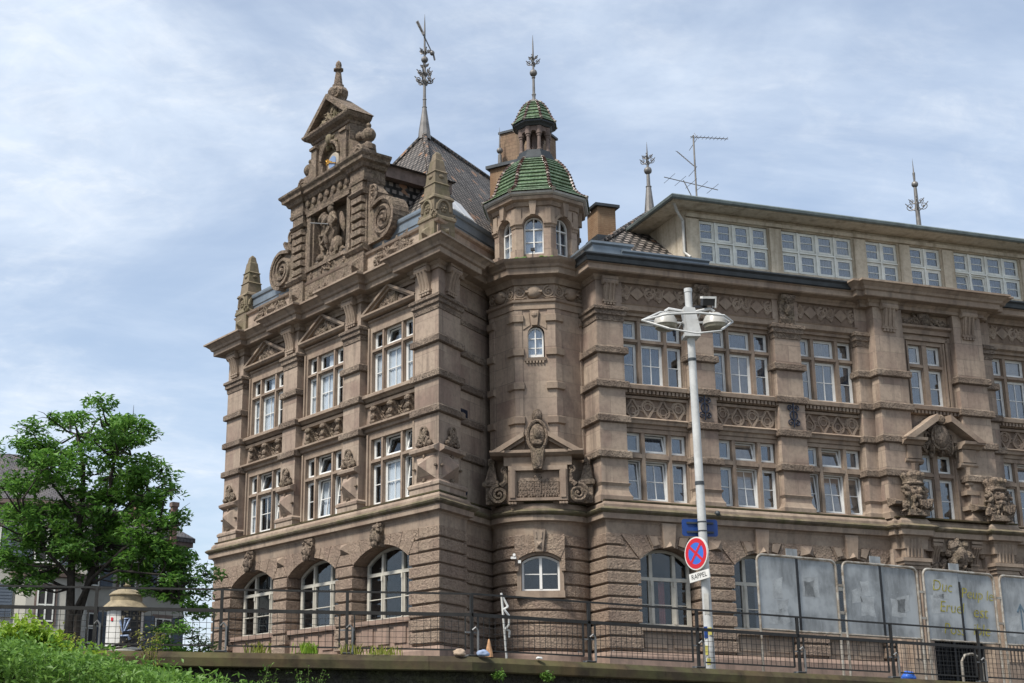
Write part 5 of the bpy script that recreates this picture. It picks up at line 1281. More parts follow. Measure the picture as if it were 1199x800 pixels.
finial(*W.xy(18.66, -6.0), [(.12, 22.0), (.10, 23.6), (.08, 24.6), (.07, 24.9)] + sph(.15, 25.05) + [(.05, 25.3), (.06, 25.6), (.03, 25.65), (.004, 26.3)], [(24.0, .5, 4), (24.25, .34, 4)])
# chimneys
mb = MB(); mb.box(W, 2.82, 3.62, -6.5, -5.5, 20.3, 21.85); c = mb.build('chimney', 'brick_chimney', building)
mb = MB(); mb.box(W, 2.68, 3.76, -6.64, -5.36, 21.85, 21.97); mb.box(W, 2.75, 3.69, -6.57, -5.43, 20.2, 20.6); mb.build('chimney_cap', 'dark_zinc', c)
CH = Fr((5.55, 56.0), 34.34, True)
mb = MB(); mb.box(CH, 0, 2.6, 0, 2.2, 18, 23.55)
for a, b in ((0, .42), (.85, 1.25), (1.7, 2.6)): mb.box(CH, a, b, 0, 2.2, 23.55, 24.2)
c = mb.build('chimney', 'brick_chimney', building)
mb = MB(); mb.box(CH, .05, 2.5, .06, 2.1, 23.5, 24.2); mb.build('flue', 'interior_dark', c)
mb = MB(); mb.box(CH, -.14, 2.74, -.14, 2.34, 24.2, 24.34); mb.build('chimney_cap', 'dark_zinc', c)
mb = MB(); mb.box(CH, .75, 2.55, .12, 1.9, 24.34, 26.1); c = mb.build('chimney', 'old_brick', building)
mb = MB(); mb.box(CH, .68, 2.62, .05, 1.98, 26.1, 26.2); mb.build('chimney_cap', 'dark_zinc', c)
x, y = CH.xy(.45, .25); finial(x, y, [(.10, 24.3), (.08, 25.0)] + sph(.14, 25.2) + [(.04, 25.4), (.004, 26.3)], [])

# ================================================================== roofs behind the gable
Sd = Vector((sin(radians(34.34)), cos(radians(34.34)), 0))
def along(p, t): return tuple(Vector(p) + Sd * t)
apx = (2.94, 60.07, 27.65); er = CP(-.95, -.95) + (19.15,); el = A(14.9, -.95, 19.15)
mb = MB(); face(mb, [el, er, apx]); face(mb, [er, along(er, 22), along(apx, 9), apx]); face(mb, [el, apx, along(apx, 9), along(el, 22)]); face(mb, [along(er, 22), along(el, 22), along(apx, 9)])
rf = mb.build('roof', 'roof_tiles', building)
mb = MB()
for h0, h1, k in ((Vector(er), Vector(apx), 34), (Vector(el), Vector(apx), 34), (Vector(apx), Vector(along(apx, 9)), 26)):
    for i in range(k): a = h0.lerp(h1, i / k); b = h0.lerp(h1, (i + 1.12) / k); mb.tube([tuple(a + Vector((0, 0, .03))), tuple(b + Vector((0, 0, .06)))], [.13, .10], 7)
mb.build('ridge_tile', 'roof_tiles', rf, smooth=True)
# skylight on the right-hand slope
e = Vector(er); ux = Sd; up_ = (Vector(apx) - e); up_ = (up_ - ux * up_.dot(ux)).normalized(); nn = ux.cross(up_).normalized()
if nn.z < 0: nn = -nn
def slope(a, b, c):
    q = e + ux * a + up_ * b + nn * c; return (q.x, q.y, q.z)
mb = MB(); SL = lambda u, n, z: slope(u, z, n)
mb.box(SL, 2.7, 4.6, 0, .14, 1.6, 2.9); sk = mb.build('skylight', 'lamp_dish', rf)
mb = MB(); mb.box(SL, 2.85, 3.6, .13, .155, 1.72, 2.78); mb.box(SL, 3.7, 4.45, .13, .155, 1.72, 2.78); mb.build('pane', 'curtain_white', sk)
# zinc box gutter on top of the attic
mb = MB(); mb.sweep([A.xy(14.9, -8), A.xy(14.9, -.55), CP(-.55, -.55), S.xy(5.2, -.55)], [(-.5, 18.5), (0, 18.52), (.02, 18.92), (.06, 18.95), (.06, 19.25), (.12, 19.29), (.14, 19.36), (.14, 19.44), (-.5, 19.46)]); mb.build('gutter', 'zinc', building)

# ================================================================== attic and stepped gable
GN, GB, GC = -.20, -1.05, 7.76
mb = MB(); mb.sweep([A.xy(LEFT_END - .1, -8), A.xy(LEFT_END - .1, -.28), CP(-.28, -.28), S.xy(5.2, -.28)], [(-.5, 17.3), (.06, 17.3), (.06, 17.62), (0, 17.66), (0, 18.44), (.10, 18.50), (.14, 18.58), (-.5, 18.64)]); mb.build('attic_wall', 'sandstone', building)
mb = MB()
for u0, u1 in ((1.9, 4.5), (11.0, 13.6)):
    c = (u0 + u1) / 2
    mb.taper(A, [(c - .5, 18.2), (c, 17.86), (c + .5, 18.2), (c, 18.54)], -.3, [(c - .05, 18.2), (c, 18.17), (c + .05, 18.2), (c, 18.23)], -.08)
    for sg in (-1, 1):
        rosette(mb, A, c + sg * .85, -.24, 18.2, .22, .08)
        mb.tube([A(c + sg * (.35 + t * .8), -.25, 18.2 + .3 * sin(t * 6.5)) for t in [q / 12 for q in range(13)]], .05, 5); mb.spiral(A, c + sg * 1.18, -.25, 18.08, .17, 1.4, sg, pi / 2, .05)
        for q in ((.55, 18.48), (.6, 17.9), (1.05, 18.5)): mb.ell(A, c + sg * q[0], -.24, q[1], .08, .07, .08, 6, 5)
    carve(mb, A, c, -.28, 18.2, 2.3, .5, .09, 22, int(u0 * 3))
mb.build('frieze', 'sandstone_weathered', building, smooth=True)
gab = MB()
gab.prism(A, rect(GC - 2.78, GC + 2.78, 17.35, 18.98), GB, GN); gab.prism(A, rect(GC - 2.72, GC - 1.55, 18.98, 21.7), GB, GN - .05); gab.prism(A, rect(GC + 1.55, GC + 2.72, 18.98, 21.7), GB, GN - .05)
gab.prism(A, rect(GC - 1.55, GC + 1.55, 18.98, 21.7), GB, GN - .42)
for sg in (-1, 1):
    c = GC + sg * 2.25
    gab.box(A, c - .55, c + .55, GN - .2, GN + .12, 17.4, 18.72)
    gab.taper(A, rect(c - .28, c + .28, 17.98, 18.5), GN + .1, rect(c - .04, c + .04, 18.2, 18.28), GN + .3)
    gab.nprism(A, [(GN, 18.70), (GN + .16, 18.72), (GN + .26, 18.84), (GN + .26, 18.92), (GN, 19.02)], c - .66, c + .66)
    for i in range(6): gab.taper(A, rect(c - .42, c + .42, 19.06 + i * .34, 19.36 + i * .34), GN - .1, rect(c - .36, c + .36, 19.10 + i * .34, 19.32 + i * .34), GN + .12 + .04 * (i % 2))
    gab.nprism(A, [(GN - .1, 21.10), (GN + .12, 21.12), (GN + .22, 21.22), (GN + .12, 21.32), (GN - .1, 21.34)], c - .5, c + .5)
    gab.box(A, c - .40, c + .40, GN - .1, GN + .12, 21.32, 21.75)
for z, o in ((19.0, .08), (21.45, .08)): gab.box(A, GC - 1.62, GC + 1.62, GN - .4, GN + o, z, z + .16)
for sg in (-1, 1): gab.box(A, GC + sg * 1.5 - .12, GC + sg * 1.5 + .12, GN - .4, GN + .02, 19.1, 21.5); gab.box(A, GC + sg * 1.33 - .06, GC + sg * 1.33 + .06, GN - .4, GN - .1, 19.14, 21.46)
def wrap(u, n): return [A.xy(GC + u, GB - .05), A.xy(GC + u, n), A.xy(GC - u, n), A.xy(GC - u, GB - .05)]
ENT = [(-.4, 21.62), (.02, 21.64), (.06, 21.78), (.02, 21.82), (.02, 22.16), (.12, 22.2), (.2, 22.34), (.34, 22.40), (.36, 22.52), (.46, 22.62), (.48, 22.70), (-.4, 22.76)]
gab.sweep(wrap(2.72, GN + .02), ENT)
for u in (-2.3, 2.3): gab.sweep(upath(A, GC + u - .48, GC + u + .48, GN, GN + .14), [(o * .9, z + .002) for o, z in ENT])
for i in range(7): c = GC - 1.5 + i * .5; gab.ell(A, c, GN + .1, 22.0, .13, .1, .18, 8, 6)
# upper tier
gab.prism(A, [(GC - 1.42, 22.7), (GC - .62, 22.7), (GC - .62, 23.6)] + arc(GC, 23.6, .62, -pi / 2, pi / 2, 14)[1:-1] + [(GC + .62, 23.6), (GC + .62, 22.7), (GC + 1.42, 22.7), (GC + 1.42, 24.7), (GC - 1.42, 24.7)], GB, GN - .03)
gab.box(A, GC - .7, GC + .7, GB, GN - .22, 22.7, 24.3)
for sg in (-1, 1):
    c = GC + sg * 1.14
    gab.box(A, c - .2, c + .2, GN - .1, GN + .10, 22.74, 24.5); gab.nprism(A, [(GN, 24.28), (GN + .18, 24.32), (GN + .18, 24.42), (GN, 24.46)], c - .25, c + .25)
    gab.nprism(A, [(GN, 22.72), (GN + .16, 22.74), (GN + .16, 22.9), (GN, 22.95)], c - .26, c + .26)
    gab.tube([A(GC + .66 * sin(a), GN + .04, 23.6 + .66 * cos(a)) for a in [sg * pi * .5 * q / 8 for q in range(9)]], .08, 6)
    # shoulder block with a small volute
    gab.prism(A, [(GC + sg * 1.42, 22.7), (GC + sg * 2.5, 22.7), (GC + sg * 2.5, 23.0), (GC + sg * 2.42, 23.3), (GC + sg * 2.1, 23.42), (GC + sg * 1.75, 23.42), (GC + sg * 1.6, 23.75), (GC + sg * 1.42, 23.9)], GB + .2, GN - .02)
    gab.spiral(A, GC + sg * 2.14, GN + .02, 23.04, .30, 2.0, -sg, pi / 2, .07)
    x, y = A.xy(GC + sg * 2.22, -.62); gab.lathe(x, y, [(.30, 23.2), (.30, 23.42), (.16, 23.5), (.12, 23.58)] + sph(.30, 23.88) + [(.08, 24.2), (.11, 24.28), (.09, 24.36), (.01, 24.42)], 12)
    x, y = A.xy(GC + sg * 1.62, -.62); gab.lathe(x, y, sph(.2, 24.05), 10)
gab.sweep(wrap(1.42, GN), [(-.4, 24.62), (.02, 24.64), (.06, 24.74), (.26, 24.84), (.34, 24.94), (.36, 25.02), (-.4, 25.06)])
gab.prism(A, [(GC - 1.5, 25.03), (GC + 1.5, 25.03), (GC, 26.2)], GB - .02, GN - .05)
for sg in (-1, 1): gab.prism(A, [(GC + sg * 1.84, 25.0), (GC + sg * 1.50, 25.0), (GC, 26.16), (GC, 26.40)], GB - .08, GN + .28)
x, y = A.xy(GC + .05, -.55)
gab.lathe(x, y, [(.34, 26.1), (.34, 26.35), (.40, 26.42), (.46, 26.62), (.36, 26.80), (.24, 26.86), (.26, 26.95), (.20, 27.0), (.13, 27.52), (.10, 27.6), (.22, 27.66), (.22, 27.72), (.12, 27.78), (.14, 27.9), (.11, 28.02), (.005, 28.14)], 8, .4)
for sg in (-1, 1): gab.spiral(A, GC + .05 + sg * .34, -.3, 26.45, .2, 1.4, sg, pi / 2, .07)
G = gab.build('gable', 'sandstone_weathered', building)
# big volutes at the sides
for sg in (-1, 1):
    c = GC + sg * 3.80; mb = MB()
    prof = [(GC + sg * 2.72, 18.98), (c - sg * .2, 18.98)] + [(c + .80 * cos(a) * sg, 19.76 + .80 * sin(a)) for a in [-pi / 2 + .2 + (pi * .98) * q / 10 for q in range(11)]]
    prof += [(GC + sg * 3.15, 20.45), (GC + sg * 3.42, 20.75), (GC + sg * 3.46, 20.95), (GC + sg * 3.2, 21.2), (GC + sg * 3.0, 21.42), (GC + sg * 2.72, 21.5)]
    mb.prism(A, prof, GB + .25, GN - .12)
    mb.spiral(A, c, GN - .1, 19.76, .74, 2.4, -sg, pi / 2, .12); mb.spiral(A, GC + sg * 3.08, GN - .1, 21.14, .26, 1.6, sg, -pi / 2, .07)
    rim = [(c + .80 * cos(a) * sg, 19.76 + .80 * sin(a)) for a in [-pi / 2 + pi * 1.05 * q / 14 for q in range(15)]] + [(GC + sg * 3.12, 20.42), (GC + sg * 3.44, 20.74), (GC + sg * 3.52, 20.92)]
    for a, b in zip(rim[:-1], rim[1:]): mb.tube([A(a[0], (GB + GN) / 2 + .1, a[1]), A(b[0], (GB + GN) / 2 + .1, b[1])], .0001, 4)
    for a, b in zip(rim[:-1], rim[1:]):
        d = Vector((b[0] - a[0], b[1] - a[1])).normalized(); nn2 = Vector((-d.y, d.x)) * .07
        mb.prism(A, [(a[0] - nn2.x, a[1] - nn2.y), (b[0] - nn2.x, b[1] - nn2.y), (b[0] + nn2.x, b[1] + nn2.y), (a[0] + nn2.x, a[1] + nn2.y)], GB + .15, GN + .04)
    for q in (0, 1, 2): mb.box(A, GC + sg * 2.98 - .13 + q * .1, GC + sg * 2.98 - .08 + q * .1, GN - .2, GN - .08, 20.35, 20.75)
    mb.build('volute', 'sandstone_weathered', G, smooth=True)
# horse and rider relief
mb = MB(); n = GN - .30; E_ = lambda *a, **k: mb.ell(A, *a, **k)
u = lambda du: GC + du
E_(u(-.12), n + .18, 20.18, .34, .30, .62, 14, 9, rot=.38)        # horse barrel, rearing
E_(u(.28), n + .22, 20.86, .22, .2, .44, 10, 7, rot=-.35); E_(u(.52), n + .26, 21.12, .15, .15, .30, 10, 7, rot=1.1)   # neck, head
E_(u(-.42), n + .12, 19.72, .34, .26, .36, 10, 7)
for a, b, c2 in (((-.5, 19.6), (-.62, 19.36), (-.45, 19.14)), ((-.3, 19.6), (-.2, 19.38), (-.34, 19.14)), ((.22, 20.3), (.66, 20.34), (.62, 19.98)), ((.2, 20.1), (.56, 19.96), (.44, 19.66))):
    mb.tube([A(u(a[0]), n + .25, a[1]), A(u(b[0]), n + .28, b[1]), A(u(c2[0]), n + .25, c2[1])], [.13, .09, .06], 7)
E_(u(-.32), n + .32, 20.72, .24, .2, .42, 10, 8, rot=.1); E_(u(-.26), n + .36, 21.22, .15, .15, .19, 10, 7); E_(u(-.26), n + .34, 21.40, .18, .16, .08, 8, 5)   # rider
mb.tube([A(u(-.12), n + .4, 20.9), A(u(.12), n + .48, 20.72), A(u(.2), n + .5, 20.62)], [.1, .08, .06], 6); mb.tube([A(u(-.5), n + .4, 20.9), A(u(-.7), n + .4, 20.66), A(u(-.5), n + .48, 20.5)], [.1, .08, .06], 6)
mb.tube([A(u(-.3), n + .4, 20.42), A(u(-.1), n + .5, 20.1), A(u(-.14), n + .46, 19.76)], [.14, .11, .07], 7)
E_(u(-.78), n + .12, 20.6, .16, .1, .5, 8, 6, rot=-.3)
mb.tube([A(u(-.75 + 1.3 * t), n + .15, 19.22 + .12 * sin(t * 7)) for t in [q / 12 for q in range(13)]], [.06 + .13 * sin(pi * q / 12) for q in range(13)], 7)   # beast beneath
E_(u(.7), n + .22, 19.4, .2, .16, .15, 8, 6); carve(mb, A, GC, n + .02, 19.32, 2.4, .45, .2, 40, 60); carve(mb, A, u(.55), n, 20.3, .9, 1.2, .1, 12, 61)
rel = mb.build('horseman_relief', 'sandstone_weathered', G, smooth=True)
mb = MB(); mb.tube([A(u(-.35), n + .52, 20.52), A(u(1.0), n + .55, 20.98)], .025, 6); mb.build('lance', 'galvanised', G)
# inscription tablet with its scrolled edge
mb = MB(); mb.box(A, GC - 1.5, GC + 1.5, GN - .3, GN - .04, 17.5, 18.95)
carve(mb, A, GC, GN - .02, 18.86, 1.2, .2, .14, 16, 71); carve(mb, A, GC + .3, GN - .02, 18.02, 1.0, .16, .12, 12, 72)
for sg in (-1, 1): mb.spiral(A, GC + sg * 1.28, GN, 18.06, .13, 1.3, sg, pi / 2, .05); mb.spiral(A, GC + sg * 1.2, GN, 18.8, .12, 1.3, -sg, pi / 2, .05); mb.tube([A(GC + sg * .5, GN, 18.03), A(GC + sg * 1.2, GN, 17.96)], .045, 6)
mb.build('tablet', 'sandstone_weathered', G, smooth=True)
def text_mesh(txt, size, place, mat, parent, name='lettering', depth=.012, shear=0.0, bold=0.0):
    """flat letters turned into a mesh and laid out by place(x, y, d) -> world"""
    cu = bpy.data.curves.new('t', 'FONT'); cu.body = txt; cu.size = size; cu.extrude = depth; cu.shear = shear; cu.offset = bold; cu.resolution_u = 3
    cu.align_x = 'CENTER'; cu.align_y = 'CENTER'
    ob = bpy.data.objects.new('t', cu); COL.objects.link(ob); dg = bpy.context.evaluated_depsgraph_get(); dg.update()
    me = bpy.data.meshes.new_from_object(ob.evaluated_get(dg)); mb = MB()
    mb.add([place(v.co.x, v.co.y, v.co.z) for v in me.vertices], [tuple(p.vertices) for p in me.polygons])
    bpy.data.objects.remove(ob); bpy.data.curves.remove(cu); bpy.data.meshes.remove(me)
    return mb.build(name, mat, parent, uv=False)
text_mesh('Sculor vor Jorg', .36, lambda x, y, d: A(GC - x, GN - .03 + d, 18.44 + y), 'brown_stone', G, shear=.12)
# clock niche
mb = MB(); mb.lathe(0, 0, [(.01, 0), (.44, 0), (.44, .06), (.38, .1), (.01, .1)], 20)
mb.v = [A(GC + x, GN - .235 + z, 23.42 + y) for x, y, z in mb.v]; ck = mb.build('clock', 'render_brownish', G)
mb = MB(); mb.lathe(0, 0, [(.01, .09), (.27, .09), (.27, .125), (.01, .125)], 20); mb.v = [A(GC + x, GN - .235 + z, 23.42 + y) for x, y, z in mb.v]; mb.build('dial', 'clock_blue', ck)
mb = MB(); mb.tube([A(GC - .30, GN - .09, 23.28), A(GC + .40, GN - .09, 23.54)], .03, 5); mb.tube([A(GC + .02, GN - .09, 23.42), A(GC + .34, GN - .09, 23.60)], .035, 5)
for i in range(8): mb.tube([A(GC + .36 + .02 * cos(i * .8), GN - .09, 23.53), A(GC + .36 + .14 * cos(i * .8), GN - .09, 23.53 + .14 * sin(i * .8))], .02, 4)
mb.build('clock_hand', 'gold_leaf', ck)
mb = MB(); carve(mb, A, GC, GN - .1, 24.28, .9, .4, .2, 18, 81); carve(mb, A, GC, GN - .3, 22.9, .9, .3, .16, 14, 82); carve(mb, A, GC, GN, 25.32, 1.5, .34, .12, 22, 83); carve(mb, A, GC, GN, 25.62, .8, .3, .12, 10, 84)
mb.ell(A, GC, GN + .06, 24.4, .2, .16, .22, 9, 6); mb.build('carving', 'sandstone_mossy', G, smooth=True)
# roof of the gable running back to the main roof
mb = MB(); mb.prism(A, rect(GC - 2.5, GC + 2.5, 19.0, 22.0), -4.2, GB); mb.build('gable_cheek', 'roof_tiles', building)
mb = MB(); mb.box(A, GC - 2.85, GC + 2.85, -4.3, GB - .02, 22.0, 22.48); mb.build('eave_board', 'brown_stone', building)
mb = MB(); mb.prism(A, [(GC - 3.05, 22.48), (GC + 3.05, 22.48), (GC, 22.75)], -4.4, GB - .05); mb.build('roof', 'slate_tiles', building)
# corner obelisks
def obel(u, n, name='obelisk'):
    x, y = A.xy(u, n); d = radians(90 + 33.06 + 45); mb = MB()
    mb.lathe(x, y, [(.74, 17.38), (.74, 17.6), (.66, 17.66), (.66, 18.62), (.72, 18.66), (.70, 18.76), (.60, 18.84), (.58, 19.42), (.66, 19.48), (.60, 19.58), (.50, 19.64), (.45, 20.05), (.50, 20.09), (.42, 20.15), (.37, 20.55), (.42, 20.59), (.34, 20.65), (.26, 21.08), (.22, 21.12), (.16, 21.36), (.05, 21.46), (.005, 21.48)], 4, d)
    o = mb.build(name, 'sandstone_mossy', building)
    mb = MB()
    for F, uu, nn in ((A, u, n + .42), (Fr(A.xy(u - .42, n), -33.06 + 90, True), 0, 0)):
        mb.tube([F(uu + .30 * sin(a), nn, 19.0 + .42 * cos(a)) for a in [-pi / 2 + pi * q / 12 for q in range(13)]], .07, 6)
        mb.taper(F, rect(uu - .26, uu + .26, 17.9, 18.44), nn, rect(uu - .05, uu + .05, 18.14, 18.2), nn + .24)
        rosette(mb, F, uu, nn, 19.1, .17, .06)
        for sg in (-1, 1): mb.spiral(F, uu + sg * .5, nn, 18.8, .12, 1.2, sg, pi / 2, .05)
        for z, w in ((19.9, .16), (20.4, .13)): mb.ell(F, uu, nn - .14, z, w, .06, .08, 7, 5)
    mb.build('carving', 'sandstone_mossy', o, smooth=True)
obel(.95, -.62); obel(14.85, -.62)
# weather vane on the main roof
vx, vy = apx[0], apx[1]
mb = MB(); mb.lathe(vx, vy, [(.30, 27.4), (.27, 27.8), (.17, 28.5), (.10, 29.0), (.12, 29.05), (.08, 29.1), (.075, 29.4), (.10, 29.45), (.07, 29.5), (.06, 31.3)] + sph(.17, 31.5) + [(.05, 31.7), (.04, 33.0), (.03, 33.4), (.005, 33.9)], 10)
for z, r, k in ((30.45, .50, 6), (30.85, .40, 6), (31.95, .30, 5), (31.2, .22, 4)):
    for i in range(k):
        F = Fr((vx, vy), 360 * i / k + 20, True); mb.spiral(F, r * .55, 0, z, r * .36, 1.3, 1, pi, .032, .2, 4); mb.tube([F(.03, 0, z - r * .5), F(r * .5, 0, z - r * .25), F(r * .95, 0, z + r * .3)], .028, 4)
vane = mb.build('weather_vane', 'finial_metal', building, smooth=True)
FV = Fr((vx, vy), 95, True)
mb = MB(); mb.tube([FV(.36, -.3, 31.95), FV(-.34, .3, 33.35)], .03, 5); mb.prism(FV, [(-.42, 33.42), (-.30, 33.50), (.0, 32.78), (-.1, 32.72)], .12, .15); mb.ell(FV, .34, -.3, 32.0, .12, .12, .13, 8, 6); mb.tube([FV(.40, -.32, 31.95), FV(.46, -.36, 31.65)], .045, 5)
for q in range(5): mb.tube([FV(-.36 + q * .08, .3 - q * .07, 33.3 - q * .16), FV(-.22 + q * .08, .25 - q * .07, 33.1 - q * .16)], .025, 4)
mb.build('arrow', 'finial_metal', vane)

mb = MB(); mb.box(TG, -.98, -.80, .10, .24, 6.60, 6.68); mb.tube([TG(-.88, .1, 6.72), TG(-.86, .26, 6.74)], .05, 8); mb.build('wall_camera', 'white_paint', building)
mb = MB(); mb.box(TG, -.74, -.64, .10, .17, 6.46, 6.56); mb.build('alarm_box', 'white_paint', building)
mb = MB(); mb.ell(W, 4.12, .46, 8.30, .10, .10, .10, 10, 7); mb.tube([W(4.12, .3, 8.34), W(4.12, .46, 8.34)], .03, 6); mb.build('wall_camera', 'dark_zinc', building, smooth=True)
# ================================================================== TV aerial on the dormer roof
ax = W.xy(5.4, -2.0)
an = thing('tv_antenna', 'thin rooftop TV aerial with three toothed booms on the dormer roof', 'antenna', (ax[0], ax[1], 20.2))
FX = Fr(ax, 85, True)
mb = MB(); mb.tube([FX(0, 0, 20.2), FX(0, 0, 23.85)], .035, 6); mb.tube([FX(-.5, 0, 21.9), FX(-.05, 0, 20.9)], .02, 5); mb.build('mast', 'finial_metal', an)
def boom(a, b, k, half, tilt):
    mb = MB(); a, b = Vector(a), Vector(b); mb.tube([tuple(a), tuple(b)], .018, 5); d = (b - a).normalized(); s = d.cross(Vector((0, 0, 1))).normalized() if tilt else Vector((0, 0, 1))
    for i in range(k): c = a.lerp(b, (i + .5) / k); mb.tube([tuple(c - s * half), tuple(c + s * half)], .011, 4)
    mb.build('boom', 'finial_metal', an)
boom(FX(-.12, 0, 23.78), FX(1.45, -.1, 23.82), 10, .16, True); boom(FX(0, 0, 22.5), FX(-.5, -.6, 23.4), 9, .16, True); boom(FX(-1.3, .1, 21.95), FX(.95, -.2, 21.65), 5, .5, True)
mb = MB()
for q in (-1, 1): mb.tube([FX(.2, -.1, 23.8), FX(.1 + .12 * q, -.1 - .4, 23.8 + q * .38)], .014, 4); mb.tube([FX(0, 0, 22.4), FX(-.1, .5 * q, 22.3)], .012, 4)
mb.build('reflector', 'finial_metal', an)

# ================================================================== quay wall and railing
qw = thing('quay_wall', 'low dark stone quay wall with a mossy coping along the foot of the scene', 'wall', (2.05, 25.12, Z_QUAY))
mb = MB(); mb.sweep(RL, [(-.5, Z_QUAY), (.0, Z_QUAY), (-.06, 1.44), (-.5, 1.44)]); mb.build('wall', 'quay_stone', qw)
mb = MB(); mb.sweep(RL, [(-.62, 1.44), (.10, 1.44), (.12, 1.46), (.12, 1.60), (.02, 1.70), (-.62, 1.71)]); mb.build('coping', 'coping_stone', qw)
dirR = (Vector(RL[2]) - Vector(RL[1])).normalized()
posts = [(-13.36, 25.20), (-11.15, 25.20), (-8.94, 25.20), (-6.73, 25.20), (-4.52, 25.20), (-2.31, 25.20), (-.10, 25.20), (2.09, 25.24)]
for i in range(1, 9): q = Vector((2.09, 25.24)) + dirR * 2.47 * i; posts.append((q.x, q.y))
rail = thing('railing', 'long dark iron railing with square wire mesh panels on top of the quay wall', 'railing', (2.09, 25.24, 1.71))
lines = [posts[:8], posts[7:]]
for nm, z, w, h in (('handrail', 2.795, .022, .016), ('mid_rail', 2.43, .020, .030)):
    mb = MB()
    pl = [posts[0], posts[7], posts[-1]]
    mb.sweep(pl, [(-w, z - h), (w, z - h), (w, z + h), (-w, z + h), (-w, z - h)]); mb.build(nm, 'railing_iron', rail)
pb = MB(); P0 = Fr((0, 0), 90, True); pb.box(P0, -.028, .028, -.02, .02, 0, 1.09); pb.box(P0, -.09, .09, -.07, .07, 0, .02)
proto = pb.build('post', 'railing_iron', None, uv=False)
bk = MB(); bk.tube([(.0, -.03, .45), (.05, -.05, .50), (.10, -.05, .44), (.10, -.05, .03)], .02, 7); bk.box(P0, -.10, .12, -.08, .05, .0, .03); bk.box(P0, -.13, .13, -.012, .012, .40, .425)
bproto = bk.build('bracket', 'galvanised', proto, smooth=True, uv=False)
for i, (x, y) in enumerate(posts):
    o = proto if i == 0 else proto.copy()
    b = bproto if i == 0 else bproto.copy()
    if i: COL.objects.link(o); COL.objects.link(b); b.parent = o
    o.parent = rail; o.location = (x - 2.09, y - 25.24, 0); o.rotation_euler = (0, 0, 0 if i < 7 else atan2(dirR.y, dirR.x))
def mesh_panel(L_):
    mb = MB(); F = Fr((0, 0), 90, True); z0, z1 = .11, .70
    for u in (.13, L_ - .13): mb.box(F, u - .014, u + .014, -.014, .014, z0, z1)
    mb.box(F, .13, L_ - .13, -.014, .014, z0 - .014, z0 + .014)
    k = int((L_ - .26) / .115)
    for i in range(1, k): u = .13 + (L_ - .26) * i / k; mb.box(F, u - .0035, u + .0035, -.004, .004, z0, z1)
    for i in range(1, 6): z = z0 + (z1 - z0) * i / 6; mb.box(F, .13, L_ - .13, .004, .011, z - .0035, z + .0035)
    return mb.build('mesh_panel', 'railing_iron', rail, uv=False)
protoA = protoB = None
for i, (a, b) in enumerate(zip(posts[:-1], posts[1:])):
    a, b = Vector(a), Vector(b); d = b - a
    key = i >= 7
    src = protoB if key else protoA
    if src is None:
        o = mesh_panel(2.47 if key else 2.21)
        me = o.data
        for v in me.vertices: v.co += OFF[rail]
        if key: protoB = o
        else: protoA = o
    else: o = src.copy(); COL.objects.link(o)
    o.location = (a.x - 2.09, a.y - 25.24, 0); o.rotation_euler = (0, 0, atan2(d.y, d.x))

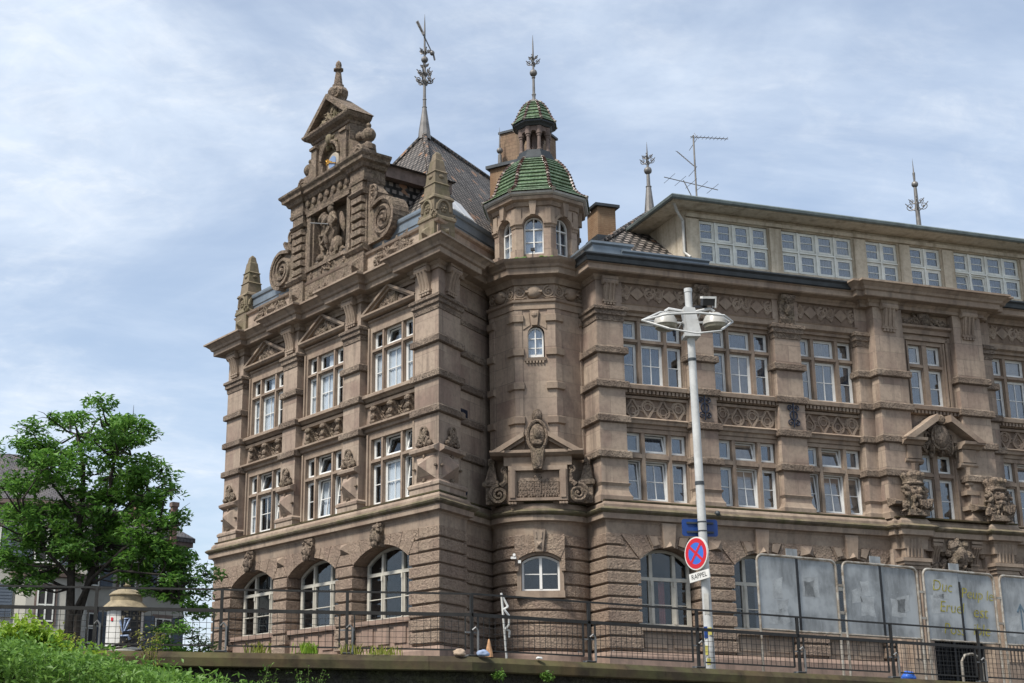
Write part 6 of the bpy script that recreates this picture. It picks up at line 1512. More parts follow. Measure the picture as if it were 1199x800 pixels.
# ================================================================== notice boards behind the railing
BD = Fr((8.11, 28.52), 66.2, True)
labels = ['scraped grey metal notice board with bare pale patches, the one nearest the lamp post',
          'plain scuffed grey metal notice board next to the board with yellow writing',
          'grey metal notice board scrawled with yellow handwriting',
          'grey metal notice board with faint blue arrow marks beyond the yellow writing']
BL = 2.03; STEP = 2.21
def board(i):
    u0 = i * STEP
    t = thing('notice_board', labels[i], 'notice board', W_(BD, u0 + BL / 2, 0, 1.71), 'metal notice boards behind the railing')
    zb, zt = 2.56, 4.05; r = .14
    mb = MB()
    pts = [BD(u0, 0, 1.71), BD(u0, 0, zt - r)] + [BD(u0 + r - r * cos(a), 0, zt - r + r * sin(a)) for a in [pi / 2 * q / 6 for q in range(1, 7)]]
    pts += [BD(u0 + BL - r + r * sin(a), 0, zt - r + r * cos(a)) for a in [pi / 2 * q / 6 for q in range(0, 7)]] + [BD(u0 + BL, 0, 1.71)]
    mb.tube(pts, .026, 8); mb.tube([BD(u0, 0, zb), BD(u0 + BL, 0, zb)], .022, 8)
    for z in (3.0, 3.55): mb.box(BD, u0 + BL, u0 + BL + .16, -.02, .02, z - .025, z + .025)
    mb.build('tube_frame', 'tube_steel', t, smooth=True)
    s = MB(); s.prism(BD, [(u0 + .03, zb + .02), (u0 + BL / 2 - .03, zb + .02), (u0 + BL / 2 - .03, zt - .03), (u0 + .14, zt - .03), (u0 + .06, zt - .07), (u0 + .03, zt - .15)], -.012, .0); s.build('sheet', 'board_metal', t)
    s = MB(); s.prism(BD, [(u0 + BL / 2 + .0, zb + .02), (u0 + BL - .03, zb + .02), (u0 + BL - .03, zt - .15), (u0 + BL - .06, zt - .07), (u0 + BL - .14, zt - .03), (u0 + BL / 2 + .0, zt - .03)], -.03, -.018); s.build('sheet', 'board_metal', t)
    s = MB(); s.box(BD, u0 + BL / 2 - .03, u0 + BL / 2 + .03, -.03, .006, zb, zt - .02) if i != 2 else s.box(BD, u0 + BL / 2 - .03, u0 + BL / 2 + .03, -.03, .006, zb, zt - .22); s.build('joint', 'black_iron', t)
    r4 = random.Random(90 + i); s = MB()
    for q in range(5 if i < 2 else 2):
        a = r4.uniform(.08, BL - .6); a = a if not BL / 2 - .5 < a < BL / 2 + .03 else a - .5; b = a + r4.uniform(.25, .5); z0 = r4.uniform(zb + .1, zt - .6); z1 = z0 + r4.uniform(.3, .55); n_ = .0015 if b < BL / 2 else -.0165
        p = [(u0 + a, z0), (u0 + (a + b) / 2, z0 + r4.uniform(-.06, .03)), (u0 + b, z0 + r4.uniform(-.03, .05)), (u0 + b - r4.uniform(0, .06), (z0 + z1) / 2), (u0 + b, z1), (u0 + (a + b) / 2, z1 - r4.uniform(0, .05)), (u0 + a, z1 - r4.uniform(0, .1)), (u0 + a + .03, (z0 + z1) / 2)]
        s.prism(BD, p, n_ - .001, n_)
    s.build('paper_residue', 'paper_residue', t)
    if i < 3: s = MB(); s.box(BD, u0 + BL * .38, u0 + BL * .52, -.02, -.006, zt, zt + .17); s.build('number_plate', 'board_metal', t)
    return t
def W_(F, u, n, z): return F(u, n, z)
B = [board(i) for i in range(4)]
for txt, u, z, sz in (('Duc', .50, 3.70, .34), ('Peup le', 1.50, 3.58, .32), ('Eruel', .72, 3.26, .34), ('est', 1.54, 3.20, .36), ('Poss', .74, 2.80, .34), ('ible', 1.52, 2.82, .36)):
    text_mesh(txt, sz, lambda x, y, d, u=u, z=z: BD(2 * STEP + u + x, .004 + d, z + y - x * .03), 'graffiti_yellow', B[2], 'handwriting', .001, .2, -.003)
mb = MB()
for u, z0, z1 in ((.55, 2.9, 3.45), (.80, 2.95, 3.35), (.98, 2.9, 3.4)): mb.box(BD, 3 * STEP + u - .02, 3 * STEP + u + .02, .001, .004, z0, z1)
for q in (-1, 1): mb.prism(BD, [(3 * STEP + .55, 3.47), (3 * STEP + .55 + q * .13, 3.28), (3 * STEP + .55 + q * .09, 3.26), (3 * STEP + .55, 3.40)], .001, .005)
mb.box(BD, 3 * STEP + .8, 3 * STEP + .98, .001, .004, 3.33, 3.37); mb.build('blue_marks', 'graffiti_blue', B[3])

# ================================================================== street lamp and the signs on it
LX, LY = 6.895, 27.8
lamp = thing('street_lamp', 'tall white street lamp post with two bowl lights inside a pointed wire ring', 'street lamp', (LX, LY, 1.70))
def lx(z): t = (z - 1.71) / 7.7; return LX - .06 * t
mb = MB(); mb.tube([(lx(1.7), LY, 1.70), (lx(4.2), LY, 4.2), (lx(7.0), LY, 7.0), (lx(9.38), LY, 9.38)], [.092, .086, .079, .074], 16)
mb.tube([(lx(9.34), LY, 9.34), (lx(9.34), LY, 9.42)], .084, 16);  mb.build('pole', 'lamp_paint', lamp, smooth=True)
mb = MB(); mb.tube([(lx(7.9), LY, 7.86), (lx(7.9), LY, 7.92)], .085, 14); mb.tube([(lx(5.35), LY, 5.30), (lx(5.35), LY, 5.37)], .092, 14); mb.build('strap', 'dark_zinc', lamp, smooth=True)
FL = Fr((lx(8.75), LY), 90, True)
mb = MB(); mb.prism(FL, [(-.09, 8.44), (.19, 8.40), (.08, 8.96), (-.14, 8.98)], -.15, .17); mb.box(FL, -.15, .16, -.18, .18, 8.35, 8.43); mb.build('housing', 'lamp_paint', lamp)
for sg in (-1, 1):
    c = (sg * .50, -.02 if sg < 0 else .05)
    x, y = FL.xy(*c); zc = 8.66
    mb = MB(); mb.lathe(x, y, [(.02, zc + .23), (.11, zc + .215), (.19, zc + .155), (.235, zc + .06), (.25, zc - .03), (.235, zc - .03)], 20); d = mb.build('lamp_bowl', 'lamp_dish', lamp, smooth=True)
    mb = MB(); mb.lathe(x, y, [(.235, zc - .03), (.21, zc - .10), (.13, zc - .15), (.02, zc - .165)], 20); mb.build('lens', 'lamp_lens', d, smooth=True)
    mb = MB(); mb.tube([FL(sg * .12, 0, 8.92), FL(sg * .42, c[1], 8.98), FL(sg * .5, c[1], 8.92)], .035, 7); mb.build('arm', 'lamp_paint', lamp, smooth=True)
mb = MB(); hx = [(-.98, 0), (-.56, .45), (.05, .56), (.60, .42), (.88, 0), (.55, -.45), (0, -.55), (-.56, -.45)]
hi = []
for (a, b) in hx: hi.append(FL(a, b, 8.74 + (.10 if b < 0 else -.02)))
mb.tube(hi, .024, 6, True)
for a, b in ((0, 1), (4, 3), (0, 7), (4, 5)):
    p = FL(hx[a][0], hx[a][1], 8.72); q = FL(hx[b][0] * .92, hx[b][1] * .8, 9.02 if hx[b][1] < 0 else 8.44); mb.tube([p, q], .024, 5)
mb.tube([FL(-.52, -.36, 9.02), FL(.50, -.36, 9.0)], .018, 5); mb.tube([FL(-.52, .36, 8.44), FL(0, .52, 8.30), FL(.55, .34, 8.42)], .018, 5)
for sg in (-1, 1): mb.tube([FL(sg * .52, -.36, 9.0), FL(sg * .54, -.45, 8.84)], .018, 5); mb.tube([FL(sg * .15, 0, 8.7), FL(sg * .1, sg * .55, 8.74)], .016, 5)
mb.build('wire_ring', 'lamp_paint', lamp, smooth=True)
FLD = Tilt(FL, 9.05, 0, radians(-18))
fl = thing('floodlight', 'small black and white floodlight clamped to the top of the lamp post', 'floodlight', FL(.32, 0, 9.0))
mb = MB(); mb.box(FLD, .26, .50, -.10, .12, 9.06, 9.20); mb.box(FL, .10, .36, -.03, .03, 9.0, 9.05); mb.build('body', 'floodlight_black', fl)
mb = MB(); mb.box(FLD, .25, .51, -.11, .13, 9.205, 9.25); mb.box(FLD, .505, .53, -.11, .13, 9.02, 9.25); mb.build('hood', 'white_paint', fl)
# stickers and grime on the foot of the post
FP_ = Fr((lx(2.2), LY), 112, True)
mb = MB(); mb.box(FP_, -.075, -.01, .075, .093, 2.30, 2.52); mb.build('sticker', 'sign_blue', lamp)
mb = MB()
for q, (a, b, z0, z1) in enumerate(((.0, .07, 2.36, 2.5), (-.07, -.02, 1.98, 2.16), (-.05, .02, 1.80, 1.92))): mb.box(FP_, a, b, .075, .0935, z0, z1)
mb.build('sticker', 'sticker_yellow', lamp)
mb = MB(); mb.box(FP_, -.045, .045, .07, .0925, 2.75, 3.15); mb.build('access_door', 'lamp_dish', lamp)
# blue plate seen from behind
FS = Fr((lx(4.45), LY), 86, True)
bp = thing('blue_sign', 'blank blue rectangular sign back strapped to the lamp post', 'sign', FS(0, .14, 4.15))
mb = MB(); r = .05; pl = []
for cx_, cz_, a0 in ((.36 - r, 4.47 + .17 - r, 0), (-.36 + r, 4.47 + .17 - r, pi / 2), (-.36 + r, 4.47 - .17 + r, pi), (.36 - r, 4.47 - .17 + r, 1.5 * pi)):
    pl += [(cx_ + r * cos(a0 + pi / 2 * q / 4), cz_ + r * sin(a0 + pi / 2 * q / 4)) for q in range(5)]
mb.prism(FS, pl, -.17, -.155); mb.build('plate', 'sign_blue', bp)
mb = MB()
for z in (4.38, 4.56):
    mb.box(FS, -.27, .27, -.155, -.125, z - .018, z + .018); mb.lathe(lx(z), LY, [(.092, z - .012), (.092, z + .012)], 16)
mb.build('clamp', 'dark_zinc', bp)
# no-stopping disc and its plate, turned towards the left
FD0 = Fr((lx(3.9), LY), 151, True)
class Roll:
    n = FD0.n
    def __call__(s, u, n, z): a = radians(6); return FD0(u * cos(a) - (z - 3.7) * sin(a), n, 3.7 + u * sin(a) + (z - 3.7) * cos(a))
FD = Roll()
ns = thing('no_stopping_sign', 'round red and blue no stopping sign with a red cross on the lamp post', 'sign', FD(0, .2, 3.55))
def disc(mb, r0, r1, n0, n1, z, k=28):
    for i in range(k):
        a, b = 2 * pi * i / k, 2 * pi * (i + 1) / k
        p = [(r1 * cos(a), z + r1 * sin(a)), (r1 * cos(b), z + r1 * sin(b)), (r0 * cos(b), z + r0 * sin(b)), (r0 * cos(a), z + r0 * sin(a))]
        mb.prism(FD, p, n0, n1)
zc = 3.93; mb = MB(); mb.prism(FD, [(.325 * cos(2 * pi * i / 32), zc + .325 * sin(2 * pi * i / 32)) for i in range(32)], .15, .185); mb.build('disc', 'sign_white', ns)
mb = MB(); disc(mb, .215, .30, .17, .189, zc)
for a in (pi / 4, -pi / 4):
    c, s = cos(a), sin(a); mb.prism(FD, [(-.25 * c + .028 * s, zc - .25 * s - .028 * c), (.25 * c + .028 * s, zc + .25 * s - .028 * c), (.25 * c - .028 * s, zc + .25 * s + .028 * c), (-.25 * c - .028 * s, zc - .25 * s + .028 * c)], .17, .1895 + .0015 * (a > 0))
mb.build('red_ring', 'sign_red', ns)
mb = MB(); mb.prism(FD, [(.22 * cos(2 * pi * i / 28), zc + .22 * sin(2 * pi * i / 28)) for i in range(28)], .16, .187); mb.build('blue_field', 'sign_blue_bright', ns)
rp_ = thing('supplementary_plate', 'small white plate reading RAPPEL below the round sign', 'sign', FD(0, .2, 3.4))
mb = MB(); mb.box(FD, -.28, .28, .15, .175, 3.40, 3.57); mb.build('plate', 'sign_white', rp_)
text_mesh('RAPPEL', .135, lambda x, y, d: FD(x, .176 + d, 3.485 + y), 'ink_black', rp_, 'lettering', .002)

# ================================================================== advertising column
cx_, cy_ = -7.45, 47.0
ac = thing('advertising_column', 'round advertising column with a domed brown cap and posters behind the railing', 'advertising column', (cx_, cy_, Z_STREET))
mb = MB(); mb.lathe(cx_, cy_, [(.70, 1.7), (.70, 3.16), (.60, 3.18), (.60, 3.22)], 24); mb.build('base', 'render_white', ac, smooth=True)
mb = MB(); mb.lathe(cx_, cy_, [(.60, 3.2), (.60, 4.50)], 24); mb.build('drum', 'sign_white', ac, smooth=True)
mb = MB(); mb.lathe(cx_, cy_, [(.60, 4.42), (.74, 4.48), (.77, 4.53), (.74, 4.57), (.60, 4.70), (.53, 4.76), (.53, 4.92), (.57, 4.94), (.57, 4.97), (.44, 5.08), (.30, 5.14), (.10, 5.17), (.08, 5.24), (.13, 5.28), (.06, 5.32), (.07, 5.40), (.01, 5.47)], 24); mb.build('cap', 'column_cap', ac, smooth=True, ang=15)
mb = MB()
for a0, a1, z0, z1 in ((-94, -24, 3.28, 4.42),): mb.sweep([(cx_ + .615 * cos(radians(a)), cy_ + .615 * sin(radians(a))) for a in range(a0, a1 + 1, 7)], [(-.02, z0), (.0, z0), (.0, z1), (-.02, z1)])
po = mb.build('poster', 'ink_black', ac)
r_ = random.Random(5); FP = lambda a, n, z: (cx_ + (.618 + n) * cos(radians(a)), cy_ + (.618 + n) * sin(radians(a)), z)
mb = MB()
for i in range(34): a = r_.uniform(-98, -34); z = r_.uniform(3.3, 4.44); s = r_.uniform(3, 9); mb.add([FP(a, .002, z), FP(a + s, .002, z), FP(a + s, .002, z + s * .012), FP(a, .002, z + s * .012)], [(0, 1, 2, 3)])
mb.build('poster_print', 'column_cap', po)
mb = MB()
for pts in (((-96, 4.1), (-86, 3.7), (-80, 4.1)), ((-84, 4.14), (-66, 4.18), (-82, 3.76), (-62, 3.8)), ((-92, 3.6), (-70, 3.62), (-64, 3.5))): mb.tube([FP(a, .006, z) for a, z in pts], .04, 5)
mb.build('graffiti', 'litter_blue', po)
mb = MB(); mb.add([FP(-128, .003, 4.08), FP(-120, .003, 4.08), FP(-120, .003, 4.2), FP(-128, .003, 4.2)], [(0, 1, 2, 3)]); mb.build('poster_print', 'sign_red', ac)

# ================================================================== small things on the wall
st = thing('barrier_strip', 'folded strip of white plastic tape on a thin white stake leaning on the railing', 'barrier tape', (2.74, 25.75, 1.71))
mb = MB(); mb.tube([(2.76, 25.8, 1.7), (2.66, 25.62, 2.86)], .022, 6); mb.build('stake', 'white_paint', st)
mb = MB(); P_ = [(2.66, 2.84), (2.78, 2.62), (2.70, 2.58), (2.80, 2.46), (2.79, 2.30), (2.72, 2.22), (2.80, 2.20), (2.79, 2.08)]
for (a, b), (c, d) in zip(P_[:-1], P_[1:]): mb.tube([(a, 25.64, b), (c, 25.66, d)], .02, 5)
mb.build('tape', 'white_paint', st)
def lump(name, label, cat, x, y, z, rx, ry, rz, mat, seed, group=None):
    bm = bmesh.new(); bmesh.ops.create_icosphere(bm, subdivisions=3, radius=1)
    for v in bm.verts:
        k = 1 + .35 * noise.noise(v.co * 1.6 + Vector((seed, 0, 0))); v.co = Vector((v.co.x * rx * k, v.co.y * ry * k, max(v.co.z * rz * k, -rz * .7)))
    me = bpy.data.meshes.new(name); bm.to_mesh(me); bm.free(); me.materials.append(MATS[mat]); me.polygons.foreach_set('use_smooth', [True] * len(me.polygons))
    o = bpy.data.objects.new(name, me); COL.objects.link(o); o.location = (x, y, z + rz * .7); return tag(o, label, cat, group)
lump('paper_bag', 'crumpled beige paper bag lying on the wall at the railing bend', 'litter', 1.86, 25.1, 1.71, .12, .08, .07, 'litter_beige', 3)
lump('drinks_can', 'crushed pale blue can lying on the wall at the railing bend', 'litter', 2.28, 25.14, 1.71, .10, .07, .065, 'litter_blue', 7)
mb = MB(); mb.lathe(2.40, 25.32, [(.075, 1.71), (.07, 1.76), (.012, 2.02)], 10)
tag(mb.build('paper_cone', 'litter_orange'), 'small orange and white paper cone standing beside the blue can', 'litter')
lump('white_stone', 'flat white pebble lying on the mossy coping between two railing posts', 'litter', 3.32, 25.62, 1.71, .06, .05, .025, 'white_paint', 9)
def tuft(x, y, z, k, h, spread, mat, seed):
    r = random.Random(seed); mb = MB()
    for i in range(k):
        a = r.uniform(0, 2 * pi); l = h * r.uniform(.5, 1.1); w = r.uniform(.006, .014); bx, by = x + r.gauss(0, spread * .3), y + r.gauss(0, spread * .2)
        tx, ty = bx + cos(a) * l * r.uniform(.2, .8), by + sin(a) * l * .5
        mx_, my_ = (bx * .6 + tx * .4), (by * .6 + ty * .4)
        mb.add([(bx - w, by, z), (bx + w, by, z), (mx_ + w, my_, z + l * .7), (tx, ty, z + l), (mx_ - w, my_, z + l * .7)], [(0, 1, 2, 3, 4)])
    return mb.build('grass_tuft', mat, uv=False)
for x, y, k, h, sp, mat, lab in ((-.78, 25.2, 90, .20, .30, 'lime_leaves', 'bright yellow green grass tuft sprouting left of the third railing post'), (-1.65, 25.2, 40, .2, .3, 'dry_grass', 'short dry grass tuft nearest the left corner of the building'),
                                 (.0, 25.22, 40, .2, .35, 'dry_grass', 'sparse dry grass tuft around a railing post foot'), (.5, 25.2, 50, .17, .45, 'dry_grass', 'yellowish grass tuft between two railing posts below the ground floor window')):
    tag(tuft(x, y, 1.71, k, h, sp, mat, int(x * 10)), lab, 'grass')
hp = thing('cycle_hoop', 'grey metal cycle hoop on the pavement below the last notice board', 'cycle stand', (13.2, 31.4, 1.71))
mb = MB(); mb.tube([(13.3, 31.5, 1.7), (13.3, 31.5, 2.2), (13.4, 31.55, 2.34), (13.6, 31.65, 2.38), (13.78, 31.75, 2.32), (13.86, 31.8, 2.2), (13.86, 31.8, 1.7)], .03, 8); mb.build('tube', 'tube_steel', hp, smooth=True)
lump('plastic_bag', 'blue and white plastic bag lying on the pavement in front of the iron gate', 'litter', 12.0, 31.2, 1.75, .16, .12, .12, 'sign_blue_bright', 12)

# ================================================================== plants
def leaves(mb, pts, size, r, flat=.5):
    """small folded leaf faces scattered at the points"""
    for x, y, z, s in pts:
        a = r.uniform(0, 2 * pi); t = r.gauss(0, flat); l = size * s * r.uniform(.7, 1.3); w = l * r.uniform(.32, .5)
        d = Vector((cos(a) * cos(t), sin(a) * cos(t), sin(t))); q = d.cross(Vector((r.gauss(0, .4), r.gauss(0, .4), 1))).normalized(); c = Vector((x, y, z)); up = Vector((0, 0, l * .12))
        mb.add([tuple(c - d * l * .5), tuple(c + q * w * .5 + up), tuple(c + d * l * .5), tuple(c - q * w * .5 + up)], [(0, 1, 2, 3)])
def tree(name, label, x, y, z0, trunks, clumps, leaf_k, leaf_s, mat, seed):
    r = random.Random(seed); t = thing(name, label, 'tree', (x, y, z0))
    tb = MB(); cb = MB()
    nodes = []
    for path, ra in trunks:
        P = [Vector(p) for p in path]; rr = [ra * (1 - .72 * i / (len(P) - 1)) for i in range(len(P))]
        tb.tube([tuple(p) for p in P], rr, 8); nodes += [(p, q) for p, q in zip(P[1:], rr[1:])]
        for a, b in zip(P[:-1], P[1:]): nodes.append(((a + b) / 2, ra * .4))
    for (cx, cy, cz, rad) in clumps:
        c = Vector((cx, cy, cz)); n, nr_ = min(nodes, key=lambda q: (q[0] - c).length + max(0, q[0].z - c.z) * 1.5)
        mid = n.lerp(c, .5) + Vector((r.gauss(0, .15), r.gauss(0, .15), -.12)); tb.tube([tuple(n), tuple(mid), tuple(c)], [min(nr_ * .6, .06), .03, .012], 5)
        for j in range(4):
            e = c + Vector((r.gauss(0, 1), r.gauss(0, 1), r.gauss(0, .35))).normalized() * rad * .9; tb.tube([tuple(c), tuple(c.lerp(e, .5) + Vector((0, 0, .05))), tuple(e)], [.014, .009, .004], 4)
        pts = []
        for j in range(int(leaf_k * rad * rad)):
            v = Vector((r.gauss(0, 1), r.gauss(0, 1), r.gauss(0, 1))).normalized() * rad * (r.random() ** .45)
            v.z *= .48; v.z -= .10 * (v.x * v.x + v.y * v.y) / max(rad, .1)
            if noise.noise((c + v) * 1.5) < -.11: continue
            pts.append((cx + v.x, cy + v.y, cz + v.z, 1))
        leaves(cb, pts, leaf_s, r, .45)
    tb.build('trunk', 'bark', t, smooth=True, uv=False); cb.build('crown', mat, t, uv=False)
    return t
# locust-like tree in the street at the left
r_ = random.Random(21); TX, TY = -7.9, 40.0
tr = [([(TX, TY, 1.6), (TX + .02, TY, 3.6), (TX - .05, TY, 5.2), (TX + .12, TY + .1, 6.6), (TX + .1, TY, 7.8), (TX - .15, TY, 8.8)], .15),
      ([(TX + .18, TY, 1.6), (TX + .24, TY, 3.6), (TX + .55, TY + .1, 5.0), (TX + .95, TY, 6.4), (TX + .9, TY, 7.6), (TX + 1.1, TY, 8.8)], .13),
      ([(TX + .05, TY, 3.6), (TX + .6, TY - .4, 4.6), (TX + 1.5, TY - .8, 5.4), (TX + 2.2, TY - .6, 5.9), (TX + 2.6, TY, 6.2)], .065),
      ([(TX + .05, TY, 4.6), (TX - .7, TY - .5, 5.4), (TX - 1.3, TY - .6, 6.2), (TX - 1.6, TY, 6.6)], .055),
      ([(TX + .95, TY, 6.2), (TX + 1.6, TY, 6.9), (TX + 2.0, TY, 7.2)], .045), ([(TX, TY, 6.4), (TX - .8, TY, 7.4), (TX - 1.0, TY, 8.0)], .045),
      ([(TX + .3, TY, 4.4), (TX + 1.4, TY - .9, 4.8), (TX + 2.6, TY - 1.0, 4.7), (TX + 3.0, TY - .8, 4.5)], .045)]
cl = []
def span(z, xa, xb, k, rad):
    for i in range(k): cl.append((xa + (xb - xa) * (i + r_.uniform(.2, .8)) / k, TY + r_.gauss(0, .9), z + r_.gauss(0, .18), rad * r_.uniform(.8, 1.2)))
# widths read level by level: narrow flat layers with gaps between them
for z, xa, xb, k, rad in ((9.6, -7.5, -6.7, 2, .40), (9.25, -9.1, -6.5, 6, .5), (8.85, -9.4, -6.1, 9, .56), (8.4, -9.7, -5.9, 11, .6), (7.95, -9.7, -5.6, 13, .6), (7.45, -10.0, -5.4, 14, .6), (6.95, -9.9, -5.2, 14, .6),
                          (6.45, -9.9, -5.2, 14, .62), (6.0, -9.9, -5.1, 14, .62), (5.6, -10.0, -4.8, 15, .62), (5.25, -9.9, -4.5, 15, .62), (4.9, -9.5, -7.4, 5, .52), (4.9, -6.5, -4.3, 7, .58), (4.5, -9.5, -8.5, 3, .5), (4.5, -5.9, -4.1, 6, .55), (4.1, -5.7, -4.1, 5, .52), (3.7, -5.5, -4.3, 4, .48), (3.2, -5.3, -4.5, 3, .42)):
    span(z, xa, xb, k, rad)
tree('street_tree', 'tall leafy green tree in front of the white houses at the left', TX, TY, Z_STREET, tr, cl, 820, .19, 'tree_leaves', 5)
bs = [(-4.55 + .3 * cos(i * 1.3), 43.0 + .4 * sin(i * 2.1), 2.2 + .16 * i, .5) for i in range(9)]
tree('garden_shrub', 'light green shrub growing beside the left corner of the sandstone building', -4.55, 43.0, Z_STREET, [([(-4.55, 43, 1.6), (-4.5, 43, 2.6), (-4.6, 43, 3.4)], .05)], bs, 420, .13, 'bush_leaves', 8)
cl2 = [(-12.2 + .35 * i, 41 + .3 * (i % 2), 7.3 + .2 * (i % 3), .45) for i in range(5)]
# leafy bank in front of the quay wall
def bank(name, label, mat, n, seed, fn, size):
    r = random.Random(seed); t = thing(name, label, 'shrub', fn(.5, r)[:2] + (Z_QUAY,)); cb = MB(); sb = MB(); pts = []
    for i in range(n): pts.append(fn(r.random(), r) + (1,))
    leaves(cb, pts, size, r, .6)
    for i in range(160):
        x, y, z = fn(r.random(), r); sb.tube([(x, y + .1, Z_QUAY), (x + r.gauss(0, .05), y, (z + Z_QUAY) / 2), (x + r.gauss(0, .1), y - .05, z)], [.015, .011, .005], 4)
    cb.build('foliage', mat, t, uv=False); sb.build('stem', 'stem_green', t, uv=False)
def hill(x): return 1.78 - .10 * (x + 8.2) if x < -5.4 else max(1.50 - .28 * (x + 5.4) - .05 * max(0, x + 2.4) ** 2, .2)
def f_main(t, r):
    x = -9.5 + 11.4 * t; top = (1.72 if x < -5 else max(1.72 - .20 * (x + 5), .45)) + .16 * noise.noise(Vector((x * 1.1, 0, 3)))
    y = 20.5 + r.uniform(-1.2, 3.4); z = top * y / 24.0 - abs(r.gauss(0, .34)) + (.22 if r.random() < .12 else 0) * r.random()
    return (x, y, max(z, Z_QUAY + .1) + .12 * noise.noise(Vector((x * 3, y * 3, 0))))
bank('climbing_shrub', 'dark green leafy shrub covering the foot of the quay wall at the lower left', 'bush_leaves', 36000, 31, f_main, .12)
def f_lime(t, r):
    x = -9.6 + 5.6 * t; y = 23.2 + r.uniform(-.9, 1.2); env = sin(pi * min(max(t, .04), .96)) ** .4
    z = 1.18 + .78 * env * (1 if t < .8 else 1 - (t - .8) * 2) + .22 * noise.noise(Vector((x * 1.5, y, 9))) - abs(r.gauss(0, .22)) + (.3 * r.random() if r.random() < .1 else 0)
    return (x, y, z + .10 * noise.noise(Vector((x * 4, y * 4, 5))))
bank('lime_shrub', 'bright lime green shrub rising in front of the railing at the far left', 'lime_leaves', 14000, 33, f_lime, .14)
def weed(x, y, z0, h, seed, lab, mat='bush_leaves'):
    r = random.Random(seed); t = thing('weed', lab, 'weed', (x, y, z0)); cb = MB(); sb = MB(); pts = []
    for j in range(7):
        a = r.uniform(-1, 1) * .4; e = (x + h * sin(a) * .8, y + r.gauss(0, .12), z0 + h * cos(a) * r.uniform(.7, 1)); sb.tube([(x, y, z0), ((x + e[0]) / 2, y, (z0 + e[2]) / 2 + .03), e], [.009, .007, .003], 4)
        for q in range(30): k = r.uniform(.25, 1); pts.append((x + (e[0] - x) * k + r.gauss(0, .05), y + r.gauss(0, .05), z0 + (e[2] - z0) * k + r.gauss(0, .03), .8))
    leaves(cb, pts, .08, r, .7); cb.build('foliage', mat, t, uv=False); sb.build('stem', 'stem_green', t, uv=False)
for i, (x, lab) in enumerate(((-1.55, 'tall feathery weed just left of the second railing post'), (-.75, 'feathery green weed under the bright yellow grass tuft'), (-5.0, 'tall pale weed between the railing posts left of the advertising column'), (-3.4, 'wispy weed in front of the base of the advertising column'))):
    weed(x, 24.5, .35 if i < 2 else 1.2, 1.15 if i < 2 else .9, 50 + i, lab, 'bush_leaves' if i < 2 else 'dry_grass')
for i, (x, y, lab) in enumerate(((2.55, 25.22, 'tiny green plant rooted below the coping under the paper litter'), (3.45, 25.62, 'small green plant rooted under the coping below the white pebble'))): weed(x, y, 1.32, .16, 70 + i, lab)

# ================================================================== houses at the left
HA = Fr((-13.2, 70.5), 81, True)
ha = thing('white_house', 'white rendered house with grey shutters and a dark tiled roof at the far left', 'house', HA(-5, 0, Z_STREET))
mb = MB(); mb.box(HA, -16, 0, -11, 0, 1.6, 11.5); mb.build('wall', 'render_white', ha)
mb = MB(); mb.sweep([HA.xy(-16, .0), HA.xy(0, .0), HA.xy(0, -11)], [(-.2, 11.45), (.1, 11.47), (.35, 11.7), (.5, 11.76), (.5, 11.95), (-.2, 12.0)]); mb.build('eave', 'brown_stone', ha)
mb = MB(); face(mb, [HA(-16, .5, 11.98), HA(.5, .5, 11.98), HA(-4.2, -5.5, 15.4), HA(-16, -5.5, 15.4)], .2); face(mb, [HA(.5, .5, 11.98), HA(.5, -11.5, 11.98), HA(-4.2, -5.5, 15.4)], .2); mb.build('roof', 'slate_tiles', ha)
def hwin(F, u, z0, z1, w, par, shut=True):
    mb = MB(); mb.box(F, u - w - .12, u + w + .12, -.05, .07, z0 - .18, z1 + .2); root = mb.build('window', 'brown_stone', par)
    mb = MB(); mb.box(F, u - w, u + w, -.02, .085, z0, z1); mb.build('pane', 'interior_dark', root)
    mb = MB()
    for q in (-w, -.04, w - .08): mb.box(F, u + q, u + q + .08, .08, .12, z0, z1)
    for z in (z0, (z0 + z1) / 2 - .03, z1 - .07): mb.box(F, u - w + .08, u + w - .08, .081, .115, z, z + .07)
    mb.build('frame', 'green_white_paint', root)
    if shut:
        mb = MB()
        for sg in (-1, 1):
            a = u + sg * (w + .42); mb.box(F, a - .36, a + .36, .07, .12, z0 - .05, z1 + .08)
            for i in range(9): mb.box(F, a - .3, a + .3, .12, .135, z0 + .05 + i * (z1 - z0) / 9.3, z0 + .12 + i * (z1 - z0) / 9.3)
        mb.build('shutter', 'shutter_blue', root)
for z0, z1 in ((8.9, 10.6), (6.3, 7.75), (3.3, 4.9)):
    for u in (-4.9, -2.0, -8.2, -11.2):
        if u == -2.0 and z0 < 8: continue
        hwin(HA, u, z0, z1, .62, ha)
mb = MB(); mb.hprism([HA.xy(-3.4, 0), HA.xy(-2.8, .9), HA.xy(-.9, .9), HA.xy(-.3, 0)], 4.4, 8.2); b_ = mb.build('oriel', 'render_white', ha)
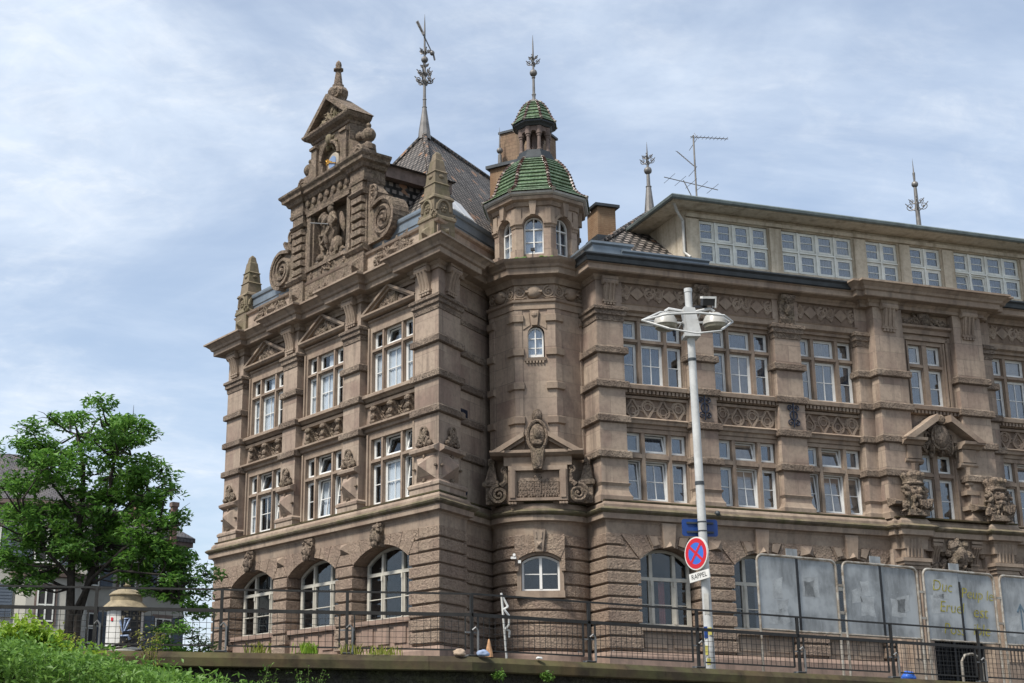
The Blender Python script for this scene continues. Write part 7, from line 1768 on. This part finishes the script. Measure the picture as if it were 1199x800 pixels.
mb = MB(); mb.sweep([HA.xy(-3.5, 0), HA.xy(-2.8, .92), HA.xy(-.9, .92), HA.xy(-.2, 0)], [(-.1, 5.2), (.12, 5.25), (.15, 5.45), (-.1, 5.5)]); mb.sweep([HA.xy(-3.5, 0), HA.xy(-2.8, .92), HA.xy(-.9, .92), HA.xy(-.2, 0)], [(-.1, 8.1), (.25, 8.15), (.3, 8.4), (-.1, 8.5)]); mb.build('moulding', 'brown_stone', b_)
hwin(Fr(HA.xy(0, .9), 81, True), -1.85, 6.0, 7.6, .42, ha, False)
HB = Fr((-12.6, 76), 52, True)
hb = thing('gabled_house', 'pale rendered house with dark roof and tall chimneys half hidden behind the tree', 'house', HB(0, 0, Z_STREET))
mb = MB(); mb.box(HB, -3, 4.2, -9, 0, 1.6, 11.3); mb.build('wall', 'render_white', hb)
mb = MB(); mb.nprism(HB, [(.4, 11.2), (.4, 11.45), (-4.5, 13.4), (-9.4, 11.45), (-9.4, 11.2), (-4.5, 13.1)], -3.3, 4.5); mb.build('roof', 'slate_tiles', hb)
mb = MB(); mb.box(HB, -3.2, 4.4, -.2, .35, 10.95, 11.3); mb.build('eave', 'brown_stone', hb)
for u in (-1.6, .6, 2.9):
    for z0, z1 in ((8.4, 9.9), (5.4, 7.0), (2.6, 4.2)): hwin(HB, u, z0, z1, .5, hb, u != .6)
def stack(x, y, w, z0, z1, par):
    mb = MB(); F = Fr((x, y), 60, True); mb.box(F, -w, w, -w, w, z0, z1); c = mb.build('chimney', 'far_chimney_brick', par); mb = MB(); mb.box(F, -w - .05, w + .05, -w - .05, w + .05, z1 - .14, z1 + .1); mb.build('chimney_cap', 'brown_stone', c)
stack(-11.9, 78.5, .32, 11, 13.8, hb); stack(-12.5, 79.5, .25, 11, 14.0, hb); stack(-9.95, 77.5, .16, 8, 13.2, hb)
hc = thing('tall_house', 'narrow brownish house with a steep roof beyond the pale gabled house', 'house', (-9.6, 88, Z_STREET))
HC = Fr((-11.5, 88), 80, True)
mb = MB(); mb.box(HC, -2, .7, -8, 0, 1.6, 10.2); mb.build('wall', 'render_brownish', hc); mb = MB(); mb.nprism(HC, [(.4, 10.1), (.4, 10.4), (-4, 12.6), (-8.4, 10.4), (-8.4, 10.1)], -2.3, .9); mb.build('roof', 'red_roof_tiles', hc)
for z0 in (3, 6, 8.2):
    for u in (-1.2, .0): hwin(HC, u, z0, z0 + 1.5, .42, hc, False)
